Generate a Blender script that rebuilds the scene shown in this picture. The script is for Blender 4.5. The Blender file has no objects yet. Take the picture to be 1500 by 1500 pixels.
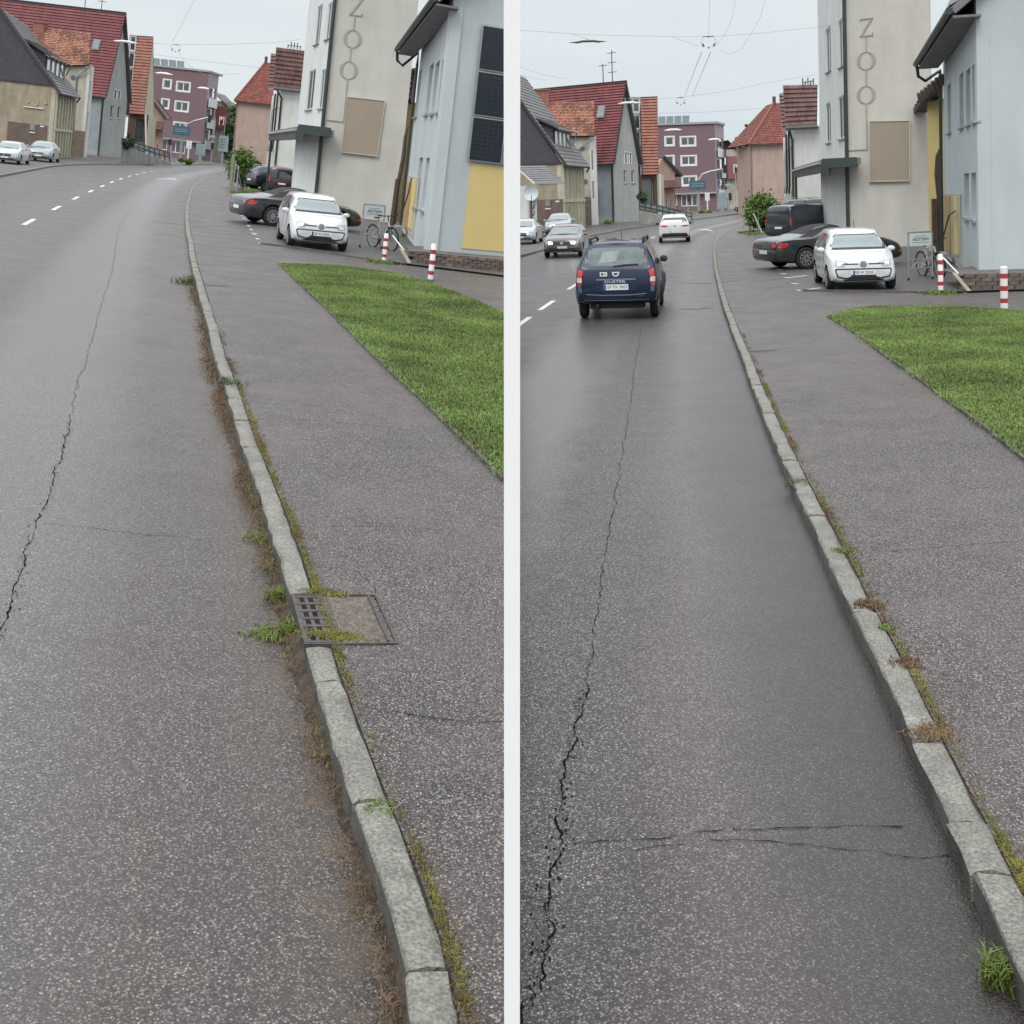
import bpy, bmesh, math, random
import numpy as np
from mathutils import Vector, Matrix
from mathutils.bvhtree import BVHTree
R=math.radians
random.seed(7); rng=np.random.default_rng(7)
sc=bpy.context.scene; COL=sc.collection
# ---------------------------------------------------------------- camera, sky, sun, exposure
F=1700.0; PXC=750.0; PYC=396.5; CAMH=2.6; PITCH=R(3.4)
cd=bpy.data.cameras.new('camera'); cam=bpy.data.objects.new('camera',cd); COL.objects.link(cam); sc.camera=cam
cd.sensor_width=36; cd.lens=36*F/1500; cd.shift_y=(PYC-750)/1500; cd.clip_start=.05; cd.clip_end=3000
cam.location=(0,0,CAMH); cam.rotation_euler=(math.pi/2-PITCH,0,0)
W=bpy.data.worlds.new('World'); sc.world=W; W.use_nodes=True
nt=W.node_tree; nt.nodes.clear()
def wn(t,**k):
    n=nt.nodes.new(t)
    for a,b in k.items(): setattr(n,a,b)
    return n
out=wn('ShaderNodeOutputWorld'); bg=wn('ShaderNodeBackground'); sky=wn('ShaderNodeTexSky')
sky.sky_type='NISHITA'; sky.sun_disc=False; sky.sun_elevation=R(50); sky.sun_rotation=R(200); sky.dust_density=4; sky.air_density=1
tc=wn('ShaderNodeTexCoord'); sep=wn('ShaderNodeSeparateXYZ'); nt.links.new(tc.outputs['Generated'],sep.inputs[0])
# overcast cloud deck: brighter towards the zenith, faint cloud structure
rampz=wn('ShaderNodeValToRGB'); nt.links.new(sep.outputs['Z'],rampz.inputs[0])
rampz.color_ramp.elements[0].position=0.0; rampz.color_ramp.elements[0].color=(8.0,8.7,8.8,1)
rampz.color_ramp.elements[1].position=1.0; rampz.color_ramp.elements[1].color=(24.5,24.8,25.0,1)
e=rampz.color_ramp.elements.new(0.55); e.color=(15.5,16.0,16.4,1)
e=rampz.color_ramp.elements.new(0.22); e.color=(7.9,8.4,8.65,1)
nz=wn('ShaderNodeTexNoise'); nz.inputs['Scale'].default_value=2.2; nz.inputs['Detail'].default_value=5; nz.inputs['Roughness'].default_value=.5
mp=wn('ShaderNodeMapping'); mp.inputs['Scale'].default_value=(1,1,3.5); nt.links.new(tc.outputs['Generated'],mp.inputs[0]); nt.links.new(mp.outputs[0],nz.inputs['Vector'])
cr=wn('ShaderNodeValToRGB'); cr.color_ramp.elements[0].position=.3; cr.color_ramp.elements[0].color=(.86,.9,.95,1); cr.color_ramp.elements[1].position=.7; cr.color_ramp.elements[1].color=(1.06,1.05,1.04,1)
nt.links.new(nz.outputs[0],cr.inputs[0])
mul=wn('ShaderNodeMixRGB',blend_type='MULTIPLY'); mul.inputs[0].default_value=1; nt.links.new(rampz.outputs[0],mul.inputs[1]); nt.links.new(cr.outputs[0],mul.inputs[2])
mx=wn('ShaderNodeMixRGB'); mx.inputs[0].default_value=.93; nt.links.new(sky.outputs[0],mx.inputs[1]); nt.links.new(mul.outputs[0],mx.inputs[2])
nt.links.new(mx.outputs[0],bg.inputs[0]); bg.inputs[1].default_value=.1; nt.links.new(bg.outputs[0],out.inputs[0])
sd=bpy.data.lights.new('sun','SUN'); sun=bpy.data.objects.new('sun',sd); COL.objects.link(sun)
sd.energy=1.3; sd.angle=R(25); sd.color=(1,.97,.93); sun.rotation_euler=(R(40),0,R(-20)); sun['kind']='helper'
sc.view_settings.view_transform='Standard'; sc.view_settings.look='None'; sc.view_settings.exposure=0.0; sc.view_settings.gamma=1
sc.view_settings.use_curve_mapping=False
# ---------------------------------------------------------------- materials
MATS={}
def srgb(r,g,b):
    f=lambda c:(c/255/12.92) if c<=10 else ((c/255+.055)/1.055)**2.4
    return (f(r),f(g),f(b))
def mat(name,col,rough=.7,var=.12,scale=6,bump=0,metal=0,coat=0,spec=.5,emit=None,tile=None,streak=0,fine=0,bscale=None,alpha=None):
    """procedural surface: base colour varied by noise, optional per-tile variation (uv), vertical dirt streaks and bump"""
    if name in MATS: return MATS[name]
    m=bpy.data.materials.new(name); m.use_nodes=True; t=m.node_tree; N=t.nodes; Lk=t.links
    b=N['Principled BSDF']; b.inputs['Roughness'].default_value=rough; b.inputs['Metallic'].default_value=metal
    b.inputs['Coat Weight'].default_value=coat; b.inputs['Coat Roughness'].default_value=.06; b.inputs['Specular IOR Level'].default_value=spec
    c4=(*col,1)
    tcn=N.new('ShaderNodeTexCoord')
    src=None
    n=N.new('ShaderNodeTexNoise'); n.inputs['Scale'].default_value=scale; n.inputs['Detail'].default_value=8; n.inputs['Roughness'].default_value=.62
    Lk.new(tcn.outputs['Object'],n.inputs['Vector'])
    r=N.new('ShaderNodeValToRGB'); r.color_ramp.elements[0].position=.3; r.color_ramp.elements[1].position=.7
    r.color_ramp.elements[0].color=(*[x*(1-var) for x in col],1); r.color_ramp.elements[1].color=(*[min(1,x*(1+var)) for x in col],1)
    Lk.new(n.outputs[0],r.inputs[0]); src=r.outputs[0]
    if tile:   # tile=(nu,nv,list of colours)
        sepu=N.new('ShaderNodeVectorMath'); sepu.operation='MULTIPLY'; sepu.inputs[1].default_value=(tile[0],tile[1],1); Lk.new(tcn.outputs['UV'],sepu.inputs[0])
        fl=N.new('ShaderNodeVectorMath'); fl.operation='FLOOR'; Lk.new(sepu.outputs[0],fl.inputs[0])
        w=N.new('ShaderNodeTexWhiteNoise'); w.noise_dimensions='2D'; Lk.new(fl.outputs[0],w.inputs['Vector'])
        big=N.new('ShaderNodeTexNoise'); big.inputs['Scale'].default_value=tile[3] if len(tile)>3 else .25; big.noise_dimensions='2D'; Lk.new(fl.outputs[0],big.inputs['Vector'])
        ad=N.new('ShaderNodeMath'); ad.operation='MULTIPLY_ADD'; ad.inputs[1].default_value=.45; Lk.new(w.outputs[0],ad.inputs[0]); Lk.new(big.outputs[0],ad.inputs[2])
        sb=N.new('ShaderNodeMath'); sb.operation='SUBTRACT'; sb.inputs[1].default_value=.22; Lk.new(ad.outputs[0],sb.inputs[0])
        rr=N.new('ShaderNodeValToRGB'); cols=tile[2]
        while len(rr.color_ramp.elements)<len(cols): rr.color_ramp.elements.new(.5)
        for i,cc in enumerate(cols):
            rr.color_ramp.elements[i].position=.3+.4*i/max(1,len(cols)-1); rr.color_ramp.elements[i].color=(*cc,1)
        Lk.new(sb.outputs[0],rr.inputs[0])
        mm=N.new('ShaderNodeMixRGB'); mm.blend_type='MIX'; mm.inputs[0].default_value=.75; Lk.new(src,mm.inputs[1]); Lk.new(rr.outputs[0],mm.inputs[2]); src=mm.outputs[0]
    if streak:
        mpp=N.new('ShaderNodeMapping'); mpp.inputs['Scale'].default_value=(1.1,1.1,.3); Lk.new(tcn.outputs['Object'],mpp.inputs[0])
        s=N.new('ShaderNodeTexNoise'); s.inputs['Scale'].default_value=1.6; s.inputs['Detail'].default_value=7; Lk.new(mpp.outputs[0],s.inputs['Vector'])
        r2=N.new('ShaderNodeValToRGB'); r2.color_ramp.elements[0].position=.35; r2.color_ramp.elements[0].color=(1-streak,1-streak,1-streak*.95,1); r2.color_ramp.elements[1].position=.6; r2.color_ramp.elements[1].color=(1,1,1,1)
        Lk.new(s.outputs[0],r2.inputs[0])
        mm=N.new('ShaderNodeMixRGB'); mm.blend_type='MULTIPLY'; mm.inputs[0].default_value=1; Lk.new(src,mm.inputs[1]); Lk.new(r2.outputs[0],mm.inputs[2]); src=mm.outputs[0]
    if fine:
        f=N.new('ShaderNodeTexNoise'); f.inputs['Scale'].default_value=fine; f.inputs['Detail'].default_value=3; Lk.new(tcn.outputs['Object'],f.inputs['Vector'])
        r3=N.new('ShaderNodeValToRGB'); r3.color_ramp.elements[0].position=.35; r3.color_ramp.elements[0].color=(.62,.62,.62,1); r3.color_ramp.elements[1].position=.65; r3.color_ramp.elements[1].color=(1.25,1.25,1.25,1)
        Lk.new(f.outputs[0],r3.inputs[0])
        mm=N.new('ShaderNodeMixRGB'); mm.blend_type='MULTIPLY'; mm.inputs[0].default_value=1; Lk.new(src,mm.inputs[1]); Lk.new(r3.outputs[0],mm.inputs[2]); src=mm.outputs[0]
    Lk.new(src,b.inputs['Base Color'])
    if bump:
        bn=N.new('ShaderNodeTexNoise'); bn.inputs['Scale'].default_value=bscale or scale*6; bn.inputs['Detail'].default_value=4; Lk.new(tcn.outputs['Object'],bn.inputs['Vector'])
        bp=N.new('ShaderNodeBump'); bp.inputs['Strength'].default_value=bump; bp.inputs['Distance'].default_value=.02; Lk.new(bn.outputs[0],bp.inputs['Height']); Lk.new(bp.outputs[0],b.inputs['Normal'])
    if emit: b.inputs['Emission Color'].default_value=(*emit[0],1); b.inputs['Emission Strength'].default_value=emit[1]
    if alpha: b.inputs['Transmission Weight'].default_value=alpha; b.inputs['IOR'].default_value=1.2
    MATS[name]=m; return m
def asphalt(name,kind):
    """wet aggregate asphalt. uv.x = metres left of the kerb, uv.y = metres along it. kind: 'A','B' roads, 'P' pavement"""
    m=bpy.data.materials.new(name); m.use_nodes=True; t=m.node_tree; N=t.nodes; Lk=t.links; b=N['Principled BSDF']
    tcn=N.new('ShaderNodeTexCoord'); OB=tcn.outputs['Object']
    def noise(sc_,det=4,rg=.6,src=OB,dist=0):
        n=N.new('ShaderNodeTexNoise'); n.inputs['Scale'].default_value=sc_; n.inputs['Detail'].default_value=det; n.inputs['Roughness'].default_value=rg; n.inputs['Distortion'].default_value=dist; Lk.new(src,n.inputs['Vector']); return n.outputs[0]
    def ramp(src,pts):
        r=N.new('ShaderNodeValToRGB'); el=r.color_ramp.elements
        while len(el)<len(pts): el.new(.5)
        for i,(p,c) in enumerate(pts): el[i].position=p; el[i].color=(*c,1) if isinstance(c,tuple) else (c,c,c,1)
        Lk.new(src,r.inputs[0]); return r.outputs[0]
    def mixc(fac,a,bb,mode='MIX'):
        n=N.new('ShaderNodeMixRGB'); n.blend_type=mode
        for k,vv in ((0,fac),(1,a),(2,bb)):
            if isinstance(vv,(int,float)): n.inputs[k].default_value=vv if k==0 else (vv,vv,vv,1)
            elif isinstance(vv,tuple): n.inputs[k].default_value=(*vv,1)
            else: Lk.new(vv,n.inputs[k])
        return n.outputs[0]
    def math_(op,a,bb=None,c=None):
        n=N.new('ShaderNodeMath'); n.operation=op
        for k,vv in enumerate((a,bb,c)):
            if vv is None: continue
            if isinstance(vv,(int,float)): n.inputs[k].default_value=vv
            else: Lk.new(vv,n.inputs[k])
        return n.outputs[0]
    tint=(.132,.126,.119) if kind!='P' else (.152,.134,.127)
    base=ramp(noise(.55,6),[(.3,tuple(x*.82 for x in tint)),(.55,tint),(.75,tuple(x*1.18 for x in tint))])
    base=mixc(.45,base,ramp(noise(3.2,5,.7),[(.3,tuple(x*.75 for x in tint)),(.7,(tint[0]*1.3,tint[1]*1.22,tint[2]*1.15))]))
    # stone chips: two voronoi sizes, every chip its own tone
    def chips(scl,lo,hi):
        v=N.new('ShaderNodeTexVoronoi'); v.inputs['Scale'].default_value=scl; Lk.new(OB,v.inputs['Vector'])
        w=N.new('ShaderNodeTexWhiteNoise'); w.noise_dimensions='3D'; Lk.new(v.outputs['Color'],w.inputs['Vector'])
        return ramp(w.outputs[0],[(0,lo*.7),(.35,.6),(.66,1.15),(.86,1.75),(.96,hi*.68),(1,hi*.85)]), v.outputs['Distance']
    c1,d1=chips(105,.3,3.0); c2,d2=chips(210,.35,2.6)
    base=mixc(1,base,c1,'MULTIPLY'); base=mixc(.8,base,c2,'MULTIPLY')
    # tar gaps between the chips
    base=mixc(ramp(d1,[(.30,0.0),(.65,.85)]),base,(.022,.020,.019))
    rough=ramp(noise(1.3,5),[(.3,.36),(.7,.56)])
    if kind in 'AB':
        sx=N.new('ShaderNodeSeparateXYZ'); Lk.new(tcn.outputs['UV'],sx.inputs[0]); lat=sx.outputs[0]
        wob=math_('MULTIPLY_ADD',noise(.35,3),.5,lat); wob=math_('SUBTRACT',wob,.25)
        wob2=math_('MULTIPLY_ADD',noise(2.5,4),.35,wob); wob2=math_('SUBTRACT',wob2,.17)
        x=math_('DIVIDE',wob2,12.0)
        P=lambda m_: max(0,min(1,m_/12.0))
        if kind=='B':
            # polished wheel tracks, darker washed gutter strip
            wet=ramp(x,[(P(0),.42),(P(.5),.45),(P(.95),.35),(P(1.25),.12),(P(1.9),.1),(P(2.35),.85),(P(3.0),.9),(P(3.5),.18),(P(5.6),.45),(P(7.2),.2)])
            dk=ramp(x,[(P(0),.24),(P(.30),.34),(P(.6),.52),(P(.9),1.0),(1,1.0)])
        else:
            wet=ramp(x,[(P(0),.1),(P(.8),.2),(P(1.5),.9),(P(2.2),.92),(P(2.9),.2),(P(4.6),.35),(P(6.0),.2)])
            dk=ramp(x,[(P(0),.95),(P(.6),1.0),(1,1.0)])
        base=mixc(1,base,dk,'MULTIPLY')
        brown=ramp(x,[(P(0),.75 if kind=='A' else .05),(P(.22),.45 if kind=='A' else .02),(P(.5),0.0),(1,0.0)])
        brown=mixc(1,brown,ramp(noise(5,5,.7),[(.38,0.0),(.6,1.0)]),'MULTIPLY')
        base=mixc(brown,base,(.105,.07,.048))
        rust=ramp(x,[(P(0),.12),(P(1.0),.30),(P(1.6),.05),(P(3.3),.28),(P(4.2),.05),(1,0.05)])
        base=mixc(rust,base,(.12,.092,.074))
        rough=mixc(wet,rough,.27)
        spec=math_('MULTIPLY_ADD',wet,.3,.22)
        Lk.new(spec,b.inputs['Specular IOR Level'])
        b.inputs['Coat Weight'].default_value=0
        Lk.new(math_('MULTIPLY_ADD',wet,.5,.10),b.inputs['Coat Weight']); b.inputs['Coat Roughness'].default_value=.27
    else:
        b.inputs['Specular IOR Level'].default_value=.28
        base=mixc(ramp(noise(.8,6,.7),[(.45,0.0),(.7,.45)]),base,(.13,.105,.095)); b.inputs['Coat Weight'].default_value=.08; b.inputs['Coat Roughness'].default_value=.35
    Lk.new(base,b.inputs['Base Color']); Lk.new(rough,b.inputs['Roughness'])
    bp=N.new('ShaderNodeBump'); bp.inputs['Strength'].default_value=.8; bp.inputs['Distance'].default_value=.005
    Lk.new(math_('MULTIPLY_ADD',noise(140,2),.6,d1),bp.inputs['Height']); bp.invert=True; Lk.new(bp.outputs[0],b.inputs['Normal'])
    MATS[name]=m; return m
def glassm(name,col,rough=.07): return mat(name,col,rough,var=.25,scale=.9,coat=1,spec=.8)
# ---------------------------------------------------------------- mesh builder
class MB:
    def __init__(s): s.v=[];s.f=[];s.m=[];s.uv={}
    def vt(s,p): s.v.append(tuple(p)); return len(s.v)-1
    def face(s,pts,mi=0,uv=None):
        ix=[s.vt(p) for p in pts]; s.f.append(ix); s.m.append(mi)
        if uv: s.uv[len(s.f)-1]=uv
        return s
    def box(s,c,size,rz=0,mi=0,ax=None):
        """box centred at c; ax=(X,Y,Z) unit axes or rz"""
        c=Vector(c); hx,hy,hz=[d/2 for d in size]
        if ax is None: X=Vector((math.cos(rz),math.sin(rz),0));Y=Vector((-math.sin(rz),math.cos(rz),0));Z=Vector((0,0,1))
        else: X,Y,Z=ax
        o=len(s.v)
        for sx in(-1,1):
            for sy in(-1,1):
                for sz in(-1,1): s.v.append(tuple(c+X*hx*sx+Y*hy*sy+Z*hz*sz))
        for q in ((0,1,3,2),(4,6,7,5),(0,4,5,1),(2,3,7,6),(0,2,6,4),(1,5,7,3)):
            s.f.append([o+i for i in q]); s.m.append(mi)
        return s
    def bar(s,a,b,w,h=None,mi=0,up=Vector((0,0,1))):
        a=Vector(a);b=Vector(b);d=b-a;L=d.length
        if L<1e-6: return s
        X=d/L; Y=up.cross(X)
        if Y.length<1e-3: Y=Vector((0,1,0)).cross(X)
        Y.normalize(); Z=X.cross(Y); return s.box((a+b)/2,(L,w,h or w),ax=(X,Y,Z),mi=mi)
    def prism(s,pts,vec,mi=0,mis=None):
        """extrude polygon pts by vec"""
        pts=[Vector(p) for p in pts]; vec=Vector(vec); n=len(pts); o=len(s.v)
        for p in pts: s.v.append(tuple(p))
        for p in pts: s.v.append(tuple(p+vec))
        s.f.append([o+i for i in range(n)][::-1]); s.m.append(mi)
        s.f.append([o+n+i for i in range(n)]); s.m.append(mi)
        for i in range(n):
            j=(i+1)%n; s.f.append([o+i,o+j,o+n+j,o+n+i]); s.m.append(mi if mis is None else mis)
        return s
    def tube(s,pts,r,n=8,mi=0,cap=True,rs=None):
        pts=[Vector(p) for p in pts]; k=len(pts); o=len(s.v); prev=None
        for i,p in enumerate(pts):
            d=(pts[min(i+1,k-1)]-pts[max(i-1,0)]).normalized()
            a=(prev-d*prev.dot(d)) if prev is not None else (Vector((0,0,1)) if abs(d.z)<.9 else Vector((1,0,0))); a=(a-d*a.dot(d)).normalized(); prev=a; c=d.cross(a)
            rr=rs[i] if rs else r
            for j in range(n):
                t=2*math.pi*j/n; s.v.append(tuple(p+(a*math.cos(t)+c*math.sin(t))*rr))
        for i in range(k-1):
            for j in range(n):
                j2=(j+1)%n; s.f.append([o+i*n+j,o+i*n+j2,o+(i+1)*n+j2,o+(i+1)*n+j]); s.m.append(mi)
        if cap:
            s.f.append([o+j for j in range(n)][::-1]); s.m.append(mi); s.f.append([o+(k-1)*n+j for j in range(n)]); s.m.append(mi)
        return s
    def lathe(s,prof,c,axis,n=20,mi=0):
        """prof: list (r,h) about axis through c"""
        c=Vector(c); A=Vector(axis).normalized(); U=A.orthogonal().normalized(); V=A.cross(U); o=len(s.v)
        for (r,h) in prof:
            for j in range(n):
                t=2*math.pi*j/n; s.v.append(tuple(c+A*h+(U*math.cos(t)+V*math.sin(t))*r))
        for i in range(len(prof)-1):
            for j in range(n):
                j2=(j+1)%n; s.f.append([o+i*n+j,o+i*n+j2,o+(i+1)*n+j2,o+(i+1)*n+j]); s.m.append(mi)
        s.f.append([o+j for j in range(n)][::-1]); s.m.append(mi)
        k=len(prof)-1; s.f.append([o+k*n+j for j in range(n)]); s.m.append(mi)
        return s
    def mesh(s,name,mats,org=Vector((0,0,0)),rot=None,smooth=False):
        me=bpy.data.meshes.new(name)
        V=[Vector(p)-org for p in s.v]
        if rot is not None: V=[rot@p for p in V]
        me.from_pydata([tuple(p) for p in V],[],s.f)
        for m in (mats if isinstance(mats,(list,tuple)) else [mats]): me.materials.append(m)
        me.polygons.foreach_set('material_index',s.m)
        if s.uv:
            uvl=me.uv_layers.new(name='UVMap')
            for fi,uv in s.uv.items():
                p=me.polygons[fi]
                for k,li in enumerate(p.loop_indices): uvl.data[li].uv=uv[k]
        bm=bmesh.new(); bm.from_mesh(me)
        bmesh.ops.remove_doubles(bm,verts=bm.verts,dist=1e-5); bmesh.ops.recalc_face_normals(bm,faces=bm.faces); bm.to_mesh(me); bm.free()
        if smooth:
            me.polygons.foreach_set('use_smooth',[True]*len(me.polygons))
            if smooth!=True: me.set_sharp_from_angle(angle=R(smooth))
        me.update(); return me
def link(o,parent=None,**props):
    COL.objects.link(o)
    if parent is not None: o.parent=parent
    for k,v in props.items():
        if v: o[k]=v
    return o
# ---------------------------------------------------------------- a street: its own frame set about the place where the photographer stood
class Street:
    def __init__(s,key,roll,pitch,side):
        s.key=key; s.side=side
        M3=(Matrix.Rotation(R(pitch),3,'X')@Matrix.Rotation(R(roll),3,'Y'))
        s.M3=M3; s.M4=Matrix.Translation((0,0,CAMH))@M3.to_4x4()@Matrix.Translation((0,0,-CAMH))
        s.Ci=Matrix.Rotation(-PITCH,3,'X')   # camera-level -> world
        s.T=M3.transposed()
    def ray(s,px,py):
        d=s.Ci@Vector(((px-PXC)/F,1,(PYC-py)/F)); return s.T@d
    def G(s,px,py,z=0.0):
        d=s.ray(px,py); t=(z-CAMH)/d.z; return Vector((d.x*t,d.y*t,z))
    def at(s,px,py,dep):
        d=s.ray(px,py); t=dep/d.y; return Vector((d.x*t,dep,CAMH+d.z*t))
    def hit(s,P,Q,px,py,off=0.0):
        """point where the sight line meets the vertical plane through P,Q moved back by off metres"""
        u=Vector((Q.x-P.x,Q.y-P.y,0)).normalized(); n=Vector((-u.y,u.x,0))
        if n.y<0: n=-n
        d=s.ray(px,py); o=Vector((0,0,CAMH)); t=((P+n*off)-o).dot(n)/d.dot(n); return o+d*t
    def proj(s,p):
        w=s.Ci.transposed()@(s.M3@(Vector(p)-Vector((0,0,CAMH)))); return PXC+F*w.x/w.y, PYC-F*w.z/w.y
    def zfor(s,pt,py):
        """height above ground point pt whose picture row is py"""
        lo,hi=-5.0,60.0
        for _ in range(50):
            m=(lo+hi)/2
            if s.proj((pt.x,pt.y,m))[1]>py: lo=m
            else: hi=m
        return (lo+hi)/2
    def thing(s,name,label,cat,org=(0,0,0),rz=0,group=None):
        o=bpy.data.objects.new(name,None); o.empty_display_size=.2; link(o,label=label,category=cat,group=group)
        o.matrix_world=s.M4@Matrix.Translation(org)@Matrix.Rotation(rz,4,'Z')
        INFO[o.name]=(Vector(org),rz); return o
    def part(s,mb,name,mats,parent,root=None,smooth=False,**pr):
        root=root or parent
        org,rz=INFO[root.name]
        me=mb.mesh(name,mats,org,Matrix.Rotation(-rz,3,'Z') if rz else None,smooth)
        o=bpy.data.objects.new(name,me); link(o,parent,**pr); INFO[o.name]=(org,rz); return o
    def single(s,mb,name,mats,label=None,cat=None,kind=None,group=None,org=(0,0,0),smooth=False):
        me=mb.mesh(name,mats,Vector(org),None,smooth); o=bpy.data.objects.new(name,me)
        link(o,label=label,category=cat,kind=kind,group=group); o.matrix_world=s.M4@Matrix.Translation(org); INFO[o.name]=(Vector(org),0); return o
INFO={}
def copy_tree(o,parent=None):
    c=o.copy(); COL.objects.link(c); c.parent=parent
    if parent is None: pass
    for ch in list(o.children): copy_tree(ch,c)
    return c
SA=Street('A',6.4,1.0,-1); SB=Street('B',-2.0,0.0,1)
# ---------------------------------------------------------------- common materials
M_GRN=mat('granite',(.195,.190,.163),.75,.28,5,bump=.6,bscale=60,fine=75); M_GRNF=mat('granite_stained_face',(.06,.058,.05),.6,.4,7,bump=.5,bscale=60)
M_SILT=mat('gutter_silt',(.06,.043,.03),.95,.45,9,bump=.8,bscale=70,fine=50)
M_MORT=mat('joint_dirt',(.05,.045,.035),.95,.3,8)
M_EDGE=mat('old_concrete_edging',(.10,.095,.08),.9,.3,7,bump=.4)
M_PAINT=mat('road_paint',(.62,.62,.6),.6,.25,14,fine=40)
M_CRACK=mat('crack_dirt',(.010,.0095,.009),.95,.3,20,spec=0)
M_FORE=mat('forecourt_asphalt',(.085,.082,.082),.5,.2,.7,bump=.4,bscale=90,fine=110)
M_SOIL=mat('lawn_soil',(.045,.07,.018),.95,.3,3)
M_GRASS=mat('grass_blades',(.15,.222,.06),.65,.55,.8,spec=.25)
M_YELB=mat('yellowed_blades',(.27,.25,.11),.8,.3,4,spec=.2)
M_DRY=mat('dry_weeds',(.135,.09,.052),.9,.55,11,spec=.2)
M_MOSS=mat('moss',(.16,.15,.035),.95,.5,12,spec=.2)
M_WEED=mat('weed_leaves',(.125,.175,.035),.6,.4,9,spec=.3)
M_IRON=mat('cast_iron',(.075,.066,.062),.65,.4,12,metal=.2)
AS={'A':asphalt('wet_asphalt_littered','A'),'B':asphalt('wet_asphalt_washed','B'),'P':asphalt('pavement_asphalt','P')}
KH=.11; UP_=Vector((0,0,1))
DT={
'A':dict(
 kerb=[(612,1474),(603,1427),(586,1365),(564,1306),(546,1231),(519,1180),(505,1134),(480,1060),(462.8,1005),(443.7,937.6),(426,873),(418.8,838),(402.7,788),(388,744),(373,700),(350.7,640),(332,573),(316,528),(306.7,485),(297,450.7),(289,418.7),(280,384),(276,357),(272,330.7),(272,306.7),(276,288),(281,274.7),(289,266.7),(300,260.5),(318,255)],
 joints=[1427,1180,1005,937.6,880,744,656,612,581,530,501,484,467,453,443,427,416],gap=(880,937.6),
 lawn=[(412,388.6),(439,416),(480,454),(521,495),(568,541.6),(614,582.6),(660,627),(740,706),(800,775),(880,760),(880,560),(737,462),(685,438),(628,416),(576,402),(494,391)],edge=8,
 fore=[(381,357.5),(439,364),(490,373),(543,381),(573,386),(737,405.5),(800,414),(800,300),(380,262),(345,268),(337,283),(340,300)],
 lk=[(-60,272),(25,255),(55,249),(84,244),(130,241.6),(177,241.6),(262,242.3),(330,240)],
 lkr=[(330,236),(-60,215)],
 dash=[(42.7,324.8,24),(83,304.5,17),(111,290,13),(133,280,11),(150,272.5,9),(164,266.7,8),(177,262,7),(190,258,7),(201,255.3,6),(212,253,6),(223,251,5)],
 cr=[([(-8,965),(4,925),(20,872),(26,849),(36,812),(52,764),(67,738),(84.5,682),(103,615)],.015,0),([(103,615),(113,568),(127,523),(148,448),(164,395),(175,333),(190,308)],.010,0),([(62,768),(120,774),(180,780),(240,786),(300,792)],.012,0),
     ([(377,615),(450,616),(530,622),(612,631)],.008,KH),([(455,773),(520,771),(600,773),(650,778)],.007,KH),([(512,832),(535,845),(547,865),(548,880)],.008,KH),([(545,1040),(600,1047),(660,1055),(740,1059)],.010,KH),([(224,324),(262,329)],.05,0),([(281,331),(305,333)],.05,KH),([(300,417.5),(334,419.5)],.06,KH)]),
'B':dict(
 kerb=[(1495,1430),(1474,1381),(1436,1298),(1388,1190),(1335,1083),(1301.6,1000),(1289,972),(1248,895),(1213,814),(1187,757),(1166,716),(1147,674),(1128,630),(1100,558),(1083.6,513),(1069.6,476),(1058,443),(1051,415),(1046,392),(1044.5,373),(1045,357),(1051,346.5),(1058,341),(1070,335.5),(1086,331)],
 joints=[1298,1182,1083,972,895,814,757,716,674,630,604,585,562,545,530,513,500,489,476],gap=None,
 lawn=[(1214,465),(1252,488),(1303,526),(1353,561),(1404,599),(1455,637),(1520,689),(1600,700),(1600,470),(1474,456),(1404,452),(1277,451.5)],edge=7,
 fore=[(1173.5,426.5),(1260,427.5),(1366,429),(1391,430),(1465,427.5),(1620,424),(1620,345),(1140,322),(1103,330),(1122,360)],
 lk=[(700,393),(764,377),(793,368.7),(860,347.7),(890,342),(913,337),(939,333.7),(1007,324),(1091,312.5)],
 lkr=[(1150,300),(900,305),(700,320)],
 dash=[(764,473,0),(801,447,0),(840,419,0),(956.5,347.7,0),(975,340,0),(988,334.5,0)],
 cr=[([(768,1500),(785,1440),(800,1370),(806,1300),(822,1215),(832,1130),(845,1060),(856,1000)],.017,0),([(856,1000),(870,930),(890,800),(905,700),(918,620),(930,540),(940,480)],.010,0),
     ([(832,1238),(880,1236),(914,1235),(980,1227),(1048,1218),(1100,1216),(1148,1210),(1240,1212),(1321,1210)],.011,0),([(930,1246),(1000,1238)],.006,0),([(1040,1231),(1100,1232),(1196,1238),(1276,1245),(1356,1261),(1394,1256)],.009,0),
     ([(1145,588),(1210,586),(1290,578)],.008,KH),([(1250,807),(1320,806),(1390,800),(1500,794)],.009,KH),([(998,414.5),(1042,415)],.06,0),([(1056,414),(1083,411)],.06,KH),([(995,452.5),(1022,453),(1040,451)],.05,0),([(1096,515),(1138,513)],.06,KH)])}
def smoothline(P,step=.25):
    """resample a ground polyline through its points"""
    P=[Vector((p.x,p.y,0)) for p in P]
    out=[P[0]]
    for i in range(len(P)-1):
        p0=P[max(i-1,0)];p1=P[i];p2=P[i+1];p3=P[min(i+2,len(P)-1)]
        n=max(1,int((p2-p1).length/step))
        for k in range(1,n+1):
            t=k/n; t1=(p2-p0)*.5; t2=(p3-p1)*.5
            h=((2*t**3-3*t**2+1),(t**3-2*t**2+t),(-2*t**3+3*t**2),(t**3-t**2))
            L_=(p2-p1).length; 
            if t1.length>0: t1=t1.normalized()*L_
            if t2.length>0: t2=t2.normalized()*L_
            out.append(p1*h[0]+t1*h[1]+p2*h[2]+t2*h[3])
    return out
def normals(K):
    N=[]
    for i in range(len(K)):
        d=(K[min(i+1,len(K)-1)]-K[max(i-1,0)]).normalized(); N.append(Vector((-d.y,d.x,0)))  # left of travel
    return N
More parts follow.
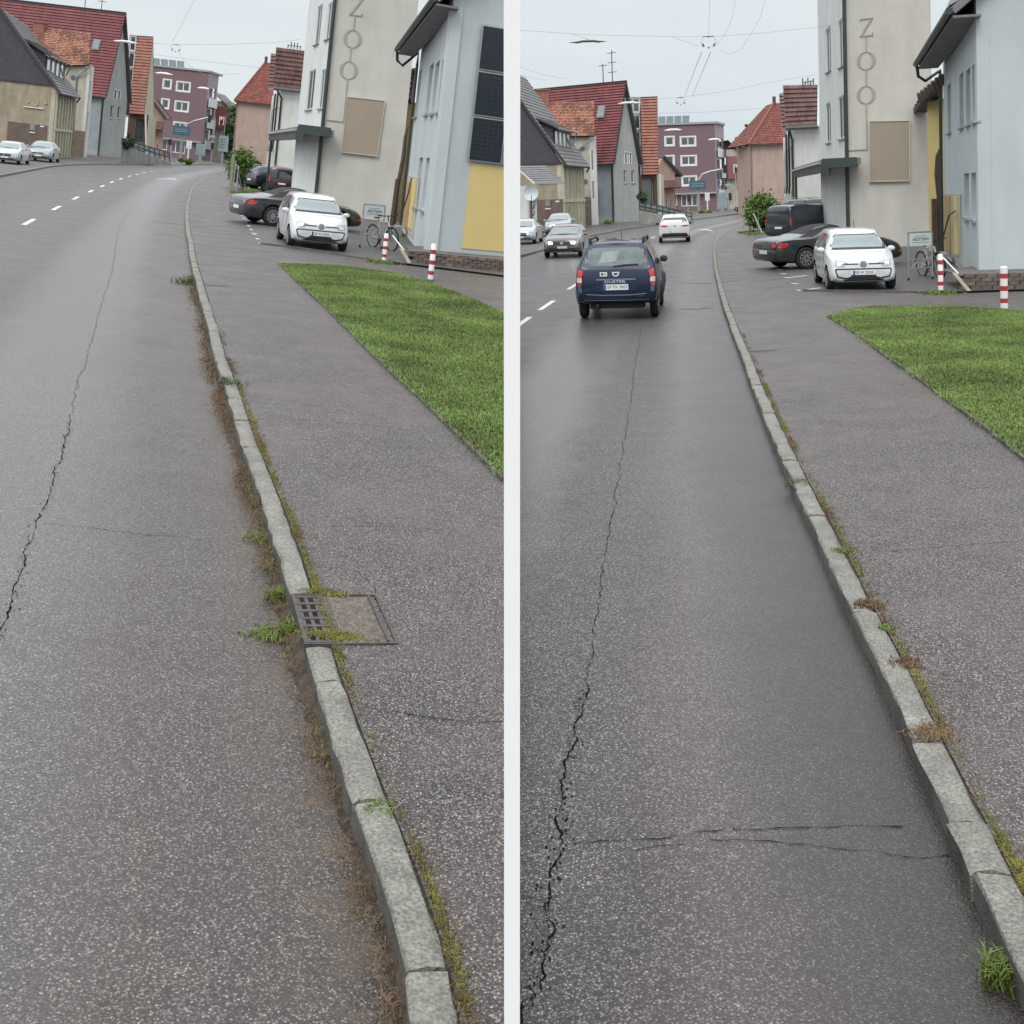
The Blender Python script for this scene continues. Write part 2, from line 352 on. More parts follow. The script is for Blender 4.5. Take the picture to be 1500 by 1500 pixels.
def relax(P,it=2):
    P=[p.copy() for p in P]
    for _ in range(it):
        Q=[P[0]]+[(P[i-1]+P[i]*2+P[i+1])/4 for i in range(1,len(P)-1)]+[P[-1]]; P=Q
    return P
def ribbon(mb,K,N,a,b,z,s0=0):
    """flat band between lateral offsets a and b (left positive)"""
    for i in range(len(K)-1):
        mb.face([K[i]+N[i]*a+Vector((0,0,z)),K[i+1]+N[i+1]*a+Vector((0,0,z)),K[i+1]+N[i+1]*b+Vector((0,0,z)),K[i]+N[i]*b+Vector((0,0,z))])
def inpoly(x,y,poly):
    c=np.zeros(len(x),bool); n=len(poly)
    for i in range(n):
        x1,y1=poly[i][:2];x2,y2=poly[(i+1)%n][:2]
        if y1==y2: continue
        m=((y1>y)!=(y2>y))&(x<(x2-x1)*(y-y1)/(y2-y1)+x1); c^=m
    return c
def blades(pts,h,w,lean,per=3,curl=True):
    """numpy mesh of grass blades: pts (n,3)"""
    n=len(pts)*per; P=np.repeat(pts,per,0)+np.concatenate([rng.normal(0,w*2.5,(n,2)),np.zeros((n,1))],1)
    a=rng.uniform(0,2*np.pi,n); hh=h*rng.uniform(.45,1.25,n); ww=w*rng.uniform(.6,1.3,n)
    dx=np.stack([np.cos(a)*ww,np.sin(a)*ww,np.zeros(n)],1)
    b=rng.uniform(0,2*np.pi,n); l=lean*rng.uniform(.2,1.2,n)*hh
    mid=P+np.stack([np.cos(b)*l*.35,np.sin(b)*l*.35,hh*.6],1); tip=P+np.stack([np.cos(b)*l,np.sin(b)*l,hh*np.clip(1-lean*.35,.15,1)],1)
    V=np.stack([P-dx,P+dx,mid+dx*.7,mid-dx*.7,tip],1).reshape(-1,3)
    return V,n
def blade_mesh(name,V,n,m):
    me=bpy.data.meshes.new(name); me.vertices.add(len(V)); me.vertices.foreach_set('co',V.astype(np.float32).ravel())
    base=np.arange(n)[:,None]*5
    q=(base+np.array([[0,1,2,3]])).ravel(); t=(base+np.array([[3,2,4]])).ravel()
    li=np.concatenate([q,t]); me.loops.add(len(li)); me.loops.foreach_set('vertex_index',li.astype(np.int32))
    st=np.concatenate([np.arange(n)*4,4*n+np.arange(n)*3]); tot=np.concatenate([np.full(n,4),np.full(n,3)])
    me.polygons.add(2*n); me.polygons.foreach_set('loop_start',st.astype(np.int32)); me.polygons.foreach_set('loop_total',tot.astype(np.int32))
    me.materials.append(m)
    if m is M_GRASS:
        me.materials.append(M_YELB); mi=np.where(rng.random(n)<.10,1,0); me.polygons.foreach_set('material_index',np.concatenate([mi,mi]).astype(np.int32))
    me.update(); me.validate(); return me
def stuffmesh(S,me,name,label=None,cat=None,kind='stuff',group=None):
    o=bpy.data.objects.new(name,me); link(o,label=label,category=cat,kind=kind,group=group); o.matrix_world=S.M4; INFO[o.name]=(Vector((0,0,0)),0); return o
SIDE={'A':'in the left street','B':'in the right street'}
def ground(S):
    D=DT[S.key]; far='left' if S.key=='A' else 'right'
    KP=[S.G(x,y,KH) for x,y in D['kerb']]
    d0=(KP[0]-KP[1]).normalized(); d0=Vector((0.0,-1,0))*.5+d0*.5; KP=[KP[0]+d0.normalized()*7]+KP
    dl=(KP[-1]-KP[-2]).normalized(); KP.append(KP[-1]+dl*60)
    K=relax(smoothline(KP,.3),3); N=normals(K); S.K=K; S.N=N
    seg=[0]
    for i in range(1,len(K)): seg.append(seg[-1]+(K[i]-K[i-1]).length)
    S.seg=seg
    # far ground sheet
    g=MB(); n=24
    for i in range(-6,14):
        for j in range(-2,18):
            g.face([(i*40-160,j*40,-.02),(i*40-120,j*40,-.02),(i*40-120,j*40+40,-.02),(i*40-160,j*40+40,-.02)])
    S.single(g,'ground',M_FORE,kind='structure')
    # road with uv = (metres from kerb, metres along)
    r=MB(); lats=[0,.3,.6,1,1.5,2,2.6,3.3,4,5,6.5,8,10,13,17]
    for i in range(len(K)-1):
        for a,b in zip(lats[:-1],lats[1:]):
            P=[K[i]+N[i]*a,K[i+1]+N[i+1]*a,K[i+1]+N[i+1]*b,K[i]+N[i]*b]
            r.face(P,uv=[(a,seg[i]),(a,seg[i+1]),(b,seg[i+1]),(b,seg[i])])
    S.road=S.single(r,'road',AS[S.key],kind='structure',org=(0,0,0))
    # pavement behind the kerb
    back=[k-nn*.136+Vector((0,0,KH)) for k,nn in zip(K,N)]
    pv=MB(); W_=[0,.5,1.2,2.2,4,8,20,60]
    for i in range(len(K)-1):
        X=Vector((1,0,0))
        pass
    endp=back[-1]; pts=back+[Vector((endp.x+120,endp.y+10,KH)),Vector((140,-8,KH)),Vector((back[0].x+2,-8,KH))]
    pv.face(pts); S.pave=S.single(pv,'pavement',AS['P'],kind='structure')
    # forecourt sheet and lawn
    f=MB(); f.face([S.G(x,y,KH)+Vector((0,0,.006)) for x,y in D['fore']]); S.single(f,'forecourt',M_FORE,kind='structure')
    LP=[S.G(x,y,KH) for x,y in D['lawn']]
    lm=MB(); lm.prism([p+Vector((0,0,.002)) for p in LP],(0,0,.03)); S.single(lm,'lawn_ground',M_SOIL,kind='structure')
    poly=[(p.x,p.y) for p in LP]; xs=[p[0] for p in poly]; ys=[p[1] for p in poly]
    n=230000; x=rng.uniform(min(xs),max(xs),n); y=rng.uniform(min(ys),max(ys),n); k=inpoly(x,y,poly)
    # keep denser near the viewer and nothing beyond the dividing slab
    x=x[k];y=y[k]; wx=np.array([ (S.M3@Vector((a,b,-CAMH))).x for a,b in zip(x,y)]) ; kk=(wx*S.side>0); x=x[kk];y=y[kk]
    vis=np.abs(wx[kk]/np.maximum(y,1))<.5; x=x[vis]; y=y[vis]
    if len(x)>60000: x=x[:60000]; y=y[:60000]
    V,nb=blades(np.stack([x,y,np.full(len(x),KH+.03)],1),.045,.0045,.7,3)
    lab='mown green lawn between the pavement and the forecourt '+SIDE[S.key]
    stuffmesh(S,blade_mesh('lawn_grass',V,nb,M_GRASS),'lawn_grass',lab,'grass')
    # rough fringe of longer grass hanging over the border
    e=D['edge']; L2=smoothline(LP[:e],.05); q=np.array([[p.x+rng.normal(.05,.05),p.y+rng.normal(0,.05),KH+.02] for p in L2 for _ in range(5)])
    V,nb=blades(q,.065,.005,1.1,3); stuffmesh(S,blade_mesh('grass_fringe',V,nb,M_GRASS),'grass_fringe','ragged grass hanging over the lawn border '+SIDE[S.key],'grass')
    L3=smoothline([LP[0]]+LP[::-1][:5],.05); q=np.array([[p.x+rng.normal(0,.05),p.y+rng.normal(0,.06),KH+.01] for p in L3 for _ in range(4)])
    V,nb=blades(q,.06,.005,1.1,3); stuffmesh(S,blade_mesh('grass_fringe',V,nb,M_GRASS),'grass_fringe','uneven far fringe of the lawn towards the parked cars '+SIDE[S.key],'grass')
    # border stones of the lawn
    Ls=smoothline(LP[:e],1.0); rt=S.thing('lawn_border','low dark concrete edging along the lawn '+SIDE[S.key],'edging',tuple(LP[0]))
    for a,b in zip(Ls[:-1],Ls[1:]):
        d=(b-a); mb=MB(); nn=Vector((-d.y,d.x,0)).normalized(); h=KH+.035+random.uniform(-.008,.008)
        mb.bar(a+d*.012+Vector((0,0,h/2))-nn*0,b-d*.012+Vector((0,0,h/2)),.055,h); S.part(mb,'edging_stone',M_EDGE,rt)
    # kerb
    kb=MB(); 
    for i in range(len(K)-1):
        P=[K[i]-N[i]*.012,K[i+1]-N[i+1]*.012,K[i+1]-N[i+1]*.142,K[i]-N[i]*.142]
        kb.prism([p+Vector((0,0,-.05)) for p in P],(0,0,KH+.035))
    kerb=S.single(kb,'kerb',M_MORT,kind='structure')
    # joints by arc length
    def arc(py):
        best=None
        for i in range(len(K)):
            yy=S.proj((K[i].x,K[i].y,KH))[1]
            if K[i].y>1 and (best is None or abs(yy-py)<best[0]): best=(abs(yy-py),seg[i])
        return best[1]
    J=[arc(y) for y in D['joints']]; gap=(sorted((arc(D['gap'][0]),arc(D['gap'][1]))) if D['gap'] else None); S.gap=gap
    lo=J[0]; pre=[]
    while lo>0.5: lo-=random.uniform(.75,1.05); pre.append(lo)
    J=pre[::-1]+J
    while J[-1]<seg[-1]-62: J.append(J[-1]+random.uniform(.55,1.05) if J[-1]<60 else J[-1]+random.uniform(1.4,2))
    def on(s_):
        i=int(np.searchsorted(seg,s_))-1; i=max(0,min(i,len(K)-2)); t=(s_-seg[i])/(seg[i+1]-seg[i]); return K[i].lerp(K[i+1],t),N[i].lerp(N[i+1],t).normalized()
    S.on=on
    for a,b in zip(J[:-1],J[1:]):
        if b<=a+.05: continue
        if gap and a>=gap[0]-.05 and b<=gap[1]+.05: continue
        near=a<22; mb=MB(); nu=max(2,int((b-a)*7)) if near else 2; g_=.008 if near else .01
        dz=random.uniform(-.006,.006); dl=random.uniform(-.006,.006)
        rows=[]
        prof=[(0.006,-.10),(0.004,KH-.014),(-.008,KH),(-.065,KH+.003),(-.118,KH),(-.129,KH-.010),(-.129,-.05)]
        for i in range(nu+1):
            s_=a+g_+(b-a-2*g_)*i/nu; k,n_=on(s_); T_=Vector((n_.y,-n_.x,0)); row=[]
            for (l,z) in prof:
                j=.0045 if near else .002
                row.append(k+n_*(l+dl+random.gauss(0,j))+T_*random.gauss(0,j)+Vector((0,0,z+dz+random.gauss(0,j*.6))))
            rows.append(row)
        for i in range(nu):
            for c in range(len(prof)-1): mb.face([rows[i][c],rows[i+1][c],rows[i+1][c+1],rows[i][c+1]])
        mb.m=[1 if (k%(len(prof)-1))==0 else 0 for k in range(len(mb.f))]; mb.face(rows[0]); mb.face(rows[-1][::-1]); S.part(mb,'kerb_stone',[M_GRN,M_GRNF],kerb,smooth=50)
    # far (left-hand) pavement and kerb
    LK=relax(smoothline([S.G(x,y,0) for x,y in D['lk']],1.0),2); LN=normals(LK)
    lkb=MB()
    for i in range(len(LK)-1):
        P=[LK[i],LK[i+1],LK[i+1]+LN[i+1]*.16,LK[i]+LN[i]*.16]; lkb.prism([p+Vector((0,0,-.05)) for p in P],(0,0,.165))
    S.single(lkb,'kerb',M_GRN,kind='structure')
    lp=MB(); q=[p+n_*.15+Vector((0,0,.11)) for p,n_ in zip(LK,LN)]+[Vector((S.G(x,y,.11).x,S.G(x,y,.11).y,.11)) for x,y in D['lkr']]
    a=q[len(LK)-1]
    q=q[:len(LK)]+[Vector((a.x+5,a.y+150,.11)),Vector((a.x-150,a.y+150,.11)),Vector((q[0].x-80,q[0].y+20,.11))]
    lp.face(q); S.single(lp,'pavement',AS['P'],kind='structure')
    # centre line dashes
    for i,d in enumerate(D['dash']):
        c=S.G(d[0],d[1],.005)
        # direction of the road at this point = that of nearest kerb bit
        j=min(range(len(K)),key=lambda j:(K[j]-c).length); 
        jj=min(range(len(LK)),key=lambda j:(LK[j]-c).length)
        t_=Vector((N[j].y,-N[j].x,0)).normalized(); t2=Vector((LN[jj].y,-LN[jj].x,0)); 
        a_=(K[j]-c).length; b_=(LK[jj]-c).length; t_=(t_*b_+t2*a_).normalized() if a_+b_>0 else t_
        nn=Vector((-t_.y,t_.x,0)); L_=1.25; w=.065
        mb=MB(); m_=[]
        for k in range(7): m_.append((c+t_*(L_*(k/3-1)),))
        for k in range(6): mb.face([m_[k][0]-nn*w*random.uniform(.9,1.1),m_[k+1][0]-nn*w*random.uniform(.9,1.1),m_[k+1][0]+nn*w,m_[k][0]+nn*w])
        o=S.part(mb,'lane_dash',M_PAINT,S.road)
    # turn arrow painted far down the lane
    c=S.G(*((196,288) if False else ((1036,337) if S.key=='B' else (243,262))),.005)
    mb=MB(); mb.face([c+Vector(p) for p in ((-.1,-2.5,0),(.1,-2.5,0),(.1,1,0),(-.1,1,0))]); mb.face([c+Vector(p) for p in ((-.5,1,0),(.5,1,0),(0,2.6,0))]); S.part(mb,'lane_arrow',M_PAINT,S.road)
    # cracks
    for pts,w,z in D['cr']:
        wp=[S.G(x,y,z) for x,y in pts]; line=smoothline(wp,.03); mb=MB(); off=0
        Nn=normals(line); L_=[];
        for i,p in enumerate(line):
            off=off*.82+random.gauss(0,(.010 if w>.015 else .006) if w<.03 else .004); ww=w*.23*max(.3,random.gauss(.8,.45)) if w<.03 else w*random.uniform(.8,1.2)
            q=p+Nn[i]*off; L_.append((q+Nn[i]*ww+Vector((0,0,z+.004)),q-Nn[i]*ww+Vector((0,0,z+.004))))
        for i in range(len(L_)-1):
            if w<.03 and random.random()<(.02 if w>.015 else .06): continue
            mb.face([L_[i][0],L_[i+1][0],L_[i+1][1],L_[i][1]])
        # side branches
        if w>=.015:
            for _ in range(200):
                i=random.randrange(1,len(line)-1); p=line[i]+Nn[i]*random.gauss(0,.022)+Vector((random.gauss(0,.01),random.gauss(0,.02),z+.004)); a=random.uniform(0,6.28); r=random.uniform(.002,.0075)
                mb.face([p+Vector((math.cos(a+k*1.57)*r*random.uniform(.5,1.3),math.sin(a+k*1.57)*r*random.uniform(.7,1.8),0)) for k in range(4)])
        if w>.015:
            for _ in range(12):
                i=random.randrange(2,len(line)-2); p=line[i]; a=random.uniform(0,6.28); d=Vector((math.cos(a),math.sin(a),0)); q=p.copy()
                for k in range(random.randint(2,5)):
                    q2=q+d*.03+Vector((random.gauss(0,.012),random.gauss(0,.012),0)); nn=Vector((-d.y,d.x,0))*w*.07
                    mb.face([q+nn+Vector((0,0,z+.004)),q2+nn*.7+Vector((0,0,z+.004)),q2-nn*.7+Vector((0,0,z+.004)),q-nn+Vector((0,0,z+.004))]); q=q2
        S.part(mb,'crack' if w<.03 else 'repair_seam',M_CRACK if w<.03 else M_EDGE,S.road if z==0 else S.pave)
    # debris and moss
    if S.key=='A':
        sm=MB(); pr=None; s_=.3
        while s_<arc(420):
            k,n_=on(s_); hh=.06*max(.15,.6+.5*math.sin(s_*2.1)+random.gauss(0,.25)); wd=.065*max(.3,.8+.4*math.sin(s_*1.3+1)+random.gauss(0,.2)); row=[k+n_*.0+UP_*hh,k+n_*wd*.4+UP_*hh*.7,k+n_*wd+UP_*.001]
            if pr: 
                for c in (0,1): sm.face([pr[c],row[c],row[c+1],pr[c+1]])
            pr=row; s_+=.07
        S.single(sm,'gutter_silt',M_SILT,label='dark silt packed against the kerb of the left street',cat='silt',kind='stuff',smooth=True)
    def litter(name,lat0,lat1,z,s0,s1,n,h,w,lean,m,label,cat,clump=None,per=2):
        pts=[]; cl=[random.uniform(s0,s1) for _ in range(int((s1-s0)*2.2))]
        while len(pts)<n:
            s_=random.choice(cl)+random.gauss(0,.16) if (clump and random.random()<clump) else random.uniform(s0,s1)
            if s_<0.2: continue
            k,n_=on(s_); l=lat0+(lat1-lat0)*abs(random.gauss(0,.42)); p=k+n_*l; pts.append((p.x,p.y,z))
        V,nb=blades(np.array(pts),h,w,lean,per); stuffmesh(S,blade_mesh(name,V,nb,m),name,label,cat)
    sd=SIDE[S.key]
    if S.key=='A':
        s1=arc(480); litter('dry_debris',.02,.14,.03,3,arc(560),3400,.03,.0022,3.2,M_DRY,'brown dead weeds and silt heaped along the kerb of the left street','debris',.75)
        litter('dry_debris',.02,.16,.02,arc(560),arc(400),900,.045,.004,3.0,M_DRY,'thin far trail of brown dead weeds by the kerb of the left street','debris',.8)
        litter('green_weeds',.01,.12,.04,3,arc(700),380,.03,.002,1.6,M_WEED,'sparse green weed shoots among the kerb debris','weeds',.9)
    litter('kerb_moss',-.145,-.19,KH,2,arc(560),3600,.018,.0022,2.2,M_MOSS,'olive moss growing in the joint behind the kerb '+sd,'moss',.8)
    litter('kerb_straw',-.14,-.2,KH,2,arc(480),900,.035,.002,2.8,M_DRY,'dry straw caught behind the kerb stones '+sd,'debris',.9)
def tuft(S,px,py,z,rad,h,n,m,name,label,cat,group=None,w=.004,lean=.9,sq=1.0):
    c=S.G(px,py,z); pts=np.stack([c.x+rng.normal(0,rad,n),c.y+rng.normal(0,rad*sq,n),np.full(n,z)],1)
    V,nb=blades(pts,h,w,lean,3); V=V-np.array([[c.x,c.y,z]]); me=blade_mesh(name,V,nb,m)
    o=bpy.data.objects.new(name,me); link(o,label=label,category=cat,group=group); o.matrix_world=S.M4@Matrix.Translation((c.x,c.y,z)); return o
def ground_bits():
    S=SA
    tuft(S,410,880,0,.03,.09,80,M_WEED,'grass_tuft','small green grass tuft in the gutter just beyond the drain cover','weed')
    tuft(S,428,932,0,.035,.10,100,M_WEED,'grass_tuft','bushy green grass tuft at the near end of the drain, beside the yellow fruit','weed')
    tuft(S,398,930,0,.05,.04,150,M_WEED,'weed_patch','flat mossy weed patch on the road left of the yellow fruit','weed',lean=1.8)
    tuft(S,385,790,0,.06,.05,120,mat('pale_weeds',(.2,.22,.07),.8,.4,9),'weed_patch','pale yellow green weed clump on the gutter debris before the drain','weed',lean=1.6)
    tuft(S,490,932,KH,.085,.02,300,M_MOSS,'moss_cushion','olive moss cushion along the near side of the drain cover','moss',lean=1.8,sq=.28)
    tuft(S,480,869,KH,.07,.02,200,M_MOSS,'moss_cushion','olive moss cushion along the far side of the drain cover','moss',lean=1.8,sq=.28)
    tuft(S,333,545,0,.07,.09,120,mat('grey_weed',(.10,.12,.06),.8,.4,9),'weed_clump','grey green weed leaning over the kerb beside the lawn tip','weed',lean=1.5)
    tuft(S,333,562,KH,.07,.09,60,mat('grey_weed',(.10,.12,.06),.8,.4,9),'weed_clump','withered weed lying across a kerb stone in the left street','weed',lean=1.9)
    tuft(S,284,416,0,.16,.14,140,mat('grey_weed',(.10,.12,.06),.8,.4,9),'weed_clump','distant tall weed clump standing in the left gutter','weed',lean=.8,w=.008)
    tuft(S,552,1184,KH,.03,.02,70,M_WEED,'weed_patch','green shoots in the joint between two near kerb stones','weed',lean=1.7)
    S=SB
    tuft(S,1472,1436,0,.03,.10,90,M_WEED,'grass_tuft','green grass tuft in the gutter at the lower right corner','weed')
    tuft(S,1172,712,KH*.6,.06,.08,130,mat('grey_weed',(.10,.12,.06),.8,.4,9),'weed_clump','dark withered weed sitting in a kerb joint of the right street','weed',lean=1.4)
    tuft(S,1240,806,KH,.04,.02,90,M_WEED,'weed_patch','green weed patch behind the kerb where the pavement crack starts','weed',lean=1.7)
    tuft(S,1275,886,KH,.04,.025,90,M_DRY,'straw_clump','brown straw clump on the kerb stone beyond the bigger orange one','debris',lean=1.9)
    tuft(S,1326,972,KH,.04,.025,90,M_DRY,'straw_clump','pale brown straw clump behind the kerb halfway along the right street','debris',lean=1.9)
    tuft(S,1366,1074,KH,.042,.025,230,mat('orange_straw',(.18,.12,.06),.9,.4,15),'straw_clump','largest orange brown straw clump lying across the near kerb stones','debris',lean=1.9,w=.003)
    tuft(S,1297,920,KH,.02,.02,60,M_WEED,'weed_patch','small bright weed between the kerb and pavement below the straw','weed',lean=1.5)
    tuft(S,1379,430,KH,.22,.1,160,M_WEED,'grass_tuft','green weeds round the foot of the left red and white bollard in the right street','weed',w=.01)
    tuft(SA,561,385,KH,.26,.1,160,M_WEED,'grass_tuft','green weeds round the foot of the farther bollard in the left street','weed',w=.01)
    # yellow fruit
    c=SA.G(408,932,.05); mb=MB(); mb.lathe([(.004,-.034),(.018,-.03),(.03,-.015),(.034,0),(.03,.016),(.018,.029),(.005,.03)],(0,0,0),(.5,.2,1),14)
    o=SA.single(mb,'apple',mat('apple_skin',(.55,.5,.12),.45,.25,8),label='small yellow green windfall apple lying in the gutter weeds',cat='fruit',org=tuple(c),smooth=True)
    # stones, leaves and twig
    def chip(S,px,py,z,r,col,name,label,cat,n=6):
        c=S.G(px,py,z+r*.3); mb=MB(); mb.lathe([(r*.3,-r*.35),(r,-.1*r),(r*.8,r*.25),(r*.2,r*.4)],(0,0,0),(.1,.1,1),n)
        for i,v in enumerate(mb.v): mb.v[i]=(v[0]*random.uniform(.7,1.4),v[1]*random.uniform(.7,1.2),v[2])
        return S.single(mb,name,mat('chip_'+col[0],col[1],.7,.2,9),label=label,cat=cat,org=tuple(c))
    wh=('white',(.6,.6,.58)); gr=('grey',(.35,.34,.3)); dk=('dark',(.03,.03,.03)); yl=('yellow',(.4,.3,.12))
    chip(SA,462,911,KH+.012,.035,wh,'pebble','white pebble lying on the iron drain grate','pebble')
    chip(SA,458,617,KH,.035,yl,'leaf','curled brown leaf on the pavement crack below the lawn','leaf')
    chip(SA,650,1059,KH,.022,wh,'pebble','white chip beside the pavement crack at the left street','pebble')
    chip(SA,388,505,KH,.02,dk,'gum_spot','dark spot on the left pavement beyond the crack','spot')
    chip(SB,1238,590,KH,.02,dk,'gum_spot','darker spot on the right pavement near the lawn','spot')
    chip(SB,1240,608,KH,.022,dk,'gum_spot','dark spot nearer the kerb on the right pavement','spot')
    chip(SB,1352,830,KH,.022,wh,'pebble','white chip on the right pavement below the twig','pebble')
    chip(SB,1173,633,KH,.03,wh,'pebble','white fleck on the right pavement beside the kerb','pebble')
    c=SB.G(1369,795,KH+.012); mb=MB(); mb.tube([(-.06,0,0),(-.02,.01,.008),(.03,0,.006),(.06,-.012,0)],.012,7,rs=[.006,.014,.012,.004])
    SB.single(mb,'twig',mat('twig_bark',(.2,.16,.09),.8,.3,20),label='short pale twig lying on the right pavement by the crack',cat='twig',org=tuple(c))
    # drain with iron grate and cover in the kerb of the left street
    S=SA; q=[S.G(x,y,KH) for x,y in ((429,880),(556,883),(592,928),(443,914))]
    # squared inlet set across the kerb
    a=S.G(436,911,KH); k,n_=S.on(sum(S.gap)/2); T_=Vector((n_.y,-n_.x,0)); L_=S.gap[1]-S.gap[0]-.03; c=k-n_*.0; R_=-n_
    rt=S.thing('drain_inlet','iron street drain with slotted grate and gravel filled cover set into the kerb','drain',(k.x,k.y,KH))
    Wd=(q[1]-q[0]).length; Wd=min(Wd,.62)
    def P(u,v,z=0): return k+R_*u+T_*v+Vector((0,0,KH+z))
    ax=(R_,T_,Vector((0,0,1)))
    mb=MB(); 
    for (u0,u1,v0,v1) in ((.0,Wd,-L_/2,-L_/2+.012),(.0,Wd,L_/2-.012,L_/2),(0,.02,-L_/2+.012,L_/2-.012),(Wd-.012,Wd,-L_/2+.012,L_/2-.012)): mb.box(P((u0+u1)/2,(v0+v1)/2,-.02),(u1-u0,v1-v0,.06),ax=ax)
    mb.box(P(Wd-.05,0,-.016),(.012,L_-.06,.06),ax=ax)
    S.part(mb,'frame',M_IRON,rt)
    mb=MB(); mb.box(P(.33,0,-.022),(Wd-.24,L_-.05,.05),ax=ax); S.part(mb,'cover',mat('gravel_fill',(.15,.125,.10),.9,.4,18,bump=.8,fine=60),rt)
    gw=.155
    for i in range(7):
        mb=MB(); v=-L_/2+.035+i*(L_-.07)/6; mb.box(P(.02+gw/2,v,-.012),(gw,.026,.04),ax=ax); S.part(mb,'grate_bar',M_IRON,rt)
    for i in range(4):
        mb=MB(); mb.box(P(.03+i*gw/3.2,0,-.013),(.02,L_-.05,.036),ax=ax); S.part(mb,'grate_bar',M_IRON,rt)
    mb=MB(); mb.box(P(.1,0,-.10),(.19,L_-.05,.02),ax=ax); S.part(mb,'pit',M_CRACK,rt)
    mb=MB(); mb.box(P(.006,0,-.075),(.008,L_-.01,.1),ax=ax); S.part(mb,'inlet_face',M_CRACK,rt)
ground(SA); ground(SB); ground_bits()
# ---------------------------------------------------------------- building kit
UP=Vector((0,0,1))
def V2(p,z): return Vector((p.x,p.y,z))
class Wall:
    """vertical wall from P to Q (street ground points), outward side towards the viewer"""
    def __init__(s,S,P,Q,z0,z1,th=.3,flip=None):
        s.S=S;s.P=V2(P,0);s.Q=V2(Q,0);s.z0=z0;s.z1=z1;s.th=th
        s.L=(s.Q-s.P).length;s.u=(s.Q-s.P).normalized();s.n=Vector((-s.u.y,s.u.x,0))   # inward candidate
        mid=(s.P+s.Q)/2
        if s.n.dot(mid)<0: s.n=-s.n
        if flip: s.n=-s.n
        s.ops=[]
    def pt(s,u,z,d=0): return s.P+s.u*u+UP*z+s.n*d      # d metres inwards
    def uz(s,px,py):
        h=s.S.hit(s.P,s.Q,px,py); return (h-s.P).dot(s.u),h.z
    def op(s,u0,u1,z0,z1,**k): s.ops.append((max(.03,u0),min(s.L-.03,u1),max(s.z0+.02,z0),min(s.z1-.02,z1),k)); return s
    def oppx(s,x0,y0,x1,y1,**k):
        ua,za=s.uz((x0),(y0+y1)/2); ub,_=s.uz(x1,(y0+y1)/2); xm=(x0+x1)/2
        _,zt=s.uz(xm,y0); _,zb=s.uz(xm,y1); return s.op(min(ua,ub),max(ua,ub),zb,zt,**k)
    def frac(s): return [((a/s.L),(b/s.L),(c-s.z0)/(s.z1-s.z0),(d-s.z0)/(s.z1-s.z0),k) for a,b,c,d,k in s.ops]
    def addfrac(s,fr):
        for a,b,c,d,k in fr: s.op(a*s.L,b*s.L,s.z0+c*(s.z1-s.z0),s.z0+d*(s.z1-s.z0),**k)
        return s
    def build(s,parent,m,name='wall',fm=None,gm=None):
        S=s.S; mb=MB(); us=sorted(set([0,s.L]+[o[0] for o in s.ops]+[o[1] for o in s.ops])); zs=sorted(set([s.z0,s.z1]+[o[2] for o in s.ops]+[o[3] for o in s.ops]))
        for a,b in zip(us[:-1],us[1:]):
            for c,d in zip(zs[:-1],zs[1:]):
                um,zm=(a+b)/2,(c+d)/2
                if any(o[0]<um<o[1] and o[2]<zm<o[3] for o in s.ops): continue
                mb.face([s.pt(a,c),s.pt(b,c),s.pt(b,d),s.pt(a,d)]); mb.face([s.pt(a,c,s.th),s.pt(b,c,s.th),s.pt(b,d,s.th),s.pt(a,d,s.th)])
        for a,b,c,d in [(0,s.L,s.z0,s.z1)]+[o[:4] for o in s.ops]:
            for p,q in (((a,c),(b,c)),((b,c),(b,d)),((b,d),(a,d)),((a,d),(a,c))): mb.face([s.pt(*p),s.pt(*q),s.pt(*q,s.th),s.pt(*p,s.th)])
        w=S.part(mb,name,m,parent)
        for o in s.ops:
            k=o[4]; s.window(w,parent,*o[:4],fm=k.get('fm',fm or M_WFRAME),gm=k.get('gm',gm or M_GLASS),**{a:b for a,b in k.items() if a not in('fm','gm')})
        return w
    def window(s,w,root,a,b,c,d,fm,gm,mull=1,trans=0,fr=.06,rec=.05,sill=True,surround=0,proud=.02,shut=None,name='window',sm=None):
        S=s.S; mb=MB(); fr=min(fr,(b-a)*.16); ax=(s.u,s.n,UP)
        def rect(u0,u1,z0,z1,d0,th,mb=mb): mb.box(s.pt((u0+u1)/2,(z0+z1)/2,d0+th/2),(u1-u0,th,z1-z0),ax=ax)
        rect(a,a+fr,c,d,rec,.06); rect(b-fr,b,c,d,rec,.06); rect(a+fr,b-fr,c,c+fr,rec,.06); rect(a+fr,b-fr,d-fr,d,rec,.06)
        for i in range(1,mull): 
            u=a+(b-a)*i/mull; rect(u-fr*.6,u+fr*.6,c+fr,d-fr,rec,.058)
        for i in range(1,trans+1):
            z=c+(d-c)*i/(trans+1); rect(a+fr,b-fr,z-.02,z+.02,rec,.056)
        win=S.part(mb,name,fm,root)
        mb=MB(); rect(a+fr*.5,b-fr*.5,c+fr*.5,d-fr*.5,rec+.03,.015,mb); S.part(mb,'pane',gm,win,root)
        if surround:
            mb=MB(); g=surround
            rect(a-g,a,c-g,d+g,-proud,proud,mb);rect(b,b+g,c-g,d+g,-proud,proud,mb);rect(a,b,d,d+g,-proud,proud,mb);rect(a,b,c-g,c,-proud,proud,mb)
            S.part(mb,'surround',sm or fm,win,root)
        elif sill:
            mb=MB(); rect(a-.06,b+.06,c-.06,c-.002,-.09,.17,mb); S.part(mb,'sill',sm or M_SILL,win,root)
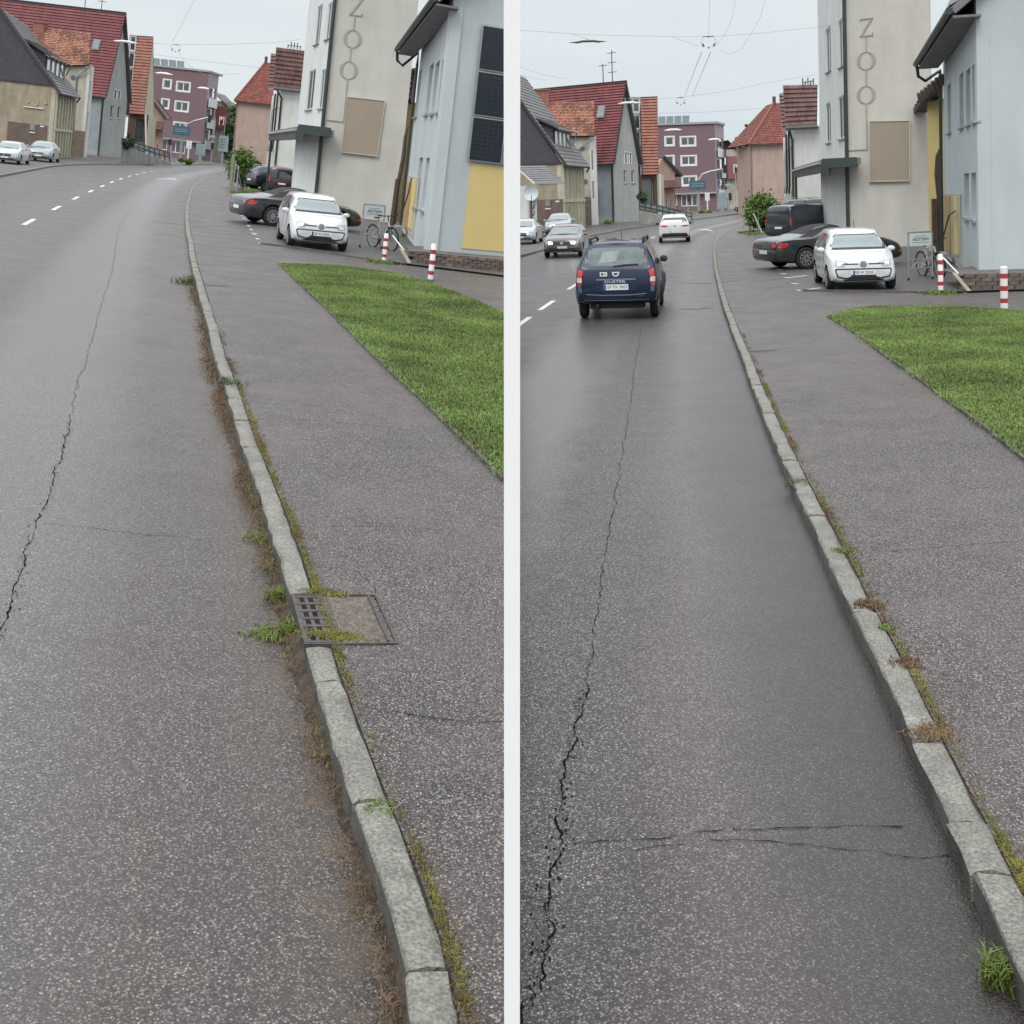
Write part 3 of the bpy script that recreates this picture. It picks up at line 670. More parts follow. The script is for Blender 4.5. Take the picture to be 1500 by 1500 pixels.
def roofslab(S,root,el,er,rr,rl,m,rows=14,cols=0,th=.12,depth=.035,name='roof',kind=None,ms=None):
    """pitched roof from eave (left,right) to ridge (right,left): stepped courses, optional rolls across"""
    el,er,rr,rl=[Vector(p) for p in (el,er,rr,rl)]; n=((er-el).cross(rl-el)).normalized()
    if n.z<0: n=-n
    mb=MB(); 
    def P(u,v,h): return el.lerp(er,u).lerp(rl.lerp(rr,u),v)+n*h
    nc=cols*4 if cols else 1
    def H(u): return (.5+.5*math.cos(2*math.pi*u*cols))*depth*.8 if cols else 0
    for r in range(rows):
        v0,v1=r/rows,(r+1)/rows
        for c in range(nc):
            u0,u1=c/nc,(c+1)/nc; a=H(u0);b=H(u1)
            mb.face([P(u0,v0,depth+a),P(u1,v0,depth+b),P(u1,v1,b),P(u0,v1,a)],uv=[(u0,(r+.02)/rows),(u1,(r+.02)/rows),(u1,(r+.98)/rows),(u0,(r+.98)/rows)])
            if r<rows-1: mb.face([P(u0,v1,a),P(u1,v1,b),P(u1,v1,depth+b),P(u0,v1,depth+a)],uv=[(u0,(r+.98)/rows)]*4)
    o=len(mb.f)
    for q in ([P(0,0,-th),P(1,0,-th),P(1,0,depth),P(0,0,depth)],[P(0,1,-th),P(1,1,-th),P(1,1,0),P(0,1,0)],[P(0,0,-th),P(0,1,-th),P(0,1,0),P(0,0,depth)],[P(1,0,-th),P(1,1,-th),P(1,1,0),P(1,0,depth)],[P(0,0,-th),P(1,0,-th),P(1,1,-th),P(0,1,-th)]):
        mb.face(q,mi=1)
    return S.part(mb,name,[m,ms or M_DARKWOOD],root,kind=kind)
def gable(S,root,pts,vec,m,name='gable_wall'):
    mb=MB(); mb.prism(pts,vec); return S.part(mb,name,m,root)
def pipe(S,root,pts,r,m,name='downpipe'):
    mb=MB(); mb.tube(pts,r,8); return S.part(mb,name,m,root,smooth=60)
M_WFRAME=mat('white_window_frame',(.75,.76,.75),.45,.04,5); M_SILL=mat('grey_sill',(.33,.34,.34),.6,.15,6)
M_GLASS=glassm('window_glass',(.055,.065,.07),.12); M_GLASSP=glassm('pale_window_glass',(.2,.23,.23),.15)
M_DARKWOOD=mat('dark_fascia',(.045,.04,.04),.7,.3,6); M_PIPE=mat('dark_pipe',(.035,.045,.045),.45,.2,5); M_PIPEG=mat('grey_pipe',(.25,.27,.27),.4,.15,5)
M_BRN=mat('brown_render',(.36,.30,.22),.9,.16,1.2,bump=.3,streak=.2); M_SLATE=mat('dark_slate_cladding',(.06,.058,.07),.75,.2,3); M_SLATER=mat('grey_concrete_tiles',(.16,.155,.155),.75,.25,2)
M_CREAMD=mat('dirty_cream_render',(.46,.44,.36),.9,.14,1,streak=.25,bump=.2); M_BEIGE=mat('cream_timber',(.50,.47,.35),.8,.12,3,streak=.15)
M_MOTT=mat('mottled_old_tiles',(.4,.16,.09),.85,.2,3,tile=(38,22,[(.06,.045,.04),(.10,.06,.05),(.30,.12,.08),(.36,.19,.13)],.12))
M_RED=mat('crimson_roof_tiles',(.215,.062,.067),.7,.25,1.2,streak=.2); M_ORG=mat('orange_roof_tiles',(.32,.135,.095),.7,.25,1.2,streak=.2)
M_GREYR=mat('grey_render',(.36,.375,.36),.9,.1,.8,streak=.1,bump=.15); M_BLUER=mat('blue_grey_render',(.30,.345,.36),.9,.08,.8,streak=.1)
M_PURP=mat('purple_render',(.19,.125,.135),.85,.06,.5); M_PEACH=mat('peach_render',(.40,.28,.22),.9,.08,.8,streak=.12); M_PINK=mat('pink_render',(.45,.335,.285),.9,.07,.7,streak=.12)
M_WHITE=mat('white_render_old',(.62,.62,.58),.9,.06,.7,streak=.1,bump=.15); M_ZOO=mat('cream_zoo_render',(.55,.53,.475),.92,.10,.5,streak=.07,bump=.25,bscale=30)
M_PANEL=mat('tan_panel',(.335,.28,.215),.8,.05,.8); M_GROOVE=mat('grey_wall_lettering',(.34,.33,.30),.8,.1,4); M_CANOPY=mat('dark_green_canopy',(.045,.06,.055),.5,.2,2); M_CANOPT=mat('canopy_top_lit_tone',(.17,.19,.185),.7,.15,3)  # canopy top: lit look put into a lighter colour than the sides
M_BLUEW=mat('pale_blue_render',(.49,.54,.545),.9,.05,.6,streak=.08,bump=.12,bscale=30); M_YEL=mat('yellow_render',(.66,.52,.22),.9,.04,.8,bump=.12,bscale=30); M_BTILE=mat('brown_roof_tiles',(.14,.075,.068),.75,.2,2,tile=(18,10,[(.09,.05,.045),(.13,.07,.062),(.17,.10,.09)]))
M_REDT=mat('old_red_tiles',(.27,.075,.055),.85,.2,3,tile=(30,24,[(.12,.05,.045),(.19,.065,.05),(.25,.10,.075)],.3))
M_PV=mat('solar_cells',(.006,.012,.022),.35,.3,3,coat=.2); M_PVF=mat('solar_grid_silver',(.035,.045,.06),.4,.1,5); M_ALU=mat('aluminium',(.42,.43,.43),.38,.1,5,metal=.6); M_OCH=mat('ochre_door',(.40,.26,.09),.7,.1,3); M_RUST=mat('weathered_brown_wood',(.10,.065,.05),.85,.3,6)
M_STONE=mat('old_foundation_stone',(.16,.125,.10),.95,.3,3,bump=.6); M_CONC=mat('concrete',(.30,.30,.28),.9,.2,2,streak=.25,bump=.2); M_RAIL=mat('dark_railing',(.07,.075,.075),.5,.2,5)
M_LEAF=mat('bush_leaves',(.10,.17,.035),.6,.5,1.6,spec=.3); M_LEAFD=mat('dark_tree_leaves',(.055,.085,.04),.7,.4,1.2,spec=.2); M_BARK=mat('bark',(.1,.08,.06),.95,.3,8)
M_SHOP=glassm('shop_glass',(.07,.10,.12),.15)
def leafcrown(S,root,c,rad,n,size,m,seed=1,name='crown',sq=1):
    g=np.random.default_rng(seed); k=max(6,n//90)
    lob=g.normal(0,1,(k,3)); lob/=np.linalg.norm(lob,axis=1)[:,None]; lob*=g.uniform(.35,.85,(k,1)); 
    idx=g.integers(0,k,n); p=lob[idx]+g.normal(0,.17,(n,3)); p=p*np.array(rad)+np.array(c)
    p[:,2]=np.maximum(p[:,2],c[2]-rad[2])
    a=g.normal(0,1,(n,3)); a/=np.linalg.norm(a,axis=1)[:,None]; b=np.cross(a,g.normal(0,1,(n,3))); b/=np.linalg.norm(b,axis=1)[:,None]
    s_=size*g.uniform(.5,1.3,(n,1)); V=np.stack([p-a*s_,p+b*s_*.5,p+a*s_,p-b*s_*.5],1).reshape(-1,3); org,rz=INFO[root.name]; V=V-np.array(org)
    me=bpy.data.meshes.new(name); me.from_pydata(V.tolist(),[],[[4*i,4*i+1,4*i+2,4*i+3] for i in range(n)]); me.materials.append(m)
    o=bpy.data.objects.new(name,me); link(o,root); INFO[o.name]=(org,0); return o
def tree(S,c,h,rad,label,group=None,name='tree',m=None,seed=3,n=2600,size=.25,cat='tree'):
    m=m or M_LEAFD; rt=S.thing(name,label,cat,tuple(c),group=group); mb=MB()
    mb.tube([c,c+Vector((.1,0,h*.3)),c+Vector((0,.1,h*.75))],.1,8,rs=[.16,.12,.05])
    for k in range(6):
        a=k*1.1; b=c+UP*h*(.3+.07*k); mb.tube([b,b+Vector((math.cos(a)*rad[0]*.6,math.sin(a)*rad[1]*.6,h*.16))],.03,5,rs=[.05,.015])
    S.part(mb,'trunk',M_BARK,rt); leafcrown(S,rt,(c.x,c.y,h*.58),rad,n,size,m,seed); return rt
FR={}
def fracs(key,w,fn):
    if key not in FR: fn(); FR[key]=w.frac()
    else: w.addfrac(FR[key])
HB={
'A':dict(
 h1=dict(P=(-40,221.3),Q=(74,234),R=(101,231.5),ez=132,fez=138.5,apex=(2,12),dark=126,dorm=[(69,82.5),(96,94),(73,112),(91,116)],dr=(40,28),sat=None),
 h2=dict(P=(50,223.5),Q=(121.5,231.5),R=(127,231),eave=(40,97),eaver=(131,95),rt=(132.5,49),lt=(50,38),circ=[(107.5,113.5,4.2),(106,162,4)]),
 h3=dict(P=(-160,195.3),Q=(145.5,229.5),R=(179,232.5),P2=(126,229),eavel=(20,138),eaver=(159,143),rt=(183,18),lt=(20,6),fe=(185,151),sky=(141.6,66),win=[(168,113,171.5,132,1),(174,114,177,133,1),(162,154,165.5,173,1),(172.5,155.5,176,174,1)]),
 h4=dict(P=(183,230),Q=(212,233.2),R=(224,233.6),eavel=(189,166),eaver=(210.5,167.5),rt=(224.5,53.5),lt=(190,49),dl=(200.8,52)),
 h5=dict(P=(211,231.3),Q=(235,234),apex=(222,146),er=(241,171),sk=(177,189),wt=190),
 h6=dict(P=(206,225.5),Q=(294,235.4),R=(309,236.5),top=98,pv=(220,268)),
 h7=dict(P=(303,235.4),Q=(335,239),red=(310,157,332,188)),
 h8=dict(P=(338,246.3),Q=(389,252),eave=(344,146.5),eaver=(394,153),ap=(389.5,91),apr=(400,93)),
 h9=dict(P=(399,269),Q=(440,273.6),far=(388,262),eave=(401.5,128),eaver=(441.5,132.5),rt=(447,75),lt=(404.8,69.5),r2=(397,78),r2b=(393,130)),
 h10=dict(Q=(457,316),R=(579,329),far=(424,301),can=dict(near=(437,185),nearb=(437,202.5),nr=(485,187.5),drop=(446,205.5),far=(397,184),farb=(397,200)),
   panel=(509,142,500,223,564,148,553,229),O=[(516.5,57),(510.8,103)],Z=(522,10),line=(499,178,478,176.5),pipe=(490,25)),
 h11=dict(P=(578,325),Q=(603,330),roof=[(568,141),(603,150),(607,108),(588,116)],top=150),
 h12=dict(Fp=(589,342),N=(625,369),E=(900,392),eavef=(583,72),wf=(606,98),pv=dict(tl=(708,36),bl=(679,235),n=3,m=3),yel=(690,238)),
),
'B':dict(
 h1=dict(P=(700,342),Q=(825,338.5),R=(857,333),ez=238,fez=241,apex=(728,96),dark=239,dorm=[(812,190),(836,193.5),(814,218),(833,222)],dr=(778,128),sat=(778,284)),
 h2=dict(P=(780,334),Q=(867,331),R=(877,330.5),eave=(760,200),eaver=(871,199),rt=(870,149),lt=(789,149),circ=[(853,217.6,4.2),(857.6,266,4)]),
 h3=dict(P=(740,331),Q=(901,327.5),R=(937,325.5),P2=(874,329),eavel=(740,238.5),eaver=(909,239),rt=(918,118),lt=(740,123.5),fe=(936.5,241),sky=(881.5,164.5),win=[(914,204,917.5,223,1),(921,205,924,224,1),(914,249,917.5,268,1),(925,249,929,268,1)]),
 h4=dict(P=(930,323),Q=(964,321.5),R=(974,320),eavel=(941,256),eaver=(964,255.5),rt=(963,141),lt=(925,142),dl=(938,142)),
 h5=dict(P=(966,319),Q=(990,318),apex=(971,231),er=(994,254.5),sk=(264,275),wt=276),
 h6=dict(P=(950,311.5),Q=(1050,308),R=(1063,306.8),top=183,pv=(966,1013)),
 h7=dict(P=(1066,307),Q=(1094,306),red=(1064,229,1080,262)),
 h8=dict(P=(1101,315),Q=(1150,313.2),eave=(1097,212),eaver=(1150,209.5),ap=(1134,151),apr=(1150,150.5)),
 h9=dict(P=(1163,331),Q=(1204,331),far=(1151,324),eave=(1152,186.5),eaver=(1198,184),rt=(1198,124.5),lt=(1148,125.5),r2=(1141.5,137),r2b=(1146,192)),
 h10=dict(Q=(1241,366),R=(1366,364.5),far=(1204,354),can=dict(near=(1205,233.5),nearb=(1205,251),nr=(1255,231),drop=(1212,258),far=(1163,245),farb=(1163,258)),
   panel=(1274,178,1274,266,1333,177,1333,265),O=[(1269,89),(1269,139)],Z=(1269,40),line=(1269,219,1243,220),pipe=(1240,25)),
 h11=dict(P=(1361,372),Q=(1385,376),roof=[(1335,168),(1381,152),(1381,120),(1349,146)],top=150),
 h12=dict(Fp=(1385,380),N=(1434,402),E=(1640,398),eavef=(1344,93),wf=(1381,110),pv=None,yel=None),
)}
def houses(S):
    D=HB[S.key]; sd=SIDE[S.key]; A=S.key=='A'
    # ---- dark slate roofed house with brown gable
    d=D['h1']; P=S.G(*d['P']);Q=S.G(*d['Q']);R_=S.G(*d['R']); rt=S.thing('slate_house','brown house with dark slate gable and shed dormer '+sd,'house',tuple(Q))
    ze=S.zfor(Q,d['ez']); zd=S.zfor(Q,d['dark']); g=Wall(S,P,Q,0,zd,.4)
    vec=R_-Q
    if not A: pass
    # window niche, notice and shelf on the brown gable
    g.build(rt,M_BRN,'gable_wall')
    ap=S.hit(P,Q,*d['apex']); s0=ze; 
    dirr=(ap-V2(Q,ze)); slope=dirr.normalized(); far_=ap+dirr*.0
    # black cladding triangle
    wl=(V2(Q,0)-V2(P,0)).length; u=(V2(P,0)-V2(Q,0)).normalized()
    left=V2(Q,zd)+u*wl
    mb=MB(); mb.prism([V2(Q,zd)-g.n*.02-u*.02,left-g.n*.02,V2(left,ap.z)-g.n*.02,ap-g.n*.02],g.n*.25); S.part(mb,'slate_cladding',M_SLATE,rt)
    mb=MB(); mb.bar(V2(Q,zd)-g.n*.05,left-g.n*.05,.12,.12); S.part(mb,'trim_board',M_DARKWOOD,rt)
    fw=Wall(S,Q,R_,0,ze,.35,flip=True)
    fw.n=-fw.n if fw.n.dot(u)<0 else fw.n
    def f():
        for i,(a,b,c_,e_) in enumerate([(.03,.10,.52,.93),(.17,.25,.50,.92),(.34,.42,.54,.93),(.49,.57,.5,.93),(.64,.72,.54,.93),(.8,.88,.54,.93),(.04,.12,.0,.34),(.2,.29,.0,.36),(.37,.42,.05,.38),(.5,.56,0,.36),(.64,.7,.02,.38),(.8,.86,.0,.36)]):
            fw.op(a*fw.L,b*fw.L,c_*ze,e_*ze,sill=False,fr=.05,rec=.2)
    f(); fw.build(rt,M_BEIGE,'front_wall',fm=M_BEIGE,gm=M_GLASS)
    for a in (.0,.15,.3,.455,.6,.76,.93):
        mb=MB(); mb.bar(fw.pt(a*fw.L+.1,.02,-.06),fw.pt(a*fw.L+.1,ze-.05,-.06),.22,.1); S.part(mb,'timber_post',M_BEIGE,rt)
    mb=MB(); mb.bar(fw.pt(0,ze*.44,-.09),fw.pt(fw.L,ze*.44,-.09),.1,.25); S.part(mb,'string_course',M_BEIGE,rt)
    # main roof: near rake along the gable, eave along the street
    ov=-u*.55
    e0=V2(Q,ze)+ov-UP*.25-g.n*.25; e1=V2(R_,S.zfor(R_,d['fez']))+ov-UP*.25+g.n*.2; r0=ap-g.n*.25; r1=ap+vec+g.n*.2
    roofslab(S,rt,e0,e1,r1,r0,M_SLATER,rows=26,depth=.05,th=.18)
    # shed dormer with a row of four windows
    q=[S.at(x,y,Q.y+(0.1 if i%2==0 else .75)*vec.y) for i,(x,y) in enumerate(d['dorm'])]
    dw=Wall(S,q[0],q[1],min(q[2].z,q[3].z),(q[0].z+q[1].z)/2,.15)
    dw.n=u.copy()
    for i in range(4): dw.op(dw.L*(.04+.24*i),dw.L*(.04+.24*i+.2),dw.z0+.12,dw.z1-.12,sill=False,rec=.03,fr=.09)
    dw.build(rt,M_SLATE,'dormer_front')
    back0=V2(q[0],0)+u*5.0; back1=V2(q[1],0)+u*5.0; dz=dw.z1
    mb=MB(); mb.prism([dw.pt(0,dw.z0-.4),dw.pt(0,dz),V2(back0,dz+2.6),V2(back0,dw.z0+4)],dw.u*.1); S.part(mb,'dormer_cheek',M_SLATE,rt)
    a0=dw.pt(-.35,dz+.02,-.4);a1=dw.pt(dw.L+.35,dz+.02,-.4)
    roofslab(S,rt,a0,a1,V2(back1,dz+2.75)+dw.u*.3,V2(back0,dz+2.75)-dw.u*.3,M_SLATER,rows=16,depth=.05,name='dormer_roof',th=.1)
    pipe(S,rt,[dw.pt(-.4,dz,-.5),dw.pt(dw.L+.4,dz,-.5),dw.pt(dw.L+.4,dz-.5,-.3),dw.pt(dw.L+.2,dz-1.1,-.1)],.07,M_PIPEG,'gutter')
    pipe(S,rt,[e0-UP*.02,e1-UP*.02,e1-UP*.5+u*.3],.08,M_PIPE,'gutter')
    # things on the gable: painted flourish, shelf board, niche window, letter plate
    def gp(x,y,off=-.05): h=S.hit(g.P,g.Q,x,y); return h+g.n*off
    off=(0,0) if not A else None
    def m(x,y):   # picture place measured on the right-hand view, carried to the left-hand one
        if not A: return gp(x,y)
        return gp(20+(x-760)*0.985-1.5+ (238-y)*-.09, 132+(y-238)*.985+(x-825)*.06) if False else gp(*{}.get((x,y),(74-(825-x)*.97-(y-238)*.07,132+(y-238)*.95-(825-x)*.1)))
    for (x0,y0,x1,y1,mm,nm,th) in ((787,267,817,268.2,M_WFRAME,'shelf',.14),(799,293,806,302,M_GLASSP,'niche_window',.06),(799,305,807,306.6,M_WFRAME,'window_sill',.12),(814,294,819.5,296,M_WFRAME,'letter_plate',.05)):
        a=m(x0,y0);b=m(x1,y0);c_=m(x0,y1); mb=MB(); cen=(m((x0+x1)/2,(y0+y1)/2)); mb.box(cen,((b-a).length,th,max(.04,abs(a.z-c_.z))),ax=(g.u,g.n,UP)); S.part(mb,nm,mm,rt)
    mb=MB()
    for pts in (((792,264),(791,261),(794,259)),((801,259),(801.5,263),(804,264.5),(806.5,262),(807,258.5)),((819,260),(818,258),(820.5,256.5),(821.5,259),(819,260))): mb.tube([m(*p) for p in pts],.05,6)
    S.part(mb,'painted_flourish',mat('pale_flourish',(.55,.48,.38),.8,.1,4),rt)
    a=m(765,0+290);b=m(824.5,290); mb=MB(); mb.box((a+b)/2-UP*1.45+g.n*.03,((b-a).length,.05,2.6),ax=(g.u,g.n,UP)); S.part(mb,'brown_boarding',mat('brown_boarding',(.14,.10,.085),.8,.2,2),rt)
    # ---- cream house with porthole windows under the mottled roof
    d=D['h2']; P=S.G(*d['P']);Q=S.G(*d['Q']);R_=S.G(*d['R']); rt=S.thing('cream_house','cream house with porthole windows and patchy orange roof '+sd,'house',tuple(Q))
    ze=S.hit(P,Q,*d['eaver']).z; w=Wall(S,P,Q,0,ze,.3); w.build(rt,M_CREAMD,'front_wall')
    sw=Wall(S,Q,R_,0,ze,.3); sw.op(sw.L*.25,sw.L*.55,ze*.62,ze*.84,sill=False,fr=.05); sw.op(sw.L*.25,sw.L*.55,ze*.3,ze*.5,sill=False,fr=.05); sw.build(rt,M_WHITE,'side_wall')
    for x,y,r in d['circ']:
        c=S.hit(P,Q,x,y); mb=MB(); rr=r/F*c.y; n_=w.n; mb.lathe([(rr*.75,-.06),(rr,-.08),(rr,.02),(rr*.75,.02)],c,-n_,18); o=S.part(mb,'porthole_window',M_GLASSP,rt); mb=MB(); mb.lathe([(rr*.74,-.01),(rr*.74,.085)],c,-n_,16); S.part(mb,'pane',M_GLASS,o,rt)
    mb=MB(); mb.box(w.pt(w.L-.9,1.4,-.06),(1.8,.1,2.8),ax=(w.u,w.n,UP)); S.part(mb,'stone_base',M_STONE,rt)
    def H(x,y,off): return S.hit(P,Q,x,y,off)
    roofslab(S,rt,H(*d['eave'],-.4),H(*d['eaver'],-.4),H(*d['rt'],3.6),H(*d['lt'],3.6),M_MOTT,rows=22,depth=.06)
    mb=MB(); c=H(d['rt'][0]-74,d['rt'][1]-2,3.4); mb.box(c,(1.1,1,1.9),mi=0); mb.box(c+UP*1.0,(1.3,1.2,.15)); S.part(mb,'chimney',mat('red_brick_chimney',(.28,.12,.09),.9,.3,4),rt)
    pipe(S,rt,[H(d['eaver'][0]-6,d['eaver'][1]+3,-.45),H(d['eaver'][0],d['eaver'][1]+3,-.45),w.pt(w.L-1.3,ze-1.4,-.12),w.pt(w.L-1.3,.1,-.12)],.08,M_PIPEG)
    # ---- large red roofed grey house
    d=D['h3']; P=S.G(*d['P']);Q=S.G(*d['Q']);R_=S.G(*d['R']); rt=S.thing('red_roofed_house','tall grey house with steep crimson tile roof and narrow gable windows '+sd,'house',tuple(Q))
    ze=S.hit(P,Q,*d['eaver'],-.5).z; w=Wall(S,P,Q,0,ze,.3)
    w.build(rt,M_BLUER,'front_wall')
    ga=S.hit(Q,R_,*d['rt']); sv=V2(R_,0)-V2(Q,0); zf=S.zfor(R_,d['fe'][1]); sw=Wall(S,Q,R_,0,ze,.3)
    for x0,y0,x1,y1,_ in d['win']: sw.oppx(x0-.4,y0,x1+.4,y1,fr=.1,rec=.12,sm=M_SILL)
    FR['h3']=None
    ok=[]
    for o in sw.ops:
        if o[3]<=ze-.1: ok.append(o)
    hi=[o for o in sw.ops if o not in ok]; 
    sw.z1=max(ze,0)
    top=[o for o in hi]
    sw.ops=ok; sw.build(rt,M_GREYR,'gable_wall')
    tri=[V2(Q,ze),V2(R_,ze),V2(Q,0).lerp(V2(R_,0),.52)+UP*0]; apx=V2(Q,0).lerp(V2(R_,0),.5); apx.z=ga.z-.15
    inw=(P-Q).normalized(); mb=MB(); mb.prism([V2(Q,ze+.001),V2(R_,ze+.001),apx],V2(inw,0)*.3); S.part(mb,'gable',M_GREYR,rt)
    for o in top: sw.n=V2(inw,0); sw.window(None,rt,o[0],o[1],o[2],o[3],fm=M_WFRAME,gm=M_GLASS,rec=-.05,fr=.08)
    R0=V2(apx,ga.z)
    wid=w.L
    ex=-V2(inw,0)*.35
    e_r=S.hit(P,Q,*d['eaver'],-.5); e_l=e_r+V2(inw,0)*wid; r_r=V2(apx,ga.z)+ex; 
    e_r=V2(Q,ze)-w.n*.5+ex; e_l=e_r+V2(inw,0)*wid; r_l=r_r+V2(inw,0)*wid
    roofslab(S,rt,e_l,e_r,r_r,r_l,M_RED,rows=30,depth=.11,th=.2)
    fb=V2(R_,zf)+ (V2(R_,0)-V2(Q,0)).normalized()*.4+ex; roofslab(S,rt,fb,fb+V2(inw,0)*wid,r_l,r_r,M_RED,rows=30,depth=.08,th=.2,name='rear_roof')
    nrm=(r_r-e_r).cross(e_l-e_r).normalized(); nrm=nrm if nrm.y<0 else -nrm
    c=S.hit(P,Q,*d['sky'],2.5); t_=(c-e_r)
    # roof window lies on the slope
    sl=(r_r-e_r); vv=(c.z-e_r.z)/sl.z; base=e_r+sl*vv; uu=(c-base).dot(V2(inw,0)); 
    o=Vector((0,0,CAMH)); dr=S.ray(*d['sky']); den=dr.dot(nrm); c=o+dr*((e_r-o).dot(nrm)/den)
    slu=sl.normalized(); mb=MB(); mb.box(c+nrm*.15,(.85,1.3,.14),ax=(V2(inw,0),slu,nrm)); sk=S.part(mb,'roof_window',M_PIPEG,rt); mb=MB(); mb.box(c+nrm*.235,(.62,1.05,.04),ax=(V2(inw,0),slu,nrm)); S.part(mb,'pane',M_GLASSP,sk,rt)
    pipe(S,rt,[e_r-UP*.05+V2(inw,0)*.2,w.pt(w.L-.12,ze-.6,-.12),w.pt(w.L-.12,.1,-.12)],.1,M_PIPE)
    pipe(S,rt,[e_l-UP*.05,e_r-UP*.05],.09,M_PIPE,'gutter')
    mb=MB(); mb.box(w.pt(w.L-2.6,2.3,-.1),(1.5,.2,2.6),ax=(w.u,w.n,UP)); S.part(mb,'entrance_box',M_PIPEG,rt)
    mb=MB(); mb.box(w.pt(w.L-1.4,.35,-.05),(2.8,.1,.7),ax=(w.u,w.n,UP)); S.part(mb,'plinth',M_SILL,rt)
    rr=r_l.lerp(r_r,.62)
    for k,(t_,h_) in enumerate(((.80,1.6),(.88,2.6),(.66,.0))):
        if h_==0: continue
        b=r_l.lerp(r_r,t_)-UP*.2; an=S.thing('roof_aerial',('short' if k==0 else 'tall crossbar')+' aerial mast on the crimson roof ridge '+sd,'aerial',tuple(b)); mb=MB(); mb.tube([b,b+UP*h_*1.3],.05,6); S.part(mb,'mast',M_RAIL,an)
        for j in range(3 if k else 1):
            mb=MB(); mb.bar(b+UP*h_*(1.2-.38*j)-V2(inw,0)*.5,b+UP*h_*(1.2-.38*j)+V2(inw,0)*.5,.06,.06); S.part(mb,'crossbar',M_RAIL,an)
    # ---- orange roofed house with glazed dormer
    d=D['h4']; P=S.G(*d['P']);Q=S.G(*d['Q']);R_=S.G(*d['R']); rt=S.thing('orange_roofed_house','house with orange tile roof and glazed gallery '+sd,'house',tuple(Q))
    w=Wall(S,P,Q,0,S.hit(P,Q,*d['eaver']).z,.3); w.op(w.L*.35,w.L*.85,w.z1*.35,w.z1*.9,sill=False,rec=.25); w.build(rt,M_RUST,'terrace_wall',fm=M_BEIGE)
    sw=Wall(S,Q,R_,0,w.z1,.3); sw.build(rt,M_BEIGE,'side_wall')
    H=lambda p,off: S.hit(P,Q,p[0],p[1],off)
    el,er,rr,rl=H(d['eavel'],-.4),H(d['eaver'],-.4),H(d['rt'],2.2),H(d['dl'],2.2); roofslab(S,rt,el,er,rr,rl,M_ORG,rows=26,depth=.12,th=.2)
    # rear half of the roof closes the gable
    bk=rr+(rr-V2(er,0)-UP*rr.z)*1.0; bk=V2(Q,0)+w.n*4.4; roofslab(S,rt,V2(bk,er.z),V2(bk,er.z)-w.u*3,rl,rr,M_ORG,rows=8,name='rear_roof')
    mb=MB(); mb.prism([V2(er,er.z-.1)+w.n*.4,V2(rr,rr.z-.2),V2(bk,er.z)],-w.u*.3); S.part(mb,'gable',M_BEIGE,rt)
    gl=Wall(S,V2(H((d['lt'][0],d['lt'][1]),1.9),0),V2(H(d['dl'],1.9),0),w.z1*.9,H(d['dl'],1.9).z,.2)
    n_=5
    for i in range(n_):
        hh=(gl.z1-gl.z0)/n_; gl.op(gl.L*.12,gl.L*.92,gl.z0+hh*i+.12,gl.z0+hh*(i+1)-.12,sill=False,fr=.12,rec=.05)
    gl.build(rt,M_GREYR,'gallery_wall',fm=M_WFRAME)
    pipe(S,rt,[er+w.u*.25,V2(Q,0)+w.u*.2-w.n*.1+UP*.2],.12,M_WFRAME)
    # ---- small peach house with brown skirt roof
    d=D['h5']; P=S.G(*d['P']);Q=S.G(*d['Q']); rt=S.thing('peach_house','small peach gabled house with brown skirt roof '+sd,'house',tuple(Q))
    w=Wall(S,P,Q,0,S.hit(P,Q,(P and d['er'][0]-5),d['er'][1]).z,.3); w.op(w.L*.4,w.L*.55,1.2,2.4,sill=False); w.op(w.L*.68,w.L*.78,.2,2.2,sill=False); w.build(rt,M_PEACH,'front_wall')
    ap=S.hit(P,Q,*d['apex']); er=S.hit(P,Q,*d['er']); gable(S,rt,[V2(P,w.z1),V2(Q,w.z1),V2(er,er.z),ap,V2(P,ap.z-1)],w.n*2.5,M_PEACH)
    mb=MB(); mb.bar(er+w.u*.3-w.n*.3-UP*.3,ap-w.n*.3+UP*.15,.25,.3); mb.bar(er+w.u*.3+w.n*2.5-UP*.3,ap+w.n*2.5+UP*.15,.25,.3); S.part(mb,'verge_board',M_DARKWOOD,rt)
    roofslab(S,rt,er+w.u*.4-UP*.3+w.n*2.5,er+w.u*.4-UP*.3-w.n*.4,ap-w.n*.4+UP*.1,ap+w.n*2.5+UP*.1,M_BTILE,rows=10)
    x_=(d['er'][0]-14); z1=S.hit(P,Q,x_,d['sk'][0]).z; z0=S.hit(P,Q,x_,d['sk'][1]).z
    roofslab(S,rt,w.pt(-.2,z0,-1.2),w.pt(w.L+.2,z0,-1.2),w.pt(w.L,z1,0),w.pt(0,z1,0),M_BTILE,rows=7,name='skirt_roof')
    # ---- purple block
    d=D['h6']; P=S.G(*d['P']);Q=S.G(*d['Q']);R_=S.G(*d['R']); rt=S.thing('purple_block','four storey purple apartment block with white framed windows '+sd,'building',tuple(Q))
    zt=S.zfor(Q,d['top']+(8 if A else -2)); w=Wall(S,P,Q,0,zt,.3)
    def f():
        for x0,y0,x1,y1,n_ in ((975,201,986.5,212.5,1),(997.5,201,1018,213,2),(976,229,986.5,241,1),(998.5,229,1019,241.5,2),(1000,259,1019.5,271,2),(966,284.5,992,301,3),(998,285,1022,302,3)):
            w.oppx(x0,y0,x1,y1,mull=n_,surround=.22 if y0<280 else 0,fr=.14,sill=False,rec=.08,proud=.05)
    fracs('h6',w,f); w.build(rt,M_PURP,'front_wall',gm=M_GLASS)
    sw=Wall(S,Q,R_,0,zt,.3)
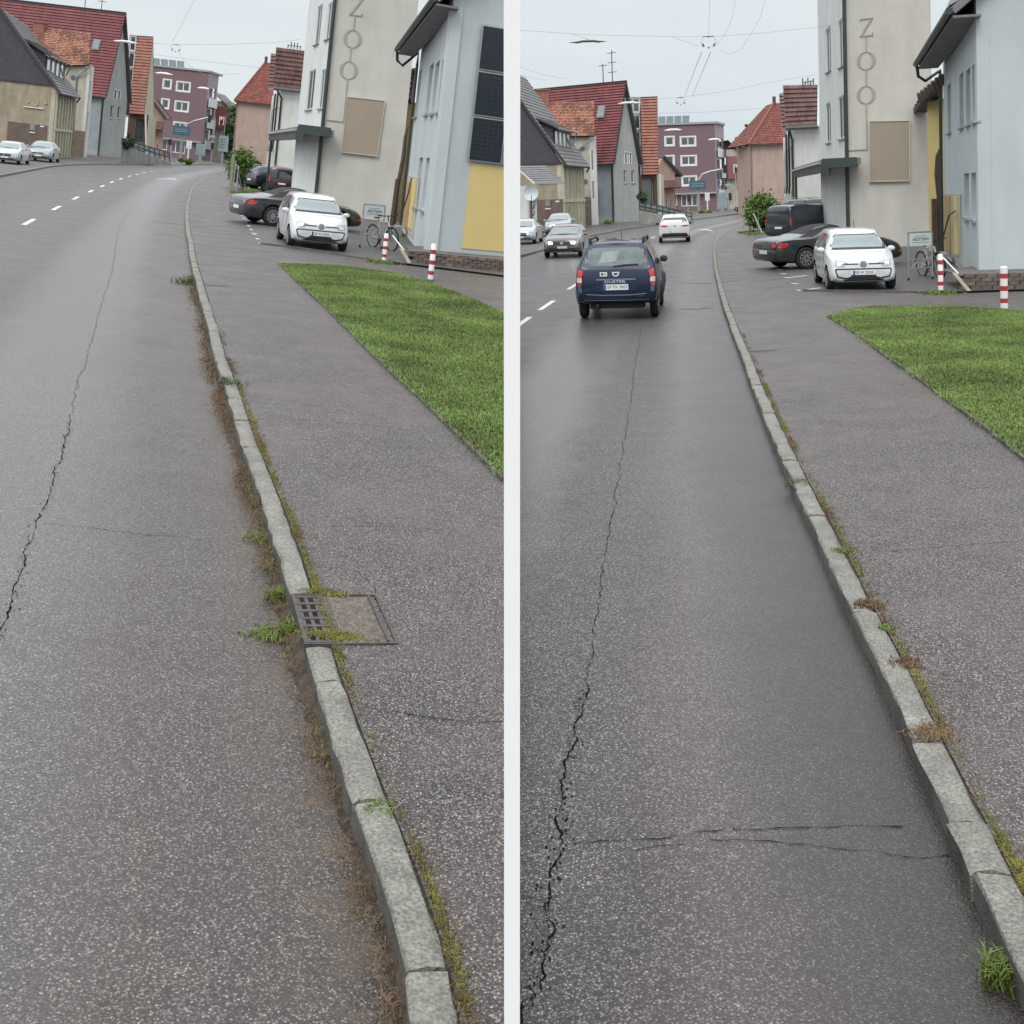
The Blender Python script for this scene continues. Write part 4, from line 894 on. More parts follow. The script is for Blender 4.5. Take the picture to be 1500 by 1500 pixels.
    for i in range(3): sw.op(sw.L*.15,sw.L*.85,zt*(.25+.24*i),zt*(.36+.24*i),sill=False,rec=.6,fr=.1)
    sw.build(rt,mat('pale_purple',(.36,.30,.32),.8,.1,1),'side_wall',gm=M_GLASSP)
    for i in range(3):
        mb=MB(); mb.box(sw.pt(sw.L*.5,zt*(.185+.24*i),-.35),(sw.L*.8,.12,zt*.1),ax=(sw.u,sw.n,UP)); S.part(mb,'balcony_front',M_WFRAME if i!=1 else M_GLASSP,rt)
    mb=MB(); mb.prism([w.pt(-.2,zt,-.25),w.pt(w.L+.25,zt,-.25),sw.pt(sw.L,zt,-.25),sw.pt(sw.L,zt,-.25)+w.n*2,w.pt(-.2,zt,6)],UP*.35); S.part(mb,'parapet',M_SILL,rt)
    x0,x1=d['pv']; 
    for i in range(4):
        u0,_=w.uz(x0+(x1-x0)*i/4,d['top']); u1,_=w.uz(x0+(x1-x0)*(i+.88)/4,d['top']); mb=MB(); mb.box(w.pt((u0+u1)/2,zt+1.0,1.2),(u1-u0,.08,1.25),ax=(w.u,(w.n+UP*.5).normalized(),(UP-w.n*.5).normalized())); S.part(mb,'solar_panel',mat('pale_solar',(.35,.42,.45),.3,.1,2,coat=.5),rt)
    for zf_ in (.205,):
        mb=MB(); mb.box(w.pt(w.L*.5,zt*zf_,-.35),(w.L,.7,.25),ax=(w.u,w.n,UP)); S.part(mb,'shop_awning',M_SILL,rt)
    # ---- red and cream houses at the end
    d=D['h7']; P=S.G(*d['P']);Q=S.G(*d['Q']); rt=S.thing('far_cream_house','far cream house with a red upper box and dark sloping roof '+sd,'house',tuple(Q))
    x0,y0,x1,y1=d['red']; w=Wall(S,P,Q,0,S.hit(P,Q,x0+4,y0-10).z,.3); w.op(w.L*.5,w.L*.6,w.z1*.3,w.z1*.4,sill=False); w.build(rt,M_CREAMD,'front_wall')
    a=S.hit(P,Q,x0,y1);b=S.hit(P,Q,x1,y1);zz=S.hit(P,Q,(x0+x1)/2,y0).z; mb=MB(); mb.box((a+b)/2+UP*(zz-a.z)/2-w.n*.5,((b-a).length,1,zz-a.z),ax=(w.u,w.n,UP)); S.part(mb,'red_bay',mat('red_cladding',(.26,.10,.10),.8,.15,1.5),rt)
    roofslab(S,rt,w.pt(w.L+.6,w.z1*.8,-.5),w.pt(w.L+.6,w.z1*.8,8),w.pt(.2,w.z1+1.6,8),w.pt(.2,w.z1+1.6,-.5),M_SLATER,rows=10)
    # ---- pink house with red hipped roof
    d=D['h8']; P=S.G(*d['P']);Q=S.G(*d['Q']); rt=S.thing('pink_house','pink rendered house with an old red tiled hip roof '+sd,'house',tuple(P))
    e0=S.hit(P,Q,*d['eave']);e1=S.hit(P,Q,*d['eaver']); w=Wall(S,P,Q,0,(e0.z+e1.z)/2-.1,.3); w.build(rt,M_PINK,'gable_wall')
    lw=Wall(S,P,P+w.n*9+w.u*1,0,w.z1,.3); lw.n=w.u; lw.build(rt,M_PINK,'street_wall')
    t0=S.hit(P,Q,*d['ap'],3.2);t1=S.hit(P,Q,*d['apr'],3.2); e0=w.pt(-.3,w.z1+.1,-.35);e1=w.pt(w.L+.3,w.z1+.1,-.35)
    roofslab(S,rt,e0,e1,t1,t0,M_REDT,rows=24,depth=.06)
    roofslab(S,rt,e0+w.n*.01,e0+w.n*9,t0+w.n*3,t0+w.n*.01,M_REDT,rows=24,depth=.06,name='side_roof')
    mb=MB(); mb.bar(e0+UP*.05,t0+UP*.1,.25,.16); S.part(mb,'hip_ridge',M_REDT,rt)
    mb=MB(); mb.box(t0+UP*.3,(.35,.35,1.0)); S.part(mb,'chimney',M_RUST,rt)
    mb=MB(); mb.bar(w.pt(-.3,w.z1,-.45),w.pt(w.L+.2,w.z1,-.45),.14,.14); S.part(mb,'gutter',M_RUST,rt)
    # ---- cream house with brown pantile roof
    d=D['h9']; P=S.G(*d['P']);Q=S.G(*d['Q']);Fp=S.G(*d['far']); rt=S.thing('brown_roofed_house','pale house with brown pantile roof and white downpipes '+sd,'house',tuple(P))
    ze=S.hit(P,Q,*d['eaver']).z; w=Wall(S,P,Q,0,ze,.3); w.build(rt,M_WHITE,'gable_wall')
    sw=Wall(S,Fp,P,0,ze,.3)
    for i in range(3): sw.op(sw.L*(.15+.28*i),sw.L*(.3+.28*i),ze*.56,ze*.82,sill=False,fr=.06); sw.op(sw.L*(.15+.28*i),sw.L*(.3+.28*i),ze*.1,ze*.36,sill=False,fr=.06)
    sw.build(rt,M_WHITE,'street_wall')
    H=lambda p,off: S.hit(P,Q,p[0],p[1],off)
    roofslab(S,rt,H(d['eave'],-.5),H(d['eaver'],-.5),H(d['rt'],3.0),H(d['lt'],3.0),M_BTILE,rows=9,cols=18,depth=.11,ms=M_WFRAME)
    a=H(d['r2'],4.5); b=H(d['r2b'],.5); roofslab(S,rt,b,b+w.u*1.2,a+w.u*1.2,a,M_BTILE,rows=10,depth=.1,name='side_roof',ms=M_WFRAME)
    mb=MB(); mb.bar(H(d['eave'],-.6)-UP*.15,H(d['eaver'],-.6)-UP*.15,.12,.14); S.part(mb,'gutter',M_PIPE,rt)
    pipe(S,rt,[H(d['eave'],-.6)-UP*.2+w.u*.3,w.pt(.1,ze-.9,-.1),w.pt(.1,.1,-.1)],.09,M_PIPE)
    for k in range(3): pipe(S,rt,[sw.pt(sw.L*(.2+.3*k),ze-.1,-.12),sw.pt(sw.L*(.2+.3*k),ze*.42,-.12),sw.pt(sw.L*(.1+.3*k),ze*.34,-.12)],.08,M_PIPE if k else M_WFRAME)
    mb=MB()
    c=H(d['rt'],3.0)-w.u*1.6+UP*.1
    for k in range(5): mb.tube([c+w.u*.28*k,c+w.u*.28*k+UP*random.uniform(.3,.6)],.05,5)
    mb.bar(c+UP*.25,c+w.u*1.2+UP*.25,.05,.05); S.part(mb,'roof_bracket',M_RAIL,rt)
    # ---- the tall cream house with painted letters
    d=D['h10']; Q=S.G(*d['Q']);R_=S.G(*d['R']);Fp=S.G(*d['far']); rt=S.thing('lettered_house','tall cream house lettered ZOO with tan panel '+sd,'house',tuple(Q))
    zt=13.0; w=Wall(S,Q,R_,0,zt,.35); w.build(rt,M_ZOO,'gable_wall')
    sw=Wall(S,Fp,Q,0,zt,.35)
    if not A: 
        for x0,y0,x1,y1 in ((1210,40,1217,105),(1228.5,26,1238.5,97),(1210,150,1217,209),(1228.5,140,1238.5,203)): sw.oppx(x0,y0,x1,y1,mull=2,fr=.06,rec=.04,gm=mat('slim_glass',(.06,.075,.085),.35,.2,1,spec=.15))
    else:
        for x0,y0,x1,y1 in ((463,10,470,63),(479,5,488,55),(450.5,104,460,160),(469,102,480,158)): sw.oppx(x0,y0,x1,y1,mull=2,fr=.06,rec=.04,gm=mat('slim_glass',(.06,.075,.085),.35,.2,1,spec=.15))
    ok=[]
    for o in sw.ops: ok.append((o[0],o[1],o[2],min(o[3],zt-.3),o[4]))
    a1=[o for o in ok]; L0=min(o[0] for o in a1);  sw.ops=a1; sw.build(rt,mat('white_side_render',(.66,.68,.66),.9,.05,.8,streak=.08),'street_wall')
    roofslab(S,rt,w.pt(-.5,zt,-.5),w.pt(w.L+.4,zt,-.5),w.pt(w.L+.4,zt+3,4),w.pt(-.5,zt+3,4),M_BTILE,rows=8)
    x0,y0,x1,y1,x2,y2,x3,y3=d['panel']; T=lambda x,y,off: S.hit(w.P,w.Q,x,y)+w.n*off
    a,b,c_,e_=T(x0,y0,-.05),T(x1,y1,-.05),T(x3,y3,-.05),T(x2,y2,-.05); mb=MB(); mb.prism([a,b,c_,e_],-w.n*.05); S.part(mb,'tan_panel',M_PANEL,rt)
    mb=MB(); 
    for p,q in ((a,b),(b,c_),(c_,e_),(e_,a)): mb.bar(p-w.n*.052,q-w.n*.052,.06,.02)
    S.part(mb,'panel_border',mat('panel_border',(.66,.63,.56),.8,.05,2),rt)
    # letters: two O rings, a Z and thin connecting line in relief
    ro=13/F*Q.y*1.0
    for (x,y) in d['O']:
        c=T(x,y,-.02); mb=MB(); n_=28
        for i in range(n_):
            t0,t1=2*math.pi*i/n_,2*math.pi*(i+1)/n_
            f0,f1=[ro*(1-.30*abs(math.cos(t))**1.5-.05) for t in (t0,t1)]
            P0=lambda r,t:c+w.u*math.cos(t)*r+UP*math.sin(t)*r*1.0
            mb.prism([P0(ro,t0),P0(ro,t1),P0(f1,t1),P0(f0,t0)],-w.n*.012)
        S.part(mb,'letter_o',M_GROOVE,rt)
    c=T(*d['Z'],-.02); h_=ro*1.05; mb=MB(); 
    def sp(a,b,wd): 
        mb.bar(c+w.u*a[0]*h_+UP*a[1]*h_,c+w.u*b[0]*h_+UP*b[1]*h_,.014,wd,up=w.n if False else UP)
    def poly(ps): mb.prism([c+w.u*p[0]*h_+UP*p[1]*h_ for p in ps],-w.n*.014)
    poly([(-.62,.95),(.72,.95),(.72,.86),(-.62,.80)]); poly([(-.62,.86),(-.5,.86),(-.62,.6)]); poly([(.45,.87),(.74,.95),(-.4,-.86),(-.7,-.95)]); poly([(-.7,-.95),(.7,-.95),(.7,-.80),(-.5,-.85)]); poly([(.6,-.6),(.7,-.6),(.7,-.85),(.55,-.85)])
    S.part(mb,'letter_z',M_GROOVE,rt)
    mb=MB(); k=d['O']; lw_=.05
    O0=T(*k[0],-.02);O1=T(*k[1],-.02);Zc=T(*d['Z'],-.02)
    mid=T(d['line'][0],d['line'][1],-.02); mid.x=O1.x; mid.y=O1.y
    for p,q in ((Zc-UP*h_*.95,O0+UP*ro),(O0-UP*ro,O1+UP*ro),(O1-UP*ro,V2(O1,mid.z)),(V2(O1,mid.z),V2(T(d['line'][2],d['line'][3],-.02),mid.z))): mb.bar(p,q,.03,lw_) if (p-q).z<.01 and abs((p-q).z)<.01 else mb.box((p+q)/2,(lw_,.03,abs(p.z-q.z)),ax=(w.u,w.n,UP))
    S.part(mb,'letter_line',M_GROOVE,rt,kind='stuff')
    pipe(S,rt,[w.pt(.08,zt,-.13),w.pt(.08,0.1,-.13)],.085,M_PIPE)
    # dark canopy running along the street side
    cn=d['can']; zf_=.0; off=-.9
    K0=S.hit(w.P,w.Q,*cn['near'],-.9); Kb=S.hit(w.P,w.Q,*cn['nearb'],-.9); Kr=S.hit(w.P,w.Q,*cn['nr'],-.9); Kd=S.hit(w.P,w.Q,*cn['drop'],-.9)
    fd=Q.y*1.32; F0=S.at(*cn['far'],fd); Fb=S.at(*cn['farb'],fd)
    # front fascia
    mb=MB(); mb.box((K0+Kr)/2+UP*((Kb.z+Kd.z)/2-K0.z)*.28-UP*0,((Kr-K0).length,.25,(K0.z-Kb.z)*.78),ax=(w.u,w.n,UP)); S.part(mb,'canopy_fascia',M_CANOPY,rt)
    mb=MB(); mb.box(V2(K0,(K0.z+Kd.z)/2)+w.u*.13*1.0+w.n*.02,(.32,.3,K0.z-Kd.z),ax=(w.u,w.n,UP)); S.part(mb,'canopy_bracket',M_CANOPY,rt)
    dv=V2(F0,0)-V2(K0,0); zk0,zk1=Kb.z+.25,K0.z; 
    mb=MB(); mb.prism([V2(K0,zk0+.05),V2(K0,zk1),V2(K0,zk1)+w.u*1.6,V2(K0,zk0)+w.u*1.6],dv+UP*0); S.part(mb,'canopy_roof',M_CANOPT,rt)
    mb=MB(); mb.prism([V2(K0,zk0-.3)-w.u*.08,V2(K0,zk0+.08)-w.u*.08,V2(K0,zk0+.08)+w.u*.1,V2(K0,zk0-.3)+w.u*.1],dv); S.part(mb,'canopy_edge',M_CANOPY,rt)
    mb=MB(); mb.tube([V2(K0,zk0+.1)-w.u*.12,V2(F0,zk0+.1)-w.u*.12],.06,8); S.part(mb,'canopy_gutter',M_ALU,rt)
    pipe(S,rt,[V2(K0,zk0)+dv+w.u*.1,V2(K0,0.1)+dv+w.u*.1],.07,M_PIPE,'canopy_post')
    # ---- yellow house strip with ragged tiled roof
    d=D['h11']; P=S.G(*d['P']);Q=S.G(*d['Q']); rt=S.thing('yellow_house','narrow yellow house front with ragged red tiled roof edge '+sd,'house',tuple(P))
    w2=Wall(S,P,Q,0,S.hit(P,Q,d['P'][0],d['top']).z,.3); w2.build(rt,M_YEL,'front_wall')
    q=[S.hit(P,Q,*d['roof'][0],-1.0),S.hit(P,Q,*d['roof'][1],-1.0),S.hit(P,Q,*d['roof'][2],.6),S.hit(P,Q,*d['roof'][3],.6)]
    roofslab(S,rt,*q,M_REDT,rows=5,cols=5,depth=.12)
    mb=MB()
    for i in range(7):
        p=q[3].lerp(q[2],i/6); mb.tube([p-UP*.1,p+UP*.25-w2.n*.1+w2.u*.12],.09,7)
    S.part(mb,'ridge_tiles',mat('mossy_ridge_tiles',(.12,.10,.08),.9,.3,6),rt)
    # ---- pale blue house
    d=D['h12']; Fp=S.G(*d['Fp']);N=S.G(*d['N'],.36); E=S.G(*d['E'],.36); rt=S.thing('blue_house','pale blue rendered house with slim windows and dark eave '+sd,'house',tuple(V2(N,0)))
    zt=8.6; sw=Wall(S,Fp,N,0,zt,.3)
    G2=mat('slim_glass',(.06,.075,.085),.35,.2,1,spec=.15)
    if not A: wins=((1388,123,1393,194,M_GLASS),(1405.5,107,1411.5,186,G2),(1415,101,1421.5,182,G2),(1424.5,92,1432,178,G2),(1412.5,254,1419.5,319,G2),(1423,253,1430.5,322,G2))
    else: wins=((607,104,618,171,M_GLASS),(625,95,633,167,G2),(633,92,642,166,G2),(641.5,87,652,164,G2),(609,231,617.5,304,G2),(618,231.5,628,308,G2))
    for x0,y0,x1,y1,gm in wins:
        if A:  # panes lean in the picture: take the middle column
            xm=(x0+x1)/2; hw=(2.0 if gm is M_GLASS else 2.6); ua,_=sw.uz(xm-hw,(y0+y1)/2); ub,_=sw.uz(xm+hw,(y0+y1)/2); _,za=sw.uz(xm+3,y0); _,zb=sw.uz(xm-3,y1); sw.op(min(ua,ub),max(ua,ub),zb,za,gm=gm,fr=.07,rec=.14,sm=M_ALU)
        else: sw.oppx(x0,y0,x1,y1,gm=gm,fr=.07,rec=.14,sm=M_ALU)
    sw.build(rt,M_BLUEW,'street_wall')
    w=Wall(S,N,E,0,zt,.3); w.build(rt,M_BLUEW,'gable_wall'); ap=w.pt(w.L*.5,zt+w.L*.32)
    gable(S,rt,[w.pt(0,zt),w.pt(w.L,zt),ap],w.n*.3,M_BLUEW,'gable')
    ef=S.hit(sw.P,sw.Q,*d['wf']); 
    # eave: passes through the far gutter end seen in the picture and runs parallel to the street wall
    ov=.62; e0=S.at(*d['eavef'],Fp.y-.3); dz=e0.z; so=-w.u*ov
    e1=V2(N,dz)+so-w.n*.35; e0=V2(e0,dz)
    rg0=e0+w.u*6+UP*5.0; rg1=e1+w.u*6+UP*5.0
    roofslab(S,rt,e0,e1,rg1,rg0,mat('grey_eave_tiles',(.11,.105,.11),.8,.2,3),rows=20,cols=22,depth=.07,th=.12,ms=mat('eave_soffit',(.19,.17,.18),.8,.2,3))
    sw_n=(sw.u)
    mb=MB(); mb.prism([e0-UP*.2+w.u*.02,e1-UP*.2+w.u*.02,e1-UP*.2+w.u*ov*1.1,e0-UP*.2+w.u*ov*1.1],UP*.06); S.part(mb,'soffit',mat('eave_soffit',(.19,.17,.18),.8,.2,3),rt)
    pipe(S,rt,[e0-UP*.02-w.u*.06,e1-UP*.02-w.u*.06],.1,M_PIPE,'gutter')
    fz=ef.z; Fo=V2(Fp,0)-sw.n*.1-sw.u*.05
    pipe(S,rt,[e0-UP*.1-w.u*.02,e0-UP*.45+w.u*.02,e0-UP*.62+w.u*.25,V2(Fo,fz+.15),V2(Fo,fz-.35),V2(Fo,.1)],.06,M_PIPE)
    mb=MB()
    for k in range(5): b=e0.lerp(rg0,.08+.03*k)+w.n*.2+sw.u*(.5); mb.bar(b+UP*.05,b+UP*.5+sw.u*.1,.03,.05)
    S.part(mb,'snow_guard',M_ALU,rt)
    # solar field and yellow stripe on the near wall
    if d['pv']:
        pv=d['pv']; 
        ul,zt_=w.uz(*pv['tl']); _,zb=w.uz(pv['bl'][0],pv['bl'][1]); ul=(ul+w.uz(*pv['bl'])[0])/2; mh=(zt_-zb)/pv['n']; mw=1.05
        for i in range(pv['m']):
            for j in range(pv['n']):
                c=w.pt(ul+mw*(i+.5),zb+mh*(j+.5),-.09); mb=MB(); mb.box(c,(mw-.03,.05,mh-.03),ax=(w.u,w.n,UP)); pn=S.part(mb,'solar_module',M_ALU,rt); mb=MB(); 
                mb.box(c-w.n*.03,(mw-.10,.03,mh-.10),ax=(w.u,w.n,UP)); S.part(mb,'cell_sheet',M_PV,pn,rt); mb=MB()
                nx,nz_=6,10
                for a in range(1,nx): mb.box(c-w.n*.047+w.u*(mw-.1)*(a/nx-.5),(.008,.004,mh-.12),ax=(w.u,w.n,UP))
                for a in range(1,nz_): mb.box(c-w.n*.0485+UP*(mh-.1)*(a/nz_-.5),(mw-.12,.004,.012),ax=(w.u,w.n,UP))
                S.part(mb,'busbar_grid',M_PVF,pn,rt)
        uy,_=w.uz(*d['yel']); mb=MB(); mb.box(w.pt(uy+3,(.55+zb-.05)/2,-.012),(6,.02,zb-.05-.55),ax=(w.u,w.n,UP)); S.part(mb,'yellow_stripe',M_YEL,rt)
        mb=MB(); mb.box(w.pt(ul+4.2,zt_+1.0,-.012),(6.2,.02,1.4),ax=(w.u,w.n,UP)); S.part(mb,'yellow_stripe',M_YEL,rt)
    S.bw=w; S.bsw=sw; S.zw=Wall(S,S.G(*D['h10']['Q']),S.G(*D['h10']['R']),0,5)
houses(SB); houses(SA)
# ---------------------------------------------------------------- cars
M_TYRE=mat('tyre_rubber',(.018,.018,.019),.85,.2,6); M_RIM=mat('wheel_alloy',(.45,.46,.47),.3,.1,4,metal=.7); M_BLK=mat('black_plastic',(.022,.023,.025),.55,.2,5)
M_PLATE=mat('plate_white',(.72,.73,.72),.45,.02,3); M_PLBLUE=mat('plate_blue',(.03,.06,.28),.4,.05,3); M_INK=mat('black_ink',(.015,.015,.018),.5,.02,3)
M_LRED=mat('red_lamp_glass',(.55,.02,.02),.12,.1,8,coat=1); M_LWH=mat('clear_lamp_glass',(.34,.36,.37),.12,.45,14,coat=1); M_CHR=mat('chrome',(.6,.61,.62),.15,.1,5,metal=.9)
M_WS=glassm('windscreen',(.11,.16,.16),.09); M_CG=glassm('car_side_glass',(.05,.07,.075),.08); M_DARKG=glassm('dark_car_glass',(.02,.026,.03),.07)
M_LON=mat('lit_headlamp',(.9,.9,.85),.2,.02,3,emit=((1,.97,.9),6.0)); M_UNDER=mat('underbody_black',(.01,.01,.01),.95,.1,5)
def paint(n,c,metal=0): return mat('car_paint_'+n,c,.28 if metal else .32,.03,.6,coat=1,metal=metal*.35)
def textmesh(txt,size,extr=.002):
    cu=bpy.data.curves.new('t','FONT'); cu.body=txt; cu.size=size; cu.extrude=extr; cu.align_x='CENTER'; cu.align_y='CENTER'; cu.resolution_u=2
    o=bpy.data.objects.new('t',cu); COL.objects.link(o); dg=bpy.context.evaluated_depsgraph_get(); me=bpy.data.meshes.new_from_object(o.evaluated_get(dg)); bpy.data.objects.remove(o); bpy.data.curves.remove(cu); me.materials.clear(); me.materials.append(M_INK); return me
def addtext(parent,txt,size,loc,X,Y,m,width=None,name='lettering'):
    """flat lettering: X reading direction, Y up direction"""
    me=textmesh(txt,size); X=Vector(X).normalized();Y=Vector(Y).normalized();Z=X.cross(Y)
    if width:
        xs=[v.co.x for v in me.vertices]; k=width/(max(xs)-min(xs))
        for v in me.vertices: v.co.x*=k
    Mx=Matrix((X,Y,Z)).transposed()
    for v in me.vertices: v.co=Mx@v.co+Vector(loc)
    me.materials.clear(); me.materials.append(m); o=bpy.data.objects.new(name,me); link(o,parent); return o
class Car:
    def __init__(s,tab,Rw,wx,track,pm,label,name='parked_car',cat='car',group=None,scale=1,ring=16):
        s.root=bpy.data.objects.new(name,None); link(s.root,label=label,category=cat,group=group); INFO[s.root.name]=(Vector(),0); s.pm=pm
        n=len(tab); T=np.array(tab,float); xs=T[:,0]; X=[]
        for i in range(n-1):
            for k in range(3): X.append(xs[i]+(xs[i+1]-xs[i])*k/3)
        X.append(xs[-1]); X=np.array(X)
        def cr_(col):
            y=T[:,col]; m=np.gradient(y,xs); out=[]
            for x in X:
                i=min(max(np.searchsorted(xs,x)-1,0),n-2); h=xs[i+1]-xs[i]; t=(x-xs[i])/h
                d=(y[i+1]-y[i])/h; m0=m[i] if m[i]*d>0 else 0; m1=m[i+1] if m[i+1]*d>0 else 0; m0=np.sign(m0)*min(abs(m0),3*abs(d)); m1=np.sign(m1)*min(abs(m1),3*abs(d))
                out.append((2*t**3-3*t**2+1)*y[i]+(t**3-2*t**2+t)*h*m0+(-2*t**3+3*t**2)*y[i+1]+(t**3-t**2)*h*m1)
            return np.array(out)
        zb,zs,zt,wl,ws,wt=[cr_(c) for c in range(1,7)]
        rows=[]
        for i,x in enumerate(X):
            b,sh,t,a,c,d=zb[i],zs[i],zt[i],wl[i],ws[i],wt[i]; mid=(b+sh)/2
            half=[(a*.80,b),(a*.96,b+.05),(a,b+(sh-b)*.3),(a*1.005,mid+.03),(a*.995*.5+c*.5,sh-(sh-b)*.14),(c,sh),(c*.62+d*.38,sh+(t-sh)*.42),(d*1.03,t-(t-sh)*.16),(d*.95,t-(t-sh)*.04),(d*.6,t+.012),(0,t+.02)]
            rows.append([(x,y,z) for y,z in half]+[(x,-y,z) for y,z in half[:-1][::-1]])
        v=[p for r in rows for p in r]; m=len(rows[0]); f=[]
        for i in range(len(rows)-1):
            for j in range(m): f.append([i*m+j,i*m+(j+1)%m,(i+1)*m+(j+1)%m,(i+1)*m+j])
        f.append(list(range(m))[::-1]); f.append([(len(rows)-1)*m+j for j in range(m)])
        me=bpy.data.meshes.new('body'); me.from_pydata(v,[],f); me.materials.append(pm); me.materials.append(M_UNDER)
        bm=bmesh.new(); bm.from_mesh(me); bmesh.ops.recalc_face_normals(bm,faces=bm.faces); bm.to_mesh(me)
        s.bvh=BVHTree.FromBMesh(bm); bm.free()
        body=bpy.data.objects.new('body',me); link(body,s.root); s.body=body
        # wheel arches cut out
        cut=MB()
        for wxx in wx:
            for sy in (-1,1): cut.lathe([(Rw+.055,-.16),(Rw+.055,.3)],(wxx,sy*(track/2),Rw+.01),(0,sy,0),24)
        cme=cut.mesh('cut',[M_UNDER]); co=bpy.data.objects.new('cut',cme); COL.objects.link(co); md=body.modifiers.new('b','BOOLEAN'); md.operation='DIFFERENCE'; md.object=co; md.solver='EXACT'
        try: md.material_mode='TRANSFER'
        except Exception: pass
        dg=bpy.context.evaluated_depsgraph_get(); nm=bpy.data.meshes.new_from_object(body.evaluated_get(dg)); body.modifiers.clear(); body.data=nm; bpy.data.objects.remove(co)
        nm.polygons.foreach_set('use_smooth',[True]*len(nm.polygons)); nm.set_sharp_from_angle(angle=R(38))
        s.Rw=Rw; s.L0=xs[0]; s.L1=xs[-1]
        for wxx in wx:
            for sy in (-1,1): s.wheel(wxx,sy,track/2)
    def wheel(s,x,sy,hy):
        Rw=s.Rw; c=Vector((x,sy*hy,Rw)); mb=MB(); w=.19; mb.lathe([(Rw*.64,-w/2),(Rw*.9,-w/2),(Rw*.985,-w*.36),(Rw,-w*.1),(Rw,w*.1),(Rw*.985,w*.36),(Rw*.9,w/2),(Rw*.66,w/2),(Rw*.64,w*.3)],c,(0,sy,0),28)
        me=mb.mesh('wheel',M_TYRE,smooth=40); o=bpy.data.objects.new('wheel',me); link(o,s.root)
        mb=MB(); mb.lathe([(Rw*.66,w*.46),(Rw*.60,w*.46),(Rw*.58,w*.2),(Rw*.1,w*.2)],c,(0,sy,0),24,mi=1)
        for k in range(10 if s.Rw<.33 else 5):
            a=2*math.pi*k/(10 if s.Rw<.33 else 5); d=Vector((math.cos(a),0,math.sin(a))); mb.bar(c+Vector((0,sy*w*.42,0)),c+d*Rw*.62+Vector((0,sy*w*.42,0)),.03,Rw*.14,up=Vector((0,1,0)))
        mb.lathe([(Rw*.15,w*.3),(Rw*.15,w*.5),(Rw*.08,w*.52)],c,(0,sy,0),12)
        mb.lathe([(Rw*.655,w*.40),(Rw*.66,w*.50),(Rw*.60,w*.50),(Rw*.6,w*.40)],c,(0,sy,0),24)
        me=mb.mesh('rim',[M_RIM,M_BLK]); r=bpy.data.objects.new('rim',me); link(r,o)
    def decal(s,pts,axis,sign,m,name,off=.006,parent=None,step=.07,sm=True,skirt=.03):
        bm=bmesh.new(); A=Vector((0,sign,0)) if axis=='y' else (Vector((sign,0,0)) if axis=='x' else Vector((0,0,sign)))
        to=(lambda a,b:Vector((a,0,b))) if axis=='y' else ((lambda a,b:Vector((0,a,b))) if axis=='x' else (lambda a,b:Vector((a,b,0))))
        bm.faces.new([bm.verts.new(to(*p)) for p in pts])
        for k,(i0,i1) in enumerate(((0,None),(1,None))):
            vals=[p[k] for p in pts]; lo,hi=min(vals),max(vals); n=int((hi-lo)/step)
            ax=to(1,0) if k==0 else to(0,1)
            for j in range(1,n+1):
                q=lo+(hi-lo)*j/(n+1); bmesh.ops.bisect_plane(bm,geom=bm.verts[:]+bm.edges[:]+bm.faces[:],plane_co=ax*q,plane_no=ax)
        dead=False
        for v in bm.verts:
            o=v.co+A*6; h=s.bvh.ray_cast(o,-A)
            if h[0] is None:
                h=s.bvh.find_nearest(v.co+A*2.0)
            v.co=h[0]+A*off
        r=bmesh.ops.extrude_edge_only(bm,edges=[e for e in bm.edges if len(e.link_faces)==1])
        for v in [g for g in r['geom'] if isinstance(g,bmesh.types.BMVert)]: v.co-=A*skirt
        bmesh.ops.recalc_face_normals(bm,faces=bm.faces)
        me=bpy.data.meshes.new(name); bm.to_mesh(me); bm.free(); me.materials.append(m)
        o=bpy.data.objects.new(name,me); link(o,parent or s.root)
        return o
    def sym(s,pts,*a,**k):
        if a[0]=='x': s.decal(pts,*a,**k); s.decal([(-p[0],p[1]) for p in pts],*a,**k)
        else: s.decal(pts,'y',1,*a[2:],**k); s.decal(pts,'y',-1,*a[2:],**k)
    def px(s,y,z,sign):
        h=s.bvh.ray_cast(Vector((6*sign,y,z)),Vector((-sign,0,0))); return h[0].x if h[0] is not None else sign*2
    def mirror(s,x,y,z,m,sz=(.16,.2,.14)):
        for sy in (-1,1):
            c=Vector((x,sy*(y+.09),z)); mb=MB(); mb.lathe([(.02,-.5),(.36,-.42),(.5,-.1),(.46,.3),(.3,.45)],(0,0,0),(1,0,0),12)
            for i,v in enumerate(mb.v): mb.v[i]=(c.x+v[0]*sz[0],c.y+v[1]*sz[1],c.z+v[2]*sz[2])
            mb.bar(c-Vector((0,sy*.1,.03)),c-Vector((0,sy*.22,.05)),.04,.03); o=bpy.data.objects.new('mirror',mb.mesh('mirror',m,smooth=50)); link(o,s.root)
    def plate(s,z,sign,txt=None,w=.52,h=.11,y=0,zz=None):
        x=max(s.px(dy,z,sign)*sign for dy in (y,y+w*.4,y-w*.4))*sign+sign*.012; mb=MB(); mb.box((x,y,z),(.012,w,h)); o=bpy.data.objects.new('number_plate',mb.mesh('number_plate',M_PLATE)); link(o,s.root)
        mb=MB(); mb.box((x+sign*.007,y-sign*(w/2-.025) ,z),(.004,.045,h*.96)); b=bpy.data.objects.new('plate_band',mb.mesh('plate_band',M_PLBLUE)); link(b,o)
        if txt: addtext(o,txt,h*.85,(x+sign*.008,y+sign*.02,z),(0,sign,0),(0,0,1),M_INK,width=w*.84,name='plate_lettering')
        return o
    def box(s,c,size,m,name,parent=None):
        mb=MB(); mb.box(c,size); o=bpy.data.objects.new(name,mb.mesh(name,m)); link(o,parent or s.root); return o
